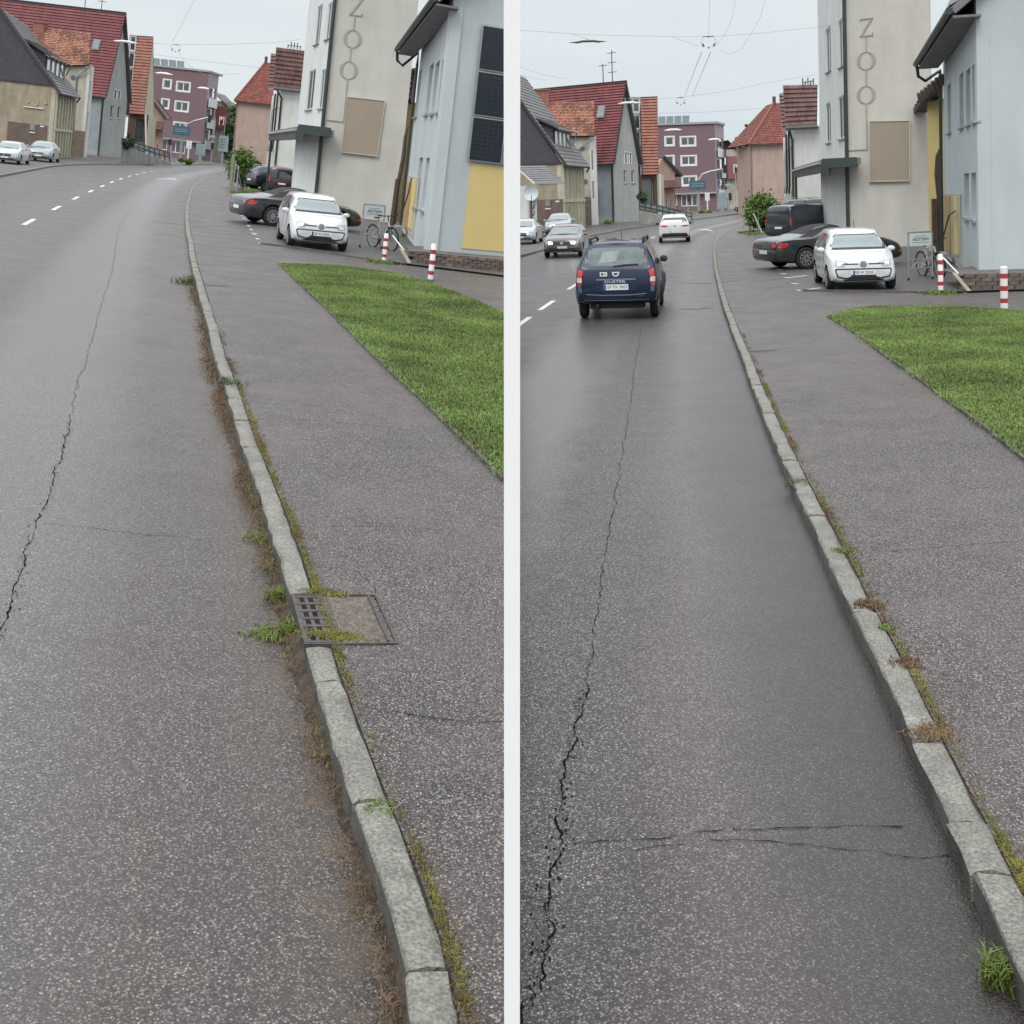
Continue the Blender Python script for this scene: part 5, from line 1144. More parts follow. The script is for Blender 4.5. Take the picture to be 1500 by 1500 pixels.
    def tube(s,pts,r,m,name,n=8,parent=None):
        mb=MB(); mb.tube(pts,r,n); o=bpy.data.objects.new(name,mb.mesh(name,m,smooth=50)); link(o,parent or s.root); return o
    def line(s,pts,m,name,r=.008,sign=1,axis='x'):
        P=[]
        for a,b in pts:
            if axis=='x': P.append((s.px(a,b,sign)+sign*.004,a,b))
            else:
                h=s.bvh.ray_cast(Vector((a,5*sign,b)),Vector((0,-sign,0))); P.append((h[0].x,h[0].y+sign*.003,h[0].z) if h[0] else (a,sign*.8,b))
        return s.tube(P,r,m,name,6)
def place(S,root,ra,pa,rb,pb,z=0.0,yaw=None,sc_=1,wd=1,ht=1):
    a=S.G(pa[0],pa[1],z); 
    ra=Vector((*ra,0));rb=Vector((*rb,0)) if rb else None
    if yaw is None:
        b=S.G(pb[0],pb[1],z); d=b-a; l=rb-ra; yaw=math.atan2(d.y,d.x)-math.atan2(l.y,l.x)
    else: yaw=R(yaw)
    Rz=Matrix.Rotation(yaw,4,'Z'); c=a-(Rz.to_3x3()@Vector((ra.x*sc_,ra.y*sc_*wd,0)))
    root.matrix_world=S.M4@Matrix.Translation(c)@Rz@Matrix.Diagonal((sc_,sc_*wd,sc_*ht,1)); return yaw
def relabel(o,l,g=None):
    o['label']=l
    if g: o['group']=g
    return o
def sidewins(c,ws,m=None):
    for p in ws: c.sym(p,'y',1,m or M_CG,'side_window',off=.004)
T_UP=[(-1.80,.38,.80,.95,.66,.66,.55),(-1.76,.28,.88,1.15,.76,.76,.60),(-1.60,.22,.92,1.40,.81,.79,.58),(-1.35,.20,.93,1.47,.82,.80,.58),(-.5,.18,.93,1.49,.82,.80,.59),(.10,.18,.92,1.46,.82,.80,.58),(.36,.18,.92,1.38,.82,.80,.58),(1.02,.18,.93,1.00,.82,.79,.68),(1.2,.18,.88,.95,.82,.78,.66),(1.52,.20,.76,.86,.80,.75,.6),(1.70,.23,.64,.76,.75,.70,.52),(1.78,.28,.50,.62,.68,.64,.46),(1.80,.34,.44,.50,.60,.56,.4)]
def make_up():
    c=Car(T_UP,.29,(-1.2,1.22),1.46,paint('white',(.62,.64,.65)),'x')
    c.decal([(-.50,1.36),(.50,1.36),(.58,1.28),(.70,1.02),(.66,.99),(-.66,.99),(-.70,1.02),(-.58,1.28)],'x',1,M_BLK,'windscreen_seal',off=.002)
    c.decal([(-.50,1.335),(.50,1.335),(.55,1.26),(.655,1.04),(-.655,1.04),(-.55,1.26)],'x',1,M_WS,'windscreen',off=.006)
    sidewins(c,[[(.62,.96),(.28,1.33),(-.1,1.38),(-.14,.96)],[(-.2,.96),(-.18,1.38),(-1.0,1.37),(-1.35,1.26),(-1.3,1.0)]])
    c.sym([(.36,.70),(.50,.755),(.68,.76),(.70,.64),(.62,.60),(.48,.60)],'x',1,M_LWH,'headlight',off=.012)
    c.sym([(.50,.72),(.62,.73),(.62,.63),(.5,.63)],'x',1,M_CHR,'reflector',off=.014)
    c.line([(y,.665) for y in (-.5,-.3,-.12)],M_BLK,'trim_line',.015); c.line([(y,.665) for y in (.5,.3,.12)],M_BLK,'trim_line',.015)
    c.decal([(-.66,.56),(.66,.56),(.68,.50),(.62,.34),(.40,.29),(-.40,.29),(-.62,.34),(-.68,.50)],'x',1,M_BLK,'grille_frame',off=.010)
    c.sym([(.30,.525),(.63,.525),(.645,.49),(.595,.37),(.40,.33),(.30,.36)],'x',1,mat('pale_grey_insert',(.52,.55,.56),.5,.04,3),'grille_insert',off=.016)
    c.decal([(-.30,.525),(.30,.525),(.3,.40),(-.3,.40)],'x',1,c.pm,'plate_panel',off=.015)
    c.plate(.455,1,'GP W 2935E',w=.50)
    x=c.px(0,.67,1); mb=MB(); mb.lathe([(.085,-.01),(.085,.02),(.07,.024)],(x+.008,0,.665),(1,0,0),24); o=bpy.data.objects.new('badge',mb.mesh('badge',M_CHR,smooth=40)); link(o,c.root)
    mb=MB(); mb.lathe([(.068,.0),(.068,.028)],(x+.008,0,.665),(1,0,0),24); b=bpy.data.objects.new('badge_field',mb.mesh('badge_field',mat('badge_dark',(.30,.33,.35),.4,.05,3))); link(b,o)
    X=x+.04
    def seg(a,b,w=.009): mb.bar((X,a[0]*.062,.665+a[1]*.062),(X,b[0]*.062,.665+b[1]*.062),.006,w,up=Vector((1,0,0)))
    mb=MB()
    for sy in (-1,1):
        seg((sy*.38,.9),(0,.12),.011); seg((sy*.85,.5),(sy*.42,-.75),.011); seg((sy*.42,-.75),(0,.0),.011)
    b=bpy.data.objects.new('badge_emblem',mb.mesh('badge_emblem',M_CHR)); link(b,o)
    c.mirror(.62,.78,.98,c.pm); c.tube([(-.2,.1,1.49),(-.42,.1,1.66)],.008,M_BLK,'aerial')
    c.decal([(-.5,.285),(.5,.285),(.45,.25),(-.45,.25)],'x',1,M_BLK,'lower_grille',off=.004)
    for sy in(1,-1): c.line([(.62,.92),(.66,.6),(.55,.32),(-.1,.30),(-.18,.6),(-.15,.93)],mat('panel_gap',(.12,.12,.12),.8,.05,4),'door_gap',.005,sy,'y')
    c.line([(-.62,.90),(-.4,.94),(0,.95),(.4,.94),(.62,.90)],mat('panel_gap',(.12,.12,.12),.8,.05,4),'bonnet_gap',.004)
    c.sym([(-.62,.5),(-.72,.72),(-.66,.82),(-.58,.8)],'x',-1,M_LRED,'tail_light'); 
    c.box((c.px(-.55,1.06,1)+.02,-.55,1.075),(.006,.07,.05),M_PLATE,'sticker'); return c
T_DU=[(-2.14,.46,.72,.86,.80,.80,.74),(-2.10,.40,.98,1.05,.87,.86,.78),(-2.02,.36,1.06,1.20,.90,.87,.74),(-1.93,.34,1.08,1.42,.905,.88,.68),(-1.82,.33,1.08,1.56,.91,.88,.66),(-1.6,.32,1.08,1.605,.91,.88,.655),(-.6,.30,1.06,1.62,.91,.88,.66),(.3,.30,1.04,1.59,.91,.88,.65),(.52,.30,1.04,1.50,.91,.88,.64),(1.15,.30,1.04,1.12,.91,.86,.74),(1.9,.32,.96,1.04,.90,.82,.68),(2.08,.38,.84,.92,.84,.76,.62),(2.16,.48,.66,.74,.72,.68,.5)]
def make_duster():
    pm=mat('car_paint_navy',(.006,.017,.045),.32,.05,.6,coat=.45,metal=.3)
    c=Car(T_DU,.335,(-1.33,1.34),1.60,pm,'dark blue estate car with black roof rails seen from behind',name='moving_car')
    c.decal([(-.60,1.53),(.60,1.53),(.66,1.47),(.755,1.10),(.74,1.06),(-.74,1.06),(-.755,1.10),(-.66,1.47)],'x',-1,mat('tailgate_navy_gloss',(.01,.022,.04),.35,.05,1,coat=.2),'tailgate_glass_surround',off=.004)
    c.decal([(-.50,1.50),(.50,1.50),(.55,1.46),(.60,1.18),(.54,1.13),(-.54,1.13),(-.60,1.18),(-.55,1.46)],'x',-1,mat('tailgate_glass',(.12,.155,.16),.35,.3,2.5,spec=.2),'rear_window',off=.010)
    c.decal([(-.1,1.44),(.28,1.42),(.38,1.2),(-.0,1.22)],'x',-1,mat('painted_through_light',(.24,.28,.275),.4,.3,3,spec=.2),'window_light_patch',off=.0125,skirt=.004)  # opaque paler patch: light through the cabin put into its colour
    c.sym([(.72,1.03),(.83,1.07),(.86,.92),(.76,.90)],'x',-1,M_LRED,'tail_light',off=.012)
    c.sym([(.76,.895),(.865,.905),(.865,.80),(.75,.80)],'x',-1,mat('pink_white_lamp',(.62,.42,.42),.15,.3,20,coat=1),'reversing_light',off=.012)
    c.sym([(.755,.795),(.865,.795),(.85,.70),(.77,.70)],'x',-1,mat('dim_red_lamp',(.28,.05,.06),.15,.3,20,coat=1),'tail_light_lower',off=.012)
    c.sym([(.76,.69),(.85,.69),(.84,.60),(.76,.60)],'x',-1,mat('painted_highlight_blue',(.05,.09,.18),.3,.1,3,coat=1),'bumper_highlight',off=.01)  # lighter blue decal: highlight on the bumper corner put into the colour
    gapm=mat('dark_gap',(.004,.006,.01),.7,.05,4)
    c.line([(-.74,1.06),(-.73,.8),(-.71,.6),(-.62,.53),(-.3,.51),(.3,.51),(.62,.53),(.71,.6),(.73,.8),(.74,1.06)],gapm,'tailgate_gap',.008,-1)
    c.line([(-.68,.555),(-.3,.528),(.3,.528),(.68,.555)],mat('painted_edge_highlight',(.2,.25,.33),.3,.05,4,metal=.5),'tailgate_edge_highlight',.008,-1)  # pale line: highlight along the tailgate edge painted in
    c.decal([(-.86,.42),(-.4,.405),(.4,.405),(.86,.42),(.86,.36),(-.86,.36)],'x',-1,M_BLK,'bumper_skirt',off=.012)
    c.line([(-.72,.43),(-.3,.42),(.3,.42),(.72,.43)],mat('painted_edge_highlight',(.2,.25,.33),.3,.05,4,metal=.5),'bumper_crease_highlight',.005,-1)  # crease highlight painted as a pale line
    c.decal([(-.43,.79),(.43,.79),(.46,.74),(.43,.62),(-.43,.62),(-.46,.74)],'x',-1,mat('plate_recess_navy',(.008,.02,.05),.3,.05,3),'plate_recess',off=.004)
    c.decal([(-.43,.87),(.43,.87),(.44,.84),(-.44,.84)],'x',-1,mat('painted_edge_highlight',(.2,.25,.33),.3,.05,4,metal=.5),'tailgate_handle_strip',off=.004)  # strip carries the same painted highlight tone
    c.plate(.695,-1,'GP PX 3003',w=.54,h=.115)
    x=c.px(0,.81,-1)-.014; addtext(c.root,'DUSTER',.075,(x,0.02,.805),(0,-1,0),(0,0,1),mat('silver_lettering',(.62,.64,.65),.3,.05,4),width=.46,name='model_lettering')
    x=c.px(0,.96,-1)-.006; mb=MB()
    for q in ([(-.085,.045),(.085,.045),(.07,-.02),(.03,-.05),(-.03,-.05),(-.07,-.02)],): mb.prism([(x,a,.965+b) for a,b in q],(-.02,0,0))
    o=bpy.data.objects.new('badge',mb.mesh('badge',mat('silver_lettering',(.62,.64,.65),.3,.05,4))); link(o,c.root)
    mb=MB(); mb.prism([(x-.021,a,.965+b) for a,b in ((-.045,.02),(.045,.02),(.03,-.018),(-.03,-.018))],(-.004,0,0)); b=bpy.data.objects.new('badge_field',mb.mesh('badge_field',M_INK)); link(b,o)
    x=c.px(.27,.97,-1)-.012; st=c.box((x,.27,.965),(.008,.16,.085),M_PLATE,'sticker'); c.box((x-.005,.30,.965),(.003,.045,.05),M_INK,'sticker_mark',st); addtext(st,'CB',.05,(x-.008,.24,.965),(0,-1,0),(0,0,1),M_INK)
    c.tube([(c.px(0,1.13,-1)-.02,0.05,1.12),(c.px(-.2,1.15,-1)-.03,-.22,1.15),(c.px(-.42,1.16,-1)-.03,-.50,1.155)],.014,M_BLK,'rear_wiper')
    for sy in (-1,1):
        c.tube([(-1.62,sy*.60,1.60),(-1.50,sy*.605,1.665),(-.4,sy*.61,1.68),(.1,sy*.60,1.655),(.2,sy*.60,1.60)],.03,M_BLK,'roof_rail')
        c.box((-1.55,sy*.60,1.645),(.16,.055,.10),M_BLK,'rail_foot'); 
    c.decal([(-1.55,-.55),(-1.55,.55),(.1,.55),(.1,-.55)],'z',1,mat('painted_roof_sheen',(.05,.08,.14),.15,.1,2,coat=1),'roof_sheen',off=.006,step=.3)  # decal lighter than the body paint: roof sheen put into its colour
    sidewins(c,[[(.95,1.08),(.46,1.47),(-.2,1.52),(-.2,1.08)],[(-.26,1.08),(-.26,1.52),(-1.05,1.5),(-1.05,1.08)],[(-1.12,1.10),(-1.12,1.48),(-1.5,1.42),(-1.62,1.2)]])
    for sy in (-1,1):
        c.line([(.9,1.05),(.92,.7),(.85,.42),(-.2,.40),(-.23,1.06)],gapm,'door_gap',.006,sy,'y'); c.line([(-.23,.42),(-.9,.44),(-1.02,.75),(-1.08,1.06)],gapm,'door_gap',.006,sy,'y')
        for wx in (-1.33,1.34):
            pts=[]
            mb=MB()
            for k in range(13):
                a=math.pi*(k/12*1.1-.05); px_=wx+math.cos(a)*.42; pz=.345+math.sin(a)*.42; h=c.bvh.ray_cast(Vector((px_,5*sy,max(pz,.36))),Vector((0,-sy,0))); y=h[0].y if h[0] else sy*.9
                pts.append((px_,y+sy*.01,pz))
            c.tube(pts,.035,M_BLK,'arch_trim')
    c.tube([(-2.0,.42,.33),(-2.17,.42,.32)],.03,M_BLK,'exhaust'); c.box((-1.7,0,.30),(.6,1.2,.12),M_UNDER,'rear_axle')
    c.mirror(.72,.86,1.12,M_BLK,(.14,.19,.16)); c.tube([(.05,0,1.61),(-.2,0,1.80)],.007,M_BLK,'aerial')
    c.line([(-.6,1.56),(0,1.575),(.6,1.56)],M_BLK,'roof_lip',.012,-1)
    c.sym([(.5,.8),(.75,.85),(.78,.68),(.5,.7)],'x',1,M_LWH,'headlight')
    c.decal([(-.6,1.46),(.6,1.46),(.74,1.12),(-.74,1.12)],'x',1,M_WS,'windscreen')
    c.box((c.px(.54,.50,-1)-.0,-.55,.51),(.02,.16,.03),M_INK,'reflector_slot'); return c
T_HB=[(-2.08,.42,.75,.92,.74,.74,.62),(-2.03,.32,.90,1.08,.83,.82,.66),(-1.85,.26,.94,1.30,.87,.85,.62),(-1.5,.22,.95,1.43,.89,.86,.60),(-.4,.20,.94,1.47,.89,.86,.61),(.25,.20,.93,1.44,.89,.86,.60),(.45,.20,.93,1.37,.89,.86,.60),(1.18,.20,.94,1.00,.89,.84,.70),(1.75,.22,.82,.90,.88,.78,.62),(1.98,.26,.66,.76,.80,.72,.52),(2.06,.34,.5,.58,.70,.66,.45)]
T_SD=[(-2.3,.42,.78,.90,.74,.74,.62),(-2.22,.32,.92,1.02,.83,.82,.68),(-1.75,.26,.96,1.08,.88,.85,.66),(-1.15,.22,.96,1.38,.89,.86,.58),(-.4,.20,.94,1.45,.89,.86,.59),(.25,.20,.93,1.42,.89,.86,.59),(.5,.20,.93,1.34,.89,.86,.59),(1.22,.20,.94,1.00,.89,.84,.70),(1.85,.22,.80,.88,.88,.78,.62),(2.12,.26,.64,.74,.80,.72,.52),(2.2,.34,.5,.58,.70,.66,.45)]
def front_kit(c,lit=False,z0=.62,grille='thin',txt=None,wide=.78,ws=None):
    c.decal([(-.52,1.37),(.52,1.37),(.60,1.28),(.74,1.01),(-.74,1.01),(-.60,1.28)],'x',1,M_BLK,'windscreen_seal',off=.002)
    c.decal([(-.51,1.34),(.51,1.34),(.575,1.26),(.69,1.04),(-.69,1.04),(-.575,1.26)],'x',1,ws or M_WS,'windscreen',off=.006)
    c.sym([(.40,z0-.04),(.44,z0+.06),(.62,z0+.10),(.76,z0+.10),(.74,z0-.02),(.62,z0-.06)],'x',1,M_LWH,'headlight',off=.012)
    if lit: c.sym([(.42,z0+.05),(.60,z0+.07),(.60,z0-.05),(.42,z0-.04)],'x',1,M_LON,'lit_lamp',off=.02)
    if grille=='thin': c.decal([(-.38,z0+.04),(.38,z0+.04),(.38,z0-.05),(-.38,z0-.05)],'x',1,M_BLK,'grille',off=.01)
    else:
        c.decal([(-.40,z0+.06),(.40,z0+.06),(.46,z0-.03),(.36,z0-.14),(-.36,z0-.14),(-.46,z0-.03)],'x',1,M_BLK,'grille',off=.01); c.line([(-.38,z0-.03),(0,z0-.03),(.38,z0-.03)],M_CHR,'grille_bar',.012)
    x=c.px(0,z0,1); mb=MB(); mb.lathe([(.07,0),(.07,.03)],(x+.005,0,z0),(1,0,0),16); o=bpy.data.objects.new('badge',mb.mesh('badge',M_CHR)); link(o,c.root)
    c.decal([(-.62,z0-.24),(.62,z0-.24),(.58,.29),(-.58,.29)],'x',1,M_BLK,'lower_grille',off=.006)
    c.plate(z0-.19,1,txt,w=.5); c.line([(-.5,.27),(0,.255),(.5,.27)],M_CHR,'lip',.012)
    c.mirror(.75,.86,1.0,c.pm)
    c.line([(-.68,.98),(0,1.0),(.68,.98)],M_BLK,'wiper',.01)
    for sy in(1,-1): c.line([(.72,.93),(.75,.6),(.65,.32),(-.3,.30),(-.36,.93)],M_BLK,'door_gap',.005,sy,'y')
def make_golf():
    c=Car(T_HB,.315,(-1.3,1.32),1.54,paint('grey_brown',(.14,.125,.115),1),'grey brown hatchback driving towards the viewer with headlights on in the right street',name='moving_car'); front_kit(c,True,.66,'thin'); sidewins(c,[[(.72,.98),(.35,1.33),(-.3,1.38),(-.32,.98)],[(-.38,.98),(-.36,1.38),(-1.2,1.34),(-1.55,1.06)]]); return c
def make_sedan(n,col,label,gr='thin',metal=1):
    c=Car(T_SD,.315,(-1.4,1.36),1.54,paint(n,col,metal),label); front_kit(c,False,.62,gr); sidewins(c,[[(.78,.98),(.42,1.30),(-.3,1.36),(-.32,.98)],[(-.38,.98),(-.36,1.36),(-1.0,1.30),(-1.35,1.02)]]); return c
def make_crossover():
    T=[(r[0],r[1],r[2],r[3]*1.0+(.10 if r[3]>1.2 else .03),r[4],r[5],r[6]+.03) for r in T_HB]
    c=Car(T,.34,(-1.28,1.32),1.56,paint('white_two',(.70,.71,.72)),'small white crossover driving away towards the bend in the right street',name='moving_car')
    c.decal([(-.56,1.40),(.56,1.40),(.66,1.30),(.70,1.16),(.4,1.12),(-.4,1.12),(-.70,1.16),(-.66,1.30)],'x',-1,M_DARKG,'rear_window',off=.008)
    c.sym([(.34,.93),(.55,.98),(.80,.97),(.80,.90),(.5,.88)],'x',-1,M_LRED,'tail_light',off=.012)
    c.decal([(-.66,.52),(.66,.52),(.76,.34),(.4,.29),(-.4,.29),(-.76,.34)],'x',-1,M_BLK,'bumper_skirt',off=.012)
    c.plate(.60,-1,None); x=c.px(0,.95,-1); c.box((x-.01,0,.94),(.02,.1,.07),M_CHR,'badge')
    c.line([(-.45,.30),(0,.29),(.45,.30)],M_CHR,'skid_strip',.02,-1); sidewins(c,[[(.72,.98),(.35,1.40),(-.3,1.45),(-.32,.98)],[(-.38,.98),(-.36,1.45),(-1.2,1.42),(-1.65,1.1)]]); c.mirror(.75,.86,1.02,M_BLK); c.tube([(-1.5,0,1.52),(-1.75,0,1.6)],.02,M_BLK,'aerial'); return c
T_RS=[(-2.15,.36,.62,.72,.70,.70,.55),(-2.10,.28,.78,.84,.80,.78,.6),(-1.85,.22,.86,.92,.87,.82,.62),(-1.4,.18,.88,.97,.90,.83,.62),(-1.05,.17,.86,1.05,.89,.82,.56),(-.6,.16,.84,1.22,.88,.82,.50),(-.1,.16,.82,1.27,.88,.82,.49),(.25,.16,.82,1.18,.88,.82,.50),(.75,.16,.82,.92,.88,.82,.62),(1.25,.17,.80,.86,.89,.82,.64),(1.75,.18,.70,.78,.87,.76,.58),(2.05,.22,.54,.62,.76,.68,.5),(2.15,.28,.42,.48,.6,.55,.4)]
def make_roadster(label):
    c=Car(T_RS,.325,(-1.2,1.22),1.58,paint('graphite',(.035,.037,.04),1),label)
    soft=mat('black_soft_top',(.02,.021,.022),.8,.15,6,bump=.3)
    c.decal([(-1.15,-.52),(-.6,-.5),(.1,-.47),(.1,.47),(-.6,.5),(-1.15,.52)],'z',1,soft,'soft_top',off=.008,step=.12)
    for sy in (1,-1): c.decal([(-1.35,.93),(-.9,.95),(-.2,1.22),(.2,1.18),(.1,1.22),(-.6,1.2)],'y',sy,soft,'soft_top_side',off=.006)
    sidewins(c,[[(.62,.88),(.22,1.14),(-.15,1.20),(-.62,1.12),(-.7,.88)]],M_DARKG)
    c.sym([(.58,.79),(.68,.78),(.77,.74),(.75,.67),(.62,.68)],'x',-1,M_LRED,'tail_light',off=.012)
    for sy in (1,-1): c.decal([(-2.12,.66),(-1.98,.80),(-1.74,.78),(-1.86,.66)],'y',sy,M_LRED,'tail_light_side',off=.008)
    c.line([(-.8,.46),(-.4,.44),(0,.44),(.4,.44),(.8,.46)],M_BLK,'bumper_line',.008,-1)
    for sy in(1,-1):
        c.line([(.75,.8),(.78,.5),(.7,.26),(-.5,.25),(-.62,.5),(-.72,.83)],M_INK,'door_gap',.006,sy,'y'); c.decal([(-.95,.62),(-.75,.66),(-.78,.46),(-.9,.5)],'y',sy,M_INK,'side_intake',off=.006); c.line([(-.45,.74),(-.3,.745)],M_CHR,'door_handle',.014,sy,'y')
        c.line([(1.9,.42),(2.02,.42)],mat('amber',(.6,.2,.03),.3,.05,3),'side_marker',.02,sy,'y')
    c.decal([(-.47,1.16),(.47,1.16),(.6,.92),(-.6,.92)],'x',1,M_WS,'windscreen'); c.mirror(.5,.82,.95,c.pm,(.14,.18,.12)); c.plate(.52,-1,None); return c
T_VN=[(-2.2,.40,.85,1.0,.84,.84,.80),(-2.17,.34,1.0,1.35,.88,.88,.78),(-2.08,.30,1.02,1.76,.90,.89,.74),(-1.9,.28,1.02,1.83,.91,.90,.74),(-.4,.26,1.02,1.86,.91,.90,.74),(.6,.26,1.0,1.80,.91,.89,.73),(.85,.26,1.0,1.68,.91,.89,.73),(1.5,.26,1.0,1.12,.91,.86,.76),(2.0,.28,.86,.96,.88,.80,.66),(2.2,.36,.6,.70,.76,.70,.5)]
def make_van(label,n='dark_teal',col=(.035,.045,.055),cat='van'):
    c=Car(T_VN,.33,(-1.4,1.3),1.58,paint(n,col,1),label,name='parked_van',cat=cat)
    c.decal([(-.62,1.68),(.62,1.68),(.74,1.12),(-.74,1.12)],'x',-1,M_DARKG,'rear_window',off=.008); c.sym([(.79,1.25),(.87,1.2),(.87,.85),(.79,.85)],'x',-1,M_LRED,'tail_light',off=.012)
    c.decal([(-.88,.52),(.88,.52),(.88,.36),(-.88,.36)],'x',-1,M_BLK,'rear_bumper',off=.03); c.plate(.72,-1,None)
    sidewins(c,[[(-1.95,1.15),(-1.95,1.62),(-1.1,1.64),(-1.1,1.12)],[(-1.0,1.12),(-1.0,1.64),(-.05,1.64),(-.05,1.1)],[(.05,1.1),(.05,1.62),(.6,1.6),(1.15,1.14),(1.1,1.08)]],M_DARKG)
    for sy in(1,-1):
        c.line([(-1.05,1.66),(-1.04,.4)],M_INK,'door_gap',.006,sy,'y'); c.line([(-.0,1.66),(.0,.4)],M_INK,'door_gap',.006,sy,'y'); c.line([(-2.0,.98),(-.1,.98)],M_INK,'door_rail',.012,sy,'y'); c.tube([(-1.8,sy*.66,1.86),(-1.7,sy*.67,1.92),(.2,sy*.67,1.92),(.3,sy*.66,1.86)],.02,M_ALU,'roof_rail')
    c.mirror(1.0,.90,1.15,M_BLK,(.16,.2,.22)); c.decal([(-.66,1.62),(.66,1.62),(.78,1.14),(-.78,1.14)],'x',1,M_WS,'windscreen'); return c
up=make_up().root
relabel(up,'white small hatchback parked head-on beside the lawn in the right street','white hatchbacks, one in each street')
place(SB,up,(1.22,-.80),(1212,424.5),None,None,z=KH,yaw=-98)
up2=copy_tree; 
def dupcar(root,label,group=None):
    before=set(bpy.data.objects); copy_tree(root); new=[o for o in bpy.data.objects if o not in before and o.parent is None][0]; INFO[new.name]=(Vector(),0); relabel(new,label,group); return new
u2=dupcar(up,'white small hatchback parked head-on beside the lawn in the left street'); place(SA,u2,(1.22,-.80),(421,360.5),None,None,z=KH,yaw=-72)
du=make_duster().root; place(SB,du,(-1.33,-.9),(966,463),None,None,yaw=80.5,wd=.96,ht=1.03)
relabel(du,'dark blue estate car with black roof rails seen from behind on the road')
go=make_golf().root; place(SB,go,(1.32,-.83),(800,377),None,None,yaw=-100)
cx=make_crossover().root; place(SB,cx,(-1.28,.86),(966,355),None,None,yaw=83)
si=make_sedan('silver',(.27,.30,.32),'silver saloon parked head-on behind the grey brown hatchback in the right street').root; place(SB,si,(1.36,-.83),(800,345.5),None,None,z=.1,yaw=-98,sc_=1.08)
me_=make_sedan('pale_silver',(.42,.45,.47),'pale silver saloon with wide grille parked at the left edge of the right street','wide').root; place(SB,me_,(1.36,.83),(785,357),None,None,z=.1,yaw=-99)
s2=dupcar(si,'silver saloon parked head-on before the slate gabled house in the left street','silver saloons parked along the far pavement'); place(SA,s2,(1.36,-.83),(39,234.5),None,None,z=.1,yaw=-78,sc_=1.08); si['group']='silver saloons parked along the far pavement'
s3=dupcar(me_,'pale silver saloon half out of view at the left edge of the left street','pale saloons at the left edges'); place(SA,s3,(1.36,.83),(29,241.5),None,None,z=.1,yaw=-78); me_['group']='pale saloons at the left edges'
rs=make_roadster('dark grey soft top roadster parked behind the white hatchback in the right street').root; place(SB,rs,(-1.2,-.85),(1181,394.5),(1.22,-.85),(1303,388),z=KH,sc_=1.09); rs['group']='dark roadsters behind the white hatchbacks'
r2=dupcar(rs,'dark grey soft top roadster parked behind the white hatchback in the left street'); place(SA,r2,(-1.2,-.85),(398,331.3),(1.22,-.85),(507,339.6),z=KH,sc_=1.07)
va=make_van('dark blue grey compact van parked before the pale brown roofed house in the right street').root; place(SB,va,(-1.4,-.87),(1176,354),None,None,z=KH,yaw=34)
vb=make_van('black van standing behind the compact van beside the lettered house','black_van',(.03,.035,.04)).root; place(SB,vb,(-1.4,-.87),(1199,345),None,None,z=KH,yaw=30,sc_=1.12)
T_=None
vc=make_van('maroon black van seen from behind between the canopy and the white hatchback','maroon',(.06,.025,.028)).root; place(SA,vc,(-1.4,-.87),(431,286.5),None,None,z=KH,yaw=97,sc_=.95)
def make_suv():
    c=Car(T_DU,.345,(-1.33,1.34),1.60,paint('ink_blue',(.022,.030,.042),1),'dark ink blue off-roader parked rear out by the bush in the left street')
    c.decal([(-.60,1.50),(.60,1.50),(.72,1.14),(-.72,1.14)],'x',-1,M_DARKG,'rear_window'); c.sym([(.72,1.03),(.83,1.07),(.86,.82),(.76,.82)],'x',-1,M_LRED,'tail_light',off=.012); sidewins(c,[[(.95,1.08),(.46,1.47),(-.2,1.52),(-.2,1.08)],[(-.26,1.08),(-.26,1.52),(-1.05,1.5),(-1.05,1.08)],[(-1.12,1.10),(-1.12,1.48),(-1.5,1.42),(-1.62,1.2)]],M_DARKG)
    for sy in (-1,1): c.tube([(-1.62,sy*.60,1.60),(-1.50,sy*.605,1.68),(-.4,sy*.61,1.70),(.1,sy*.60,1.66),(.2,sy*.60,1.60)],.022,M_ALU,'roof_rail')
    c.plate(.7,-1,None); c.mirror(.72,.90,1.14,M_BLK); return c
sv=make_suv().root; place(SA,sv,(-1.33,-.9),(389,281),None,None,z=KH,yaw=40)
# ---------------------------------------------------------------- street furniture and small things
M_RPOST=mat('signal_red_paint',(.42,.035,.04),.45,.1,6); M_WPOST=mat('signal_white_paint',(.74,.74,.72),.45,.06,6); M_STEEL=mat('galvanised_steel',(.40,.41,.41),.4,.15,6,metal=.5)
M_SIGN=mat('sign_face',(.62,.66,.66),.4,.04,4); M_TEAL=mat('teal_sign_face',(.06,.13,.17),.4,.1,3); M_TEALP=mat('pale_teal_sign_face',(.28,.36,.37),.5,.1,3)
M_WOOD=mat('grey_plank',(.27,.24,.19),.85,.25,5); M_BRICK=mat('old_wall_brick',(.115,.088,.075),.95,.4,2,bump=.5,bscale=40); M_WIRE=mat('wire_grey',(.26,.28,.29),.7,.1,3)
def bollard(S,px,py,top,label,w):
    b=S.G(px,py,KH); h=S.zfor(b,top)-KH; r=w/2/F*b.y; rt=S.thing('bollard',label,'bollard',tuple(b),group='red and white bollards '+SIDE[S.key])
    mb=MB(); mb.lathe([(r*.96,0),(r*.96,h-.03),(r*.6,h)],b,UP,16); S.part(mb,'post',M_WPOST,rt,smooth=40)
    for a,c in ((.18,.28),(.45,.56),(.73,.84)) if h>0 else (): 
        mb=MB(); mb.lathe([(r,h*a),(r,h*c)],b,UP,16); S.part(mb,'red_band',M_RPOST,rt,smooth=40)
    mb=MB(); mb.lathe([(r*1.3,0),(r*1.3,.03),(r,.05)],b,UP,12); S.part(mb,'foot',M_EDGE,rt)
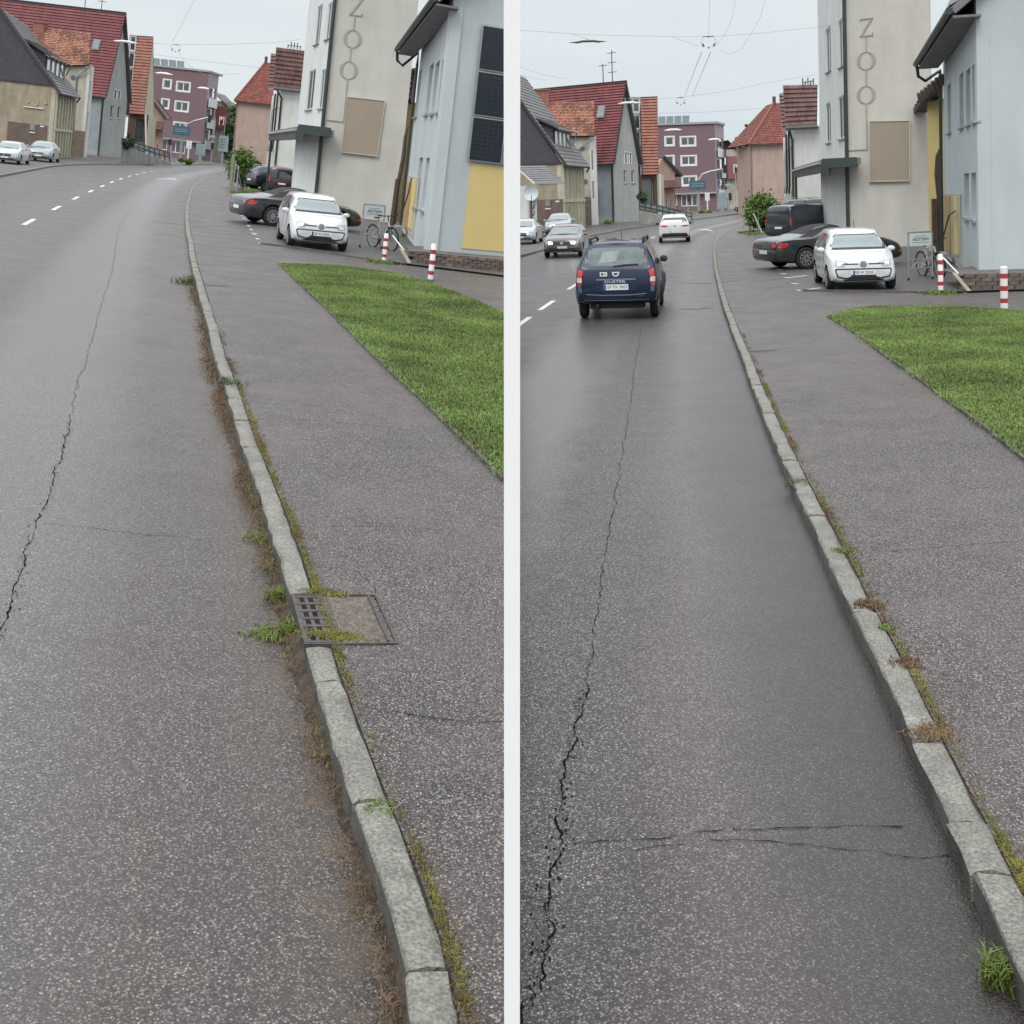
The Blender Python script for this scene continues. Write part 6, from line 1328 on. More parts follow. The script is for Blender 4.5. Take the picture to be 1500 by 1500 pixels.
def furniture(S):
    A=S.key=='A'; sd=SIDE[S.key]; X=(lambda a,b:a) if A else (lambda a,b:b)
    if A: bollard(S,562,384,342,'farther red and white bollard before the advertising stand in the left street',7); bollard(S,630,412,357,'nearer red and white bollard at the lawn edge in the left street',8.5)
    else: bollard(S,1378,428,372,'left red and white bollard before the bicycle in the right street',8); bollard(S,1471,455,390,'nearer red and white bollard at the right edge of the right street',11)
    # advertising stand
    P,Q=(S.G(527,362.5,KH),S.G(558,364.5,KH)) if A else (S.G(1331,411,KH),S.G(1366,409,KH)); rt=S.thing('sign_stand','grey tubular sign stand with white board beside the bicycle '+sd,'sign',tuple(P)); u=(Q-P); L=u.length; u=u.normalized(); n=Vector((-u.y,u.x,0)); n=n if n.y>0 else -n
    H=S.zfor(P,X(299,341))-KH; q=lambda a,z,d=0:P+u*a+UP*z+n*d
    for a in (0,L):
        mb=MB(); mb.tube([q(a,.05),q(a,H)],.022,8); S.part(mb,'leg',M_STEEL,rt); mb=MB(); mb.tube([q(a,0),q(a,.07)],.035,8); S.part(mb,'foot',M_BLK,rt)
    for z in (H,H*.72,H*.44,H*.25):
        if z==H*.72: continue
        mb=MB(); mb.bar(q(0,z),q(L,z),.035,.05 if z==H else .03); S.part(mb,'crossbar',M_STEEL,rt)
    for a in (.18,.42,.58,.82):
        mb=MB(); mb.bar(q(L*a,H*.25),q(L*a,H*.44),.02,.02); S.part(mb,'rack_bar',M_STEEL,rt)
    mb=MB(); mb.bar(q(.1,H*.25,.02),q(L*.5,H*.44,.02),.018,.018);mb.bar(q(L*.5,H*.25,.02),q(L*.8,H*.44,.02),.018,.018); S.part(mb,'rack_brace',M_STEEL,rt,kind='stuff')
    mb=MB(); mb.box(q(L/2,H*.855,-.01),(L*.9,.03,H*.25),ax=(u,n,UP)); bd=S.part(mb,'board',M_SIGN,rt)
    Y=UP; me_f=lambda t,s,z,w,nm:addtext(bd,t,s,tuple(q(L/2,z,-.03)-P),tuple(u),tuple(UP),M_INKG,width=w,name=nm)
    M_INKG=mat('grey_green_ink',(.05,.08,.08),.5,.05,3)
    me_f('ARZTTEAM',.11,H*.855,L*.66,'board_lettering'); 
    for z in (.925,.79):
        mb=MB(); mb.box(q(L/2,H*z,-.028),(L*(.5 if z>.9 else .72),.004,.018),ax=(u,n,UP)); S.part(mb,'small_print',mat('small_print_grey',(.3,.36,.36),.5,.1,30),bd,rt)
    # bicycle
    b=S.thing('bicycle','mountain bicycle with pale frame leaning by the wall '+sd,'bicycle',(0,0,0)); r=.345
    for x in (-.54,.54):
        mb=MB(); ns=26; mb.tube([(x+math.cos(2*math.pi*i/ns)*r,0,r+math.sin(2*math.pi*i/ns)*r) for i in range(ns+1)],.026,7,cap=False); wlo=S.part(mb,'wheel',M_TYRE,b)
        mb=MB()
        for i in range(14): a=2*math.pi*i/14; mb.bar((x,0,r),(x+math.cos(a)*r*.95,0,r+math.sin(a)*r*.95),.004,.004,up=Vector((0,1,0)))
        mb.tube([(x+math.cos(2*math.pi*i/ns)*r*.92,0,r+math.sin(2*math.pi*i/ns)*r*.92) for i in range(ns+1)],.01,5,cap=False); mb.tube([(x,-.05,r),(x,.05,r)],.025,8); S.part(mb,'rim',M_STEEL,wlo,b)
    bb=(-.10,0,.29); se=(-.23,0,.80); hd=(.33,0,.86); hl=(.38,0,.70)
    fm=mat('bike_frame_pale',(.50,.50,.48),.35,.15,6,coat=.6)
    mb=MB(); 
    for p,q_,rr in ((bb,se,.02),(se,hd,.02),(bb,hl,.032),(hd,hl,.026),(bb,(-.54,.04,r),.014),(bb,(-.54,-.04,r),.014),((-.2,.02,.68),(-.54,.04,r),.012),((-.2,-.02,.68),(-.54,-.04,r),.012)): mb.tube([p,q_],rr,7)
    S.part(mb,'frame',fm,b)
    mb=MB(); mb.tube([(.38,.05,.70),(.54,.05,r)],.022,7); mb.tube([(.38,-.05,.70),(.54,-.05,r)],.022,7); mb.tube([(.38,-.06,.70),(.38,.06,.70)],.02,6); S.part(mb,'fork',M_BLK,b)
    mb=MB(); mb.tube([(.31,0,.86),(.29,0,1.0),(.34,0,1.04)],.018,7); mb.tube([(.28,-.34,1.05),(.34,-.15,1.04),(.34,.15,1.04),(.28,.34,1.05)],.016,7); mb.tube([(.28,-.36,1.05),(.29,-.24,1.05)],.024,7);mb.tube([(.28,.36,1.05),(.29,.24,1.05)],.024,7); S.part(mb,'handlebar',M_BLK,b)
    mb=MB(); mb.tube([se,(-.26,0,.93)],.014,6); mb.tube([(-.40,0,.955),(-.30,0,.96),(-.12,0,.945)],.05,8,rs=[.07,.05,.018]); S.part(mb,'saddle',M_BLK,b)
    mb=MB(); mb.lathe([(.1,-.05),(.1,-.045)],bb,(0,1,0),16); mb.bar((bb[0],-.08,bb[2]),(bb[0]+.1,-.08,bb[2]-.13),.02,.02); mb.bar((bb[0],.08,bb[2]),(bb[0]-.1,.08,bb[2]+.13),.02,.02); mb.box((bb[0]+.1,-.12,bb[2]-.13),(.09,.08,.02)); S.part(mb,'crankset',M_BLK,b)
    mb=MB(); mb.tube([(.54+math.cos(a)*.38,0,r+math.sin(a)*.38) for a in (.6,1.0,1.5,2.0)],.016,6); S.part(mb,'mudguard',M_BLK,b)
    yaw=place(S,b,(-.54,0),X((546,361.5),(1352,404)),(.54,0),X((574,367.5),(1389,409)),z=KH); b.matrix_world=b.matrix_world@Matrix.Rotation(R(5),4,'X')
    # low brick wall with raised bed in front of the blue house
    P=S.G(*X((598,384),(1405,425)),KH); Q=S.G(*X((900,414.5),(1700,419)),KH); zt=max(.36,S.zfor(P,X(366.5,401.5))); zt=min(zt,.75)
    wl=S.thing('brick_wall','low weathered brick retaining wall under the blue house '+sd,'wall',tuple(P)); u=(Q-P).normalized(); n=Vector((-u.y,u.x,0)); n=n if n.y>0 else -n
    mb=MB(); mb.box(P+u*6+n*.14+UP*((zt-KH)/2-.02),(12,.2,zt-KH-.04),ax=(u,n,UP)); S.part(mb,'wall_core',M_MORT,wl)
    nr=4; hb=(zt-KH)/nr; meshes=[]
    for k in range(5):
        m_=MB(); m_.box((0,0,0),(.24*random.uniform(.95,1.0),.13,hb*.93)); m_.v=[(a+random.gauss(0,.005),b_+random.gauss(0,.006),c_+random.gauss(0,.003)) for a,b_,c_ in m_.v]; meshes.append(m_.mesh('brick',M_BRICK if k<4 else mat('pale_wall_brick',(.155,.125,.10),.95,.3,5)))
    Mt=Matrix((u,n,UP)).transposed().to_4x4()
    for j in range(nr):
        for i in range(26 if A else 18):
            p=u*((i+.5*(j%2))*.25+.12)+n*(.03+random.gauss(0,.006))+UP*((j+.5)*hb)
            o=bpy.data.objects.new('brick',random.choice(meshes)); link(o,wl); o.matrix_parent_inverse=Matrix(); o.matrix_local=Matrix.Translation(p)@Mt; INFO[o.name]=(Vector(),0)
    bed=MB(); bd_=[P+UP*(zt-KH),Q+UP*(zt-KH),Q+n*6+UP*(zt-KH),P+n*2.2-u*.0+UP*(zt-KH)]; bed.prism([p-UP*.06 for p in bd_],UP*.04); S.single(bed,'planting_bed',mat('bed_soil',(.12,.11,.10),.95,.4,6,fine=30),kind='structure')
    c=P+n*.6+u*.3+UP*(zt-KH)
    for k,wd in enumerate(('leftmost','middle','rightmost')):
        p=P+n*(.35+.1*(k%2))+u*(.35+.55*k)+UP*(zt-KH); mb=MB(); mb.lathe([(.03,-.03),(.07,0),(.05,.035),(.01,.045)],(0,0,0),(.1,.2,1),7); S.single(mb,'pebble',mat('chip_white',(.6,.6,.58),.7,.2,9),label=wd+' of three white pebbles behind the low brick wall '+sd,cat='pebble',group='white pebbles on the bed '+sd,org=tuple(p))
    # twig and plank leaning by the bed
    a=S.G(*X((576,350),(1383,404)),KH); pl=MB(); p0=S.at(*X((575,345),(1381,377)),P.y+.5); p1=S.at(*X((592,367),(1404,401)),P.y-.05); pl.tube([p0,p1],.018,8); S.single(pl,'leaning_pole',M_WPOST,label='white pole leaning from the bicycle down to the brick wall '+sd,cat='pole',org=tuple(p1))
    mb=MB(); mb.bar(S.at(*X((587,364),(1397,400)),P.y-.1),S.G(*X((600,386),(1420,427)),KH+.02),.10,.03); S.single(mb,'plank',M_WOOD,label='grey plank lying against the end of the brick wall '+sd,cat='plank',org=tuple(P))
    # dark drain pipe in curved shape and timber posts at the yellow house
    w=S.bsw; yl=S.thing('timber_bundle','dark curved timber and posts standing against the yellow house '+sd,'timber',tuple(w.P))
    f=w.P+(w.P-w.Q).normalized()*.05; dpt=f.y
    pts=X([(598,185),(594,200),(591,230),(583,270),(577,330)],[(1378,216),(1374,228),(1373,255),(1376,290),(1377,372)])
    mb=MB(); mb.tube([S.at(x,y,dpt+.5) for x,y in pts],X(.08,.12),8,rs=X([.03,.07,.09,.08,.08],[.04,.09,.11,.10,.10])); S.part(mb,'curved_timber',M_RUST,yl)
    for x0,y0,x1,y1 in X([(582,262,573,330)],[(1368,291,1369,373)]): mb=MB(); mb.bar(S.at(x0,y0,dpt+.4),S.at(x1,y1,dpt+.4),.14,.14); S.part(mb,'post',M_RUST,yl)
    # doorway with ochre door, steps and thin rail at the far end of the blue wall
    dr=S.thing('doorway','ochre door with pale surround and steps at the end of the blue house '+sd,'door',tuple(w.P)); 
    def wq(x,y,d=-.04): h=S.hit(w.P,w.Q,x,y); return h+w.n*d
    x0,x1,yt,yb=X((596,605,264,338),(1386,1395,286,366)); a=wq(x0,yt);b_=wq(x1,yb)
    for (ua,ub,ya,yb2,m_,nm,d) in (X((594,611,258,345,M_CREAMD,'door_surround',-.01),(1384.5,1409,284,378,M_CREAMD,'door_surround',-.01)),X((596,603,266,338,M_OCH,'door_leaf',-.05),(1387,1395,287,368,M_OCH,'door_leaf',-.05)),X((603.5,608,262,338,M_YEL,'yellow_jamb',-.05),(1401,1406,288,372,M_YEL,'yellow_jamb',-.05))):
        p=wq(ua,(ya+yb2)/2,d);q_=wq(ub,(ya+yb2)/2,d); zt_=wq((ua+ub)/2,ya,d).z; zb_=max(KH,wq((ua+ub)/2,yb2,d).z); mb=MB(); c=(p+q_)/2; c.z=(zt_+zb_)/2; mb.box(c,((q_-p).length,.06,zt_-zb_),ax=(w.u,w.n,UP)); S.part(mb,nm,m_,dr)
    for k in range(2):
        mb=MB(); c=V2(wq(X(600,1396),300),0)-w.n*(.30+.0*k)+UP*(KH+.09+.17*k); mb.box(c-w.n*(.14*(1-k)),(1.6,.5-.25*k,.17),ax=(w.u,w.n,UP)); S.part(mb,'step',M_CONC,dr)
    mb=MB(); mb.tube([wq(*X((609,262),(1407,309)),-.15),wq(*X((606,285),(1400,315)),-.2),wq(*X((597,318),(1394,345)),-.25)],.025,6); S.part(mb,'handrail',M_RUST,dr)
    # kerb edge between the crossing and the forecourt, parking studs and bay lines
    E_=X([(381,357.5),(439,364),(490,373),(543,381)],[(1173.5,426.5),(1260,427.5),(1366,429.5)]); E2=X([(573,386),(650,395),(740,406)],[(1391,430),(1465,427.5),(1560,425)])
    for pts in (E_,E2):
        for p,q_ in zip(pts[:-1],pts[1:]): mb=MB(); a=S.G(*p,KH);b_=S.G(*q_,KH); mb.bar(a+UP*.02,b_+UP*.02,.07,.05); S.part(mb,'edge_strip',M_EDGE if pts is E_ else M_CRACK,S.pave)
    st=X([(354.6,316),(357,320),(360.5,325.5),(364,331),(367.5,336.5),(372,343),(377,350),(382,356.5)],[(1133,385),(1137,389),(1142,394.5),(1148,401),(1153.5,407),(1164,415.5),(1172,425.5)])
    for x,y in st: mb=MB(); c=S.G(x,y,KH+.012); mb.box(c,(.10,.26,.012),rz=.35); S.part(mb,'parking_stud',M_PAINT,S.pave)
    for p,q_ in X([((382,357),(410,359.5)),((366,341),(378,342))],[((1174,425.5),(1202,421.5)),((1158,406.5),(1182,403.5))]): mb=MB(); a=S.G(*p,KH+.012);b_=S.G(*q_,KH+.012); mb.bar(a,b_,.10,.006); S.part(mb,'bay_line',M_PAINT,S.pave)
    # bush with fence
    c=S.G(*X((356,276),(1122,341)),KH); k=c.y/F
    bu=S.thing('bush','rounded green bush behind the wire fence '+sd,'bush',tuple(c)); mb=MB(); mb.tube([c,c+UP*1.2],.05,6); S.part(mb,'stem',M_BARK,bu)
    wpx=X(26,33)*k; hpx=X(30,31)*k; leafcrown(S,bu,(c.x-wpx*.15,c.y,c.z+hpx),(wpx*.85,wpx*.7,hpx*.9),9000,.10,M_LEAF,5); 
    leafcrown(S,bu,(c.x+wpx*.45,c.y+.4,c.z+hpx*.7),(wpx*.6,wpx*.6,hpx*.7),5000,.10,M_LEAFD,6,'painted_shade_crown')  # shaded part of the bush: shade put into darker leaf colour
    fe=S.thing('wire_fence','old wire fence posts at the pavement edge before the bush '+sd,'fence',tuple(c))
    fp=X([(337,281,226),(341,281,236),(346,281,243)],[(1099,340,292),(1104,341,300),(1111,342,306)])
    tops=[]
    for i,(x,y,t) in enumerate(fp): b_=S.G(x,y,KH); h=S.zfor(b_,t); mb=MB(); mb.bar(b_,V2(b_,h),.16 if i==0 else .07,.16 if i==0 else .07); S.part(mb,'post',M_STEEL if i else M_WOOD,fe); tops.append(V2(b_,h*.8))
    mb=MB(); mb.bar(S.G(*X((341,252),(1106,314)),KH)*1.0,tops[1],.05,.05); 
    a=S.G(*X((355,281),(1117,343)),KH); mb=MB(); mb.bar(a,V2(S.G(*X((343,281),(1104,343)),KH),S.zfor(a,X(243,312))),.06,.06); S.part(mb,'strut',M_STEEL,fe)
    for z in (.45,.9): mb=MB(); mb.tube([V2(p,z) for p in tops],.012,5); S.part(mb,'wire',M_STEEL,fe)
    # grass strip under the bush
    g0=S.G(*X((340,283),(1102,344)),KH); g1=S.G(*X((372,279),(1140,341)),KH); pts=np.array([[*(g0.lerp(g1,random.random())+Vector((random.gauss(0,.1),random.random()*4,0))).xy,KH] for _ in range(2600)]); V,nb=blades(pts,.16,.02,.8,2); stuffmesh(S,blade_mesh('verge_grass',V,nb,M_GRASS),'verge_grass','strip of rough grass under the bush '+sd,'grass')
    # satellite dish with shed
    if not A:
        c=S.at(778,284,84); sh=S.thing('shed','small pale lean-to shed with sloping tiled roof at the left edge '+sd,'shed',tuple(S.G(768,341,.1)))
        b0=S.G(740,342,.1);b1=S.G(774,342,.1); w_=Wall(S,b0,b1,0,S.zfor(b1,272),.2); w_.build(sh,M_WHITE,'front_wall'); a=S.hit(b0,b1,783,268,-.4); t=S.hit(b0,b1,755,243,-.4); roofslab(S,sh,a+w_.n*3,a,t,t+w_.n*3,M_SLATER,rows=8,ms=M_WFRAME)
        c=S.hit(b0,b1,778,284,-.8); di=S.thing('satellite_dish','large pale satellite dish mounted on the shed '+sd,'dish',tuple(c))
        r_=11/F*c.y; mb=MB(); mb.lathe([(.02,.0),(r_*.5,-.06),(r_*.85,-.16),(r_,-.24),(r_*1.01,-.22),(r_*.85,-.12),(r_*.5,-.02),(.02,.04)],c,(.1,1,-.2),26); S.part(mb,'reflector',mat('dish_grey',(.50,.54,.54),.5,.08,2),di,smooth=50)
        mb=MB(); mb.tube([c-UP*r_*.9-Vector((0,.2,0)),c-Vector((0,.75,.1))],.03,6); mb.tube([c-UP*r_*.6,c-UP*3.2+Vector((0,.3,0))],.06,6); S.part(mb,'arm',M_RAIL,di)
        # banner strip with black and white pattern below the dish
        a=S.hit(b0,b1,783,300,-.5); mb=MB(); zz=[S.hit(b0,b1,783,y,-.5).z for y in (292,326)]; mb.box(Vector((a.x,a.y,sum(zz)/2)),(9/F*a.y,.05,zz[0]-zz[1]),ax=(w_.u,w_.n,UP)); bn=S.single(mb,'banner',mat('patterned_cloth',(.5,.52,.5),.8,.02,2,tile=(1,1,[(.03,.03,.03),(.6,.62,.6)])),label='black and white patterned banner hanging below the satellite dish',cat='banner',org=tuple(a))
        mb=MB()
        for k in range(7): p=Vector((a.x+random.uniform(-.15,.15),a.y-.03,zz[1]+(zz[0]-zz[1])*(k+.5)/7)); mb.bar(p-Vector((.15,0,.12)),p+Vector((.15,0,.1)),.02,.07)
        o=bpy.data.objects.new('banner_stripes',mb.mesh('banner_stripes',M_INK,Vector(a))); link(o,bn,kind='stuff')
    # ramp with railing by the tall grey house
    P=S.G(*X((177,238),(937,329)),0.1); Q=S.G(*X((255,243.5),(1018,326)),.1); rp=S.thing('ramp','concrete ramp wall with metal railing and pale panels '+sd,'ramp',tuple(P)); h=lambda x,y,d=0: S.hit(P,Q,x,y,d)
    t0=h(*X((178,212),(937,308)));t1=h(*X((248,238),(1014,322.5))); mb=MB(); mb.prism([P,Q,V2(t1,t1.z),t0],Vector((0,.4,0))); S.part(mb,'ramp_wall',M_CONC,rp)
    r0=h(*X((178,202.5),(937,294)));r1=h(*X((247,224),(1014,313))); N_=9
    for i in range(N_+1):
        a=t0.lerp(t1,i/N_)+Vector((0,.2,0)); b_=r0.lerp(r1,i/N_)+Vector((0,.2,0)); mb=MB(); mb.bar(a,b_,.09,.09); S.part(mb,'baluster',M_RAIL,rp)
        if i<N_-2:
            a2=t0.lerp(t1,(i+1)/N_)+Vector((0,.26,0)); b2=r0.lerp(r1,(i+1)/N_)+Vector((0,.26,0)); a3=a+Vector((0,.06,0));b3=b_+Vector((0,.06,0)); mb=MB(); mb.prism([a3.lerp(b3,.2),a2.lerp(b2,.2),a2.lerp(b2,.9),a3.lerp(b3,.9)],Vector((0,.03,0))); S.part(mb,'panel',M_TEALP,rp)
    for t in (0,.5): mb=MB(); mb.bar(r0.lerp(t0,t)+Vector((0,.2,0)),r1.lerp(t1,t)+Vector((0,.2,0)),.1,.1); S.part(mb,'handrail',M_RAIL,rp)
    a=S.G(*X((185,236),(938,330)),.1)
    # shrubs in front of the terrace and by the shops
    for i,(x,y,rx,rz_,lb,mm) in enumerate(X([(188,206,9,13,'green shrub hanging above the ramp railing',M_LEAFD),(273,236,13,5,'low green hedge along the far pavement before the shops',M_LEAF),(134,238,8,4,'low weeds growing at the foot of the grey house',M_LEAF)],[(941,288,7,11,'green shrub hanging above the ramp railing',M_LEAFD),(1032,312,13,5,'low green hedge along the far pavement before the shops',M_LEAF),(1085,307,10,4,'dark low plants at the far bend before the cream house',M_LEAFD),(893,327,7,3,'low weeds growing at the foot of the grey house',M_LEAF)])):
        dd=P.y+.9 if i==0 else X((0,150,130),(0,160,165,112))[i]; c=S.at(x,y,dd); k=dd/F; rt=S.thing('shrub',lb+' '+sd,'shrub',tuple(c)); leafcrown(S,rt,tuple(c),(rx*k,1.2,rz_*k),900,.16,mm,20+i,'foliage')
    # distant trees
    for i,(x,y,rx,h_) in enumerate(X([(344,245,10,90),(336,243,8,60)],[(1096,314,12,112),(1078,312,16,60)])):
        c=S.at(x,y,215); tree(S,V2(c,.1),h_/F*215,(rx/F*215,5,h_*.45/F*215),('tall' if i==0 else 'lower')+' dark conifer like tree behind the pink house '+sd,m=M_LEAFD,seed=40+i,n=4200,size=.6)
    # traffic lights, direction boards and mast at the junction
    dj=S.G(*X((285,238),(1050,312)),0).y
    def pole(x,yb,yt): b_=S.at(x,yb,dj); t_=V2(b_,S.zfor(b_,yt)); return b_,t_
    def signal(rt,c,s_=1,lit=True,back=True):
        if back: mb=MB(); mb.box(c+Vector((0,.1,0)),(.75*s_,.04,1.25*s_)); S.part(mb,'backing_board',M_WPOST,rt)
        mb=MB(); mb.box(c,(.42*s_,.25,1.05*s_)); hs=S.part(mb,'housing',M_BLK,rt)
        for k,(cc,em) in enumerate((((.9,.1,.08) if lit else (.08,.02,.02),lit),((.05,.04,.02),False),((.02,.05,.03),False))): mb=MB(); mb.lathe([(.13*s_,0),(.13*s_,.05)],c+Vector((0,-.14,(.33-.33*k)*s_)),(0,-1,0),10); S.part(mb,'lamp',mat('signal_lamp_%d%s'%(k,'on' if em else 'off'),cc,.3,.05,3,emit=((1,.12,.1),3) if em else None),hs,rt)
    b_,t_=pole(*X((264.5,239,196),(1024.5,317,262))); rt=S.thing('signal_mast','arched traffic light mast reaching over the junction '+sd,'traffic light',tuple(b_)); at_=lambda x,y,d=0:S.at(x,y,dj+d)
    mb=MB(); arm=X([(266,205),(270,184),(285,177),(305,172)],[(1024.5,262),(1029,255),(1040,251),(1060,247.5)]); mb.tube([b_,t_]+[at_(*p) for p in arm],.11,8); S.part(mb,'mast',M_STEEL,rt); signal(rt,at_(*X((307,174),(1061.5,247.5)),-.3),1.1,False,False)
    rt=S.thing('direction_board','dark blue direction board with white lines before the purple block '+sd,'sign',tuple(b_)); x0,y0,x1,y1=X((253,184.5,278.5,198.5),(1009.5,264.5,1034,278)); mb=MB(); a=at_((x0+x1)/2,(y0+y1)/2,-.3); mb.box(a,((x1-x0)/F*dj,.08,(y1-y0)/F*dj)); S.part(mb,'board',M_TEAL,rt)
    for z in (-.12,.2): mb=MB(); mb.box(a+UP*z-Vector((0,.06,0)),((x1-x0)*.75/F*dj,.03,.1)); S.part(mb,'text_line',M_TEALP,rt)
    mb=MB(); mb.tube([V2(a,.1)+Vector((0,.2,0)),a+Vector((0,.2,0))],.08,6); S.part(mb,'pole',M_STEEL,rt)
    b_,t_=pole(*X((309,240,172),(1069,314,266))); rt=S.thing('signal_post','grey post with black traffic light at the bend '+sd,'traffic light',tuple(b_)); mb=MB(); mb.tube([b_,t_],.09,8); S.part(mb,'post',M_STEEL,rt); signal(rt,at_(*X((311,214),(1069.5,288)),-.3),1,False,False); mb=MB(); mb.box(at_(*X((310,200),(1068,271)),-.2),(1.1,.06,.35)); S.part(mb,'sign_plate',M_SILL,rt)
    b_,t_=pole(*X((324.5,239,170),(1078.5,312,240))); rt=S.thing('signal_post','traffic light showing red on white board at the bend '+sd,'traffic light',tuple(b_)); mb=MB(); mb.tube([b_,t_],.05,6); S.part(mb,'post',M_STEEL,rt); signal(rt,at_(*X((324.5,177),(1078.5,247)),-.3),1.0,True,True)
    b_,t_=pole(*X((249.5,238,205),(1008.5,322,285))); rt=S.thing('signal_post','dark pedestrian light on a slim post before the shops '+sd,'traffic light',tuple(b_)); mb=MB(); mb.tube([b_,t_],.07,6); S.part(mb,'post',M_STEEL,rt); signal(rt,at_(*X((249.5,208),(1008.5,290)),-.3),.9,False,False)
    x0,y0,x1,y1=X((321,199,334,222),(1082,268,1096,292)); a=at_((x0+x1)/2,(y0+y1)/2,2); rt=S.thing('town_sign','pale teal information column at the far bend '+sd,'sign',tuple(a)); mb=MB(); mb.box(a,((x1-x0)/F*dj,.4,(y1-y0)/F*dj)); S.part(mb,'panel',M_TEALP,rt)
    for k in range(4): mb=MB(); mb.box(a+UP*(.7-.42*k)-Vector((.15,.22,0)),(.8,.04,.13)); S.part(mb,'text_line',M_TEAL,rt)
    mb=MB(); mb.tube([V2(a,.1),a],.12,6); S.part(mb,'pole',M_STEEL,rt)
    # shop window clutter boards
    for i,(x,y,w__,h__,m_) in enumerate(X([(277,212,8,12,M_WPOST),(294,219,14,17,M_TEALP)],[(1036,288,7,12,M_WPOST),(1058,293,13,22,M_TEALP)])):
        a=S.at(x,y,dj+3); mb=MB(); mb.box(V2(a,a.z),(w__/F*dj,.1,h__/F*dj)); mb.box(V2(a,a.z/2),(w__/F*dj*.3,.08,a.z)); S.single(mb,'shop_display',m_,label=('white advertising panel' if i==0 else 'pale green glass shelter')+' before the shops of the purple block '+sd,cat='display',org=tuple(V2(a,0)))
    # overhead wires with insulators and hanging lamps
    def wire(pts,dep,lab,r_=None):
        mb=MB(); P_=[S.at(x,y,dep+(k*0)) for k,(x,y) in enumerate(pts)]; mb.tube(P_,(r_ or .2)/F*dep,5); return S.single(mb,'overhead_wire',M_WIRE,label=lab+' '+sd,cat='wire',org=tuple(P_[0]))
    def insul(x,y,dep,s_,lab):
        c=S.at(x,y,dep); k=dep/F*s_; rt=S.thing('wire_insulator',lab+' '+sd,'insulator',tuple(c)); mb=MB(); mb.tube([c+Vector((-7.5*k,0,8*k)),c+Vector((7.5*k,0,8*k))],.6*k,5); S.part(mb,'crossbar',M_RAIL,rt)
        for s__ in (-1,1):
            mb=MB(); mb.tube([c+Vector((s__*7*k,0,7.5*k)),c+Vector((s__*11.5*k,0,1*k)),c+Vector((s__*10*k,0,-6*k)),c+Vector((s__*4*k,0,-7*k))],.3*k,5); S.part(mb,'hanger',M_WIRE,rt)
            mb=MB(); mb.lathe([(.5*k,-3*k),(1.3*k,-2*k),(1.0*k,2*k),(.5*k,2.5*k)],c+Vector((s__*8*k,0,-4*k)),(s__*.2,0,1),8); S.part(mb,'bell',M_RAIL,rt)
        mb=MB(); mb.lathe([(1.4*k,-1*k),(1.0*k,1*k)],c+Vector((0,0,7.5*k)),UP,8); mb.lathe([(.4*k,-3*k),(1.3*k,0)],c+Vector((0,0,-7*k)),UP,8); S.part(mb,'clamp',M_RAIL,rt,kind='stuff')
    def lamp(x,y,dep,wpx,m_,lab):
        c=S.at(x,y,dep); k=dep/F; rt=S.thing('hanging_lamp',lab+' '+sd,'street lamp',tuple(c)); hw=wpx/2*k; mb=MB(); mb.tube([c-Vector((hw,0,0)),c-Vector((hw*.55,0,0)),c-Vector((hw*.3,0,-.03)),c+Vector((hw*.3,0,.03)),c+Vector((hw*.55,0,0)),c+Vector((hw,0,0))],.1,8,rs=[.3*k,1.6*k,1.7*k,1.7*k,1.6*k,.3*k]); S.part(mb,'lamp_body',m_,rt); mb=MB(); mb.tube([c,c+UP*5*k],.5*k,5); S.part(mb,'suspension',M_RAIL,rt)
    if not A:
        wire([(752,43.5),(860,51),(960,53),(1038,54),(1110,49),(1200,39.5),(1238,34)],44,'highest cross wire carrying the near insulator'); insul(1038,61.5,44,1.0,'near overhead insulator with two hanging bells')
        lamp(861,61.5,44,54,M_RAIL,'dark flat street lamp hanging from the highest wire'); wire([(838,50),(861,57)],44,'short lamp stay'); wire([(985,54),(1024,68)],44,'slanting stay left of the near insulator')
        wire([(966,144.5),(997,142.5),(1060,134),(1141,118),(1198,109)],80,'cross wire carrying the far insulator'); insul(997,148,80,.62,'far overhead insulator above the purple block')
        for p in (((1028,76),(1003,140)),((1041,76),(1014,141))):
            mb=MB(); mb.tube([S.at(*p[0],44),S.at(*p[1],80)],.010,5); S.single(mb,'overhead_wire',M_WIRE,label=('left' if p[0][0]<1030 else 'right')+' long wire running between the two insulators '+sd,cat='wire',org=tuple(S.at(*p[0],44)))
        wire([(1040,-20),(1039,20),(1038,54)],44,'wire dropping to the near insulator'); wire([(1080,-20),(1073,25),(1062,50),(1050,66)],40,'thin wire slanting right above the near insulator'); wire([(1125,-20),(1114,25),(1100,50),(1085,73),(1070,79),(1056,74)],40,'sagging wire loop right of the near insulator')
        wire([(966,166),(1040,164),(1125,158)],95,'faint lower cross wire above the purple block'); wire([(752,95),(790,108),(830,116)],60,'steep wire above the crimson roof'); wire([(752,108),(800,118)],60,'lower steep wire above the crimson roof')
        lamp(922,151,75,34,M_WPOST,'white double street lamp hanging beside the orange roof'); lamp(986,190.5,110,26,M_WPOST,'small white hanging lamp before the purple block'); lamp(1046,204.5,120,18,M_WPOST,'tiny white hanging lamp right of the purple block'); wire([(905,145),(960,144)],75,'wire above the white lamp')
    else:
        wire([(225,63.5),(257,65),(330,65),(397,62.5),(440,58)],80,'highest cross wire with insulator'); insul(257.5,70.5,80,.62,'overhead insulator above the purple block'); wire([(252,62),(290,-10)],80,'slanting wire rising left of the insulator'); wire([(226,80),(300,90),(390,100)],95,'faint middle cross wire'); wire([(262,77),(275,95),(300,110),(350,108)],100,'sagging wire before the purple block')
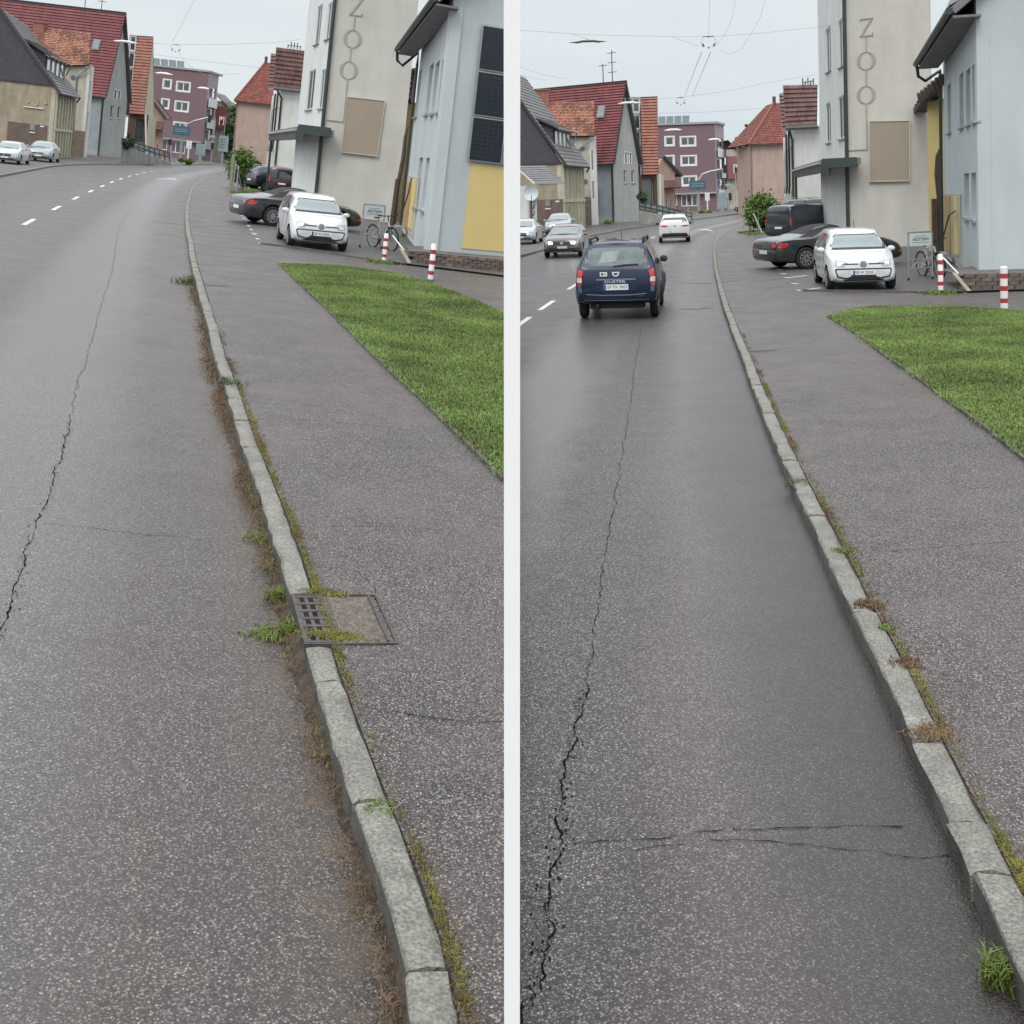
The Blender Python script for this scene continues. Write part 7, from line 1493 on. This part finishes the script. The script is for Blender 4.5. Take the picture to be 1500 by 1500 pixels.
        lamp(184,61.5,75,36,M_WPOST,'white double street lamp hanging before the crimson roof'); lamp(240,108,110,26,M_WPOST,'small white hanging lamp before the purple block'); lamp(298,129.5,120,18,M_WPOST,'tiny white hanging lamp right of the purple block')
furniture(SB); furniture(SA)
# ---------------------------------------------------------------- white slab standing for the gutter between the two streets, and trimming of what would cross it
def divider():
    mb=MB(); a,b=2.1,3.3
    mb.box((0,(a+b)/2,1.6),(.0296,b-a,3.2))
    me=mb.mesh('dividing_gutter_slab',mat('white_render',(.86,.86,.86),.8,.02,3)); o=bpy.data.objects.new('dividing_gutter_slab',me)
    link(o,label='slim tall white slab standing for the gutter between the left and the right street',category='wall')
divider()
bpy.context.view_layer.update()
def trim():
    GAP=.016
    for o in list(bpy.data.objects):
        if o.type!='MESH' or o.name.startswith('dividing_gutter_slab'): continue
        r=o
        while r.parent: r=r.parent
        sgn=OWN.get(r.name)
        if not sgn: continue
        MW=o.matrix_world; cs=[(MW@Vector(c)).x*sgn for c in o.bound_box]
        if min(cs)>=GAP: continue
        if max(cs)<=GAP: DEAD.append(o); continue
        if o.data.users>1: o.data=o.data.copy()
        bm=bmesh.new(); bm.from_mesh(o.data); inv=MW.inverted(); co=inv@Vector((sgn*GAP,0,0)); no=(MW.to_3x3().transposed()@Vector((sgn,0,0))).normalized()
        bmesh.ops.bisect_plane(bm,geom=bm.verts[:]+bm.edges[:]+bm.faces[:],plane_co=co,plane_no=no,clear_inner=True)
        bm.to_mesh(o.data); bm.free()
        if len(o.data.polygons)==0: DEAD.append(o)
OWN={}; DEAD=[]
for o in bpy.data.objects:
    if o.parent is None and o.type in('MESH','EMPTY'):
        if o.name.startswith('dividing'): continue
        m=o.matrix_world.to_3x3().normalized()
        # which street frame does it stand in
        up=m@Vector((0,0,1)); OWN[o.name]=-1 if (up-SA.M3@Vector((0,0,1))).length<(up-SB.M3@Vector((0,0,1))).length else 1
trim()
dead=set(o.name for o in DEAD)
def prune(o):
    for c in list(o.children): prune(c)
    if (o.name in dead) and not [c for c in o.children]: bpy.data.objects.remove(o)
    elif o.name in dead and o.type=='MESH':
        o.data=bpy.data.meshes.new(o.name)
for o in [o for o in bpy.data.objects if o.parent is None]:
    prune(o)
for o in [o for o in bpy.data.objects if o.parent is None and o.type=='EMPTY']:
    if not o.children: bpy.data.objects.remove(o)
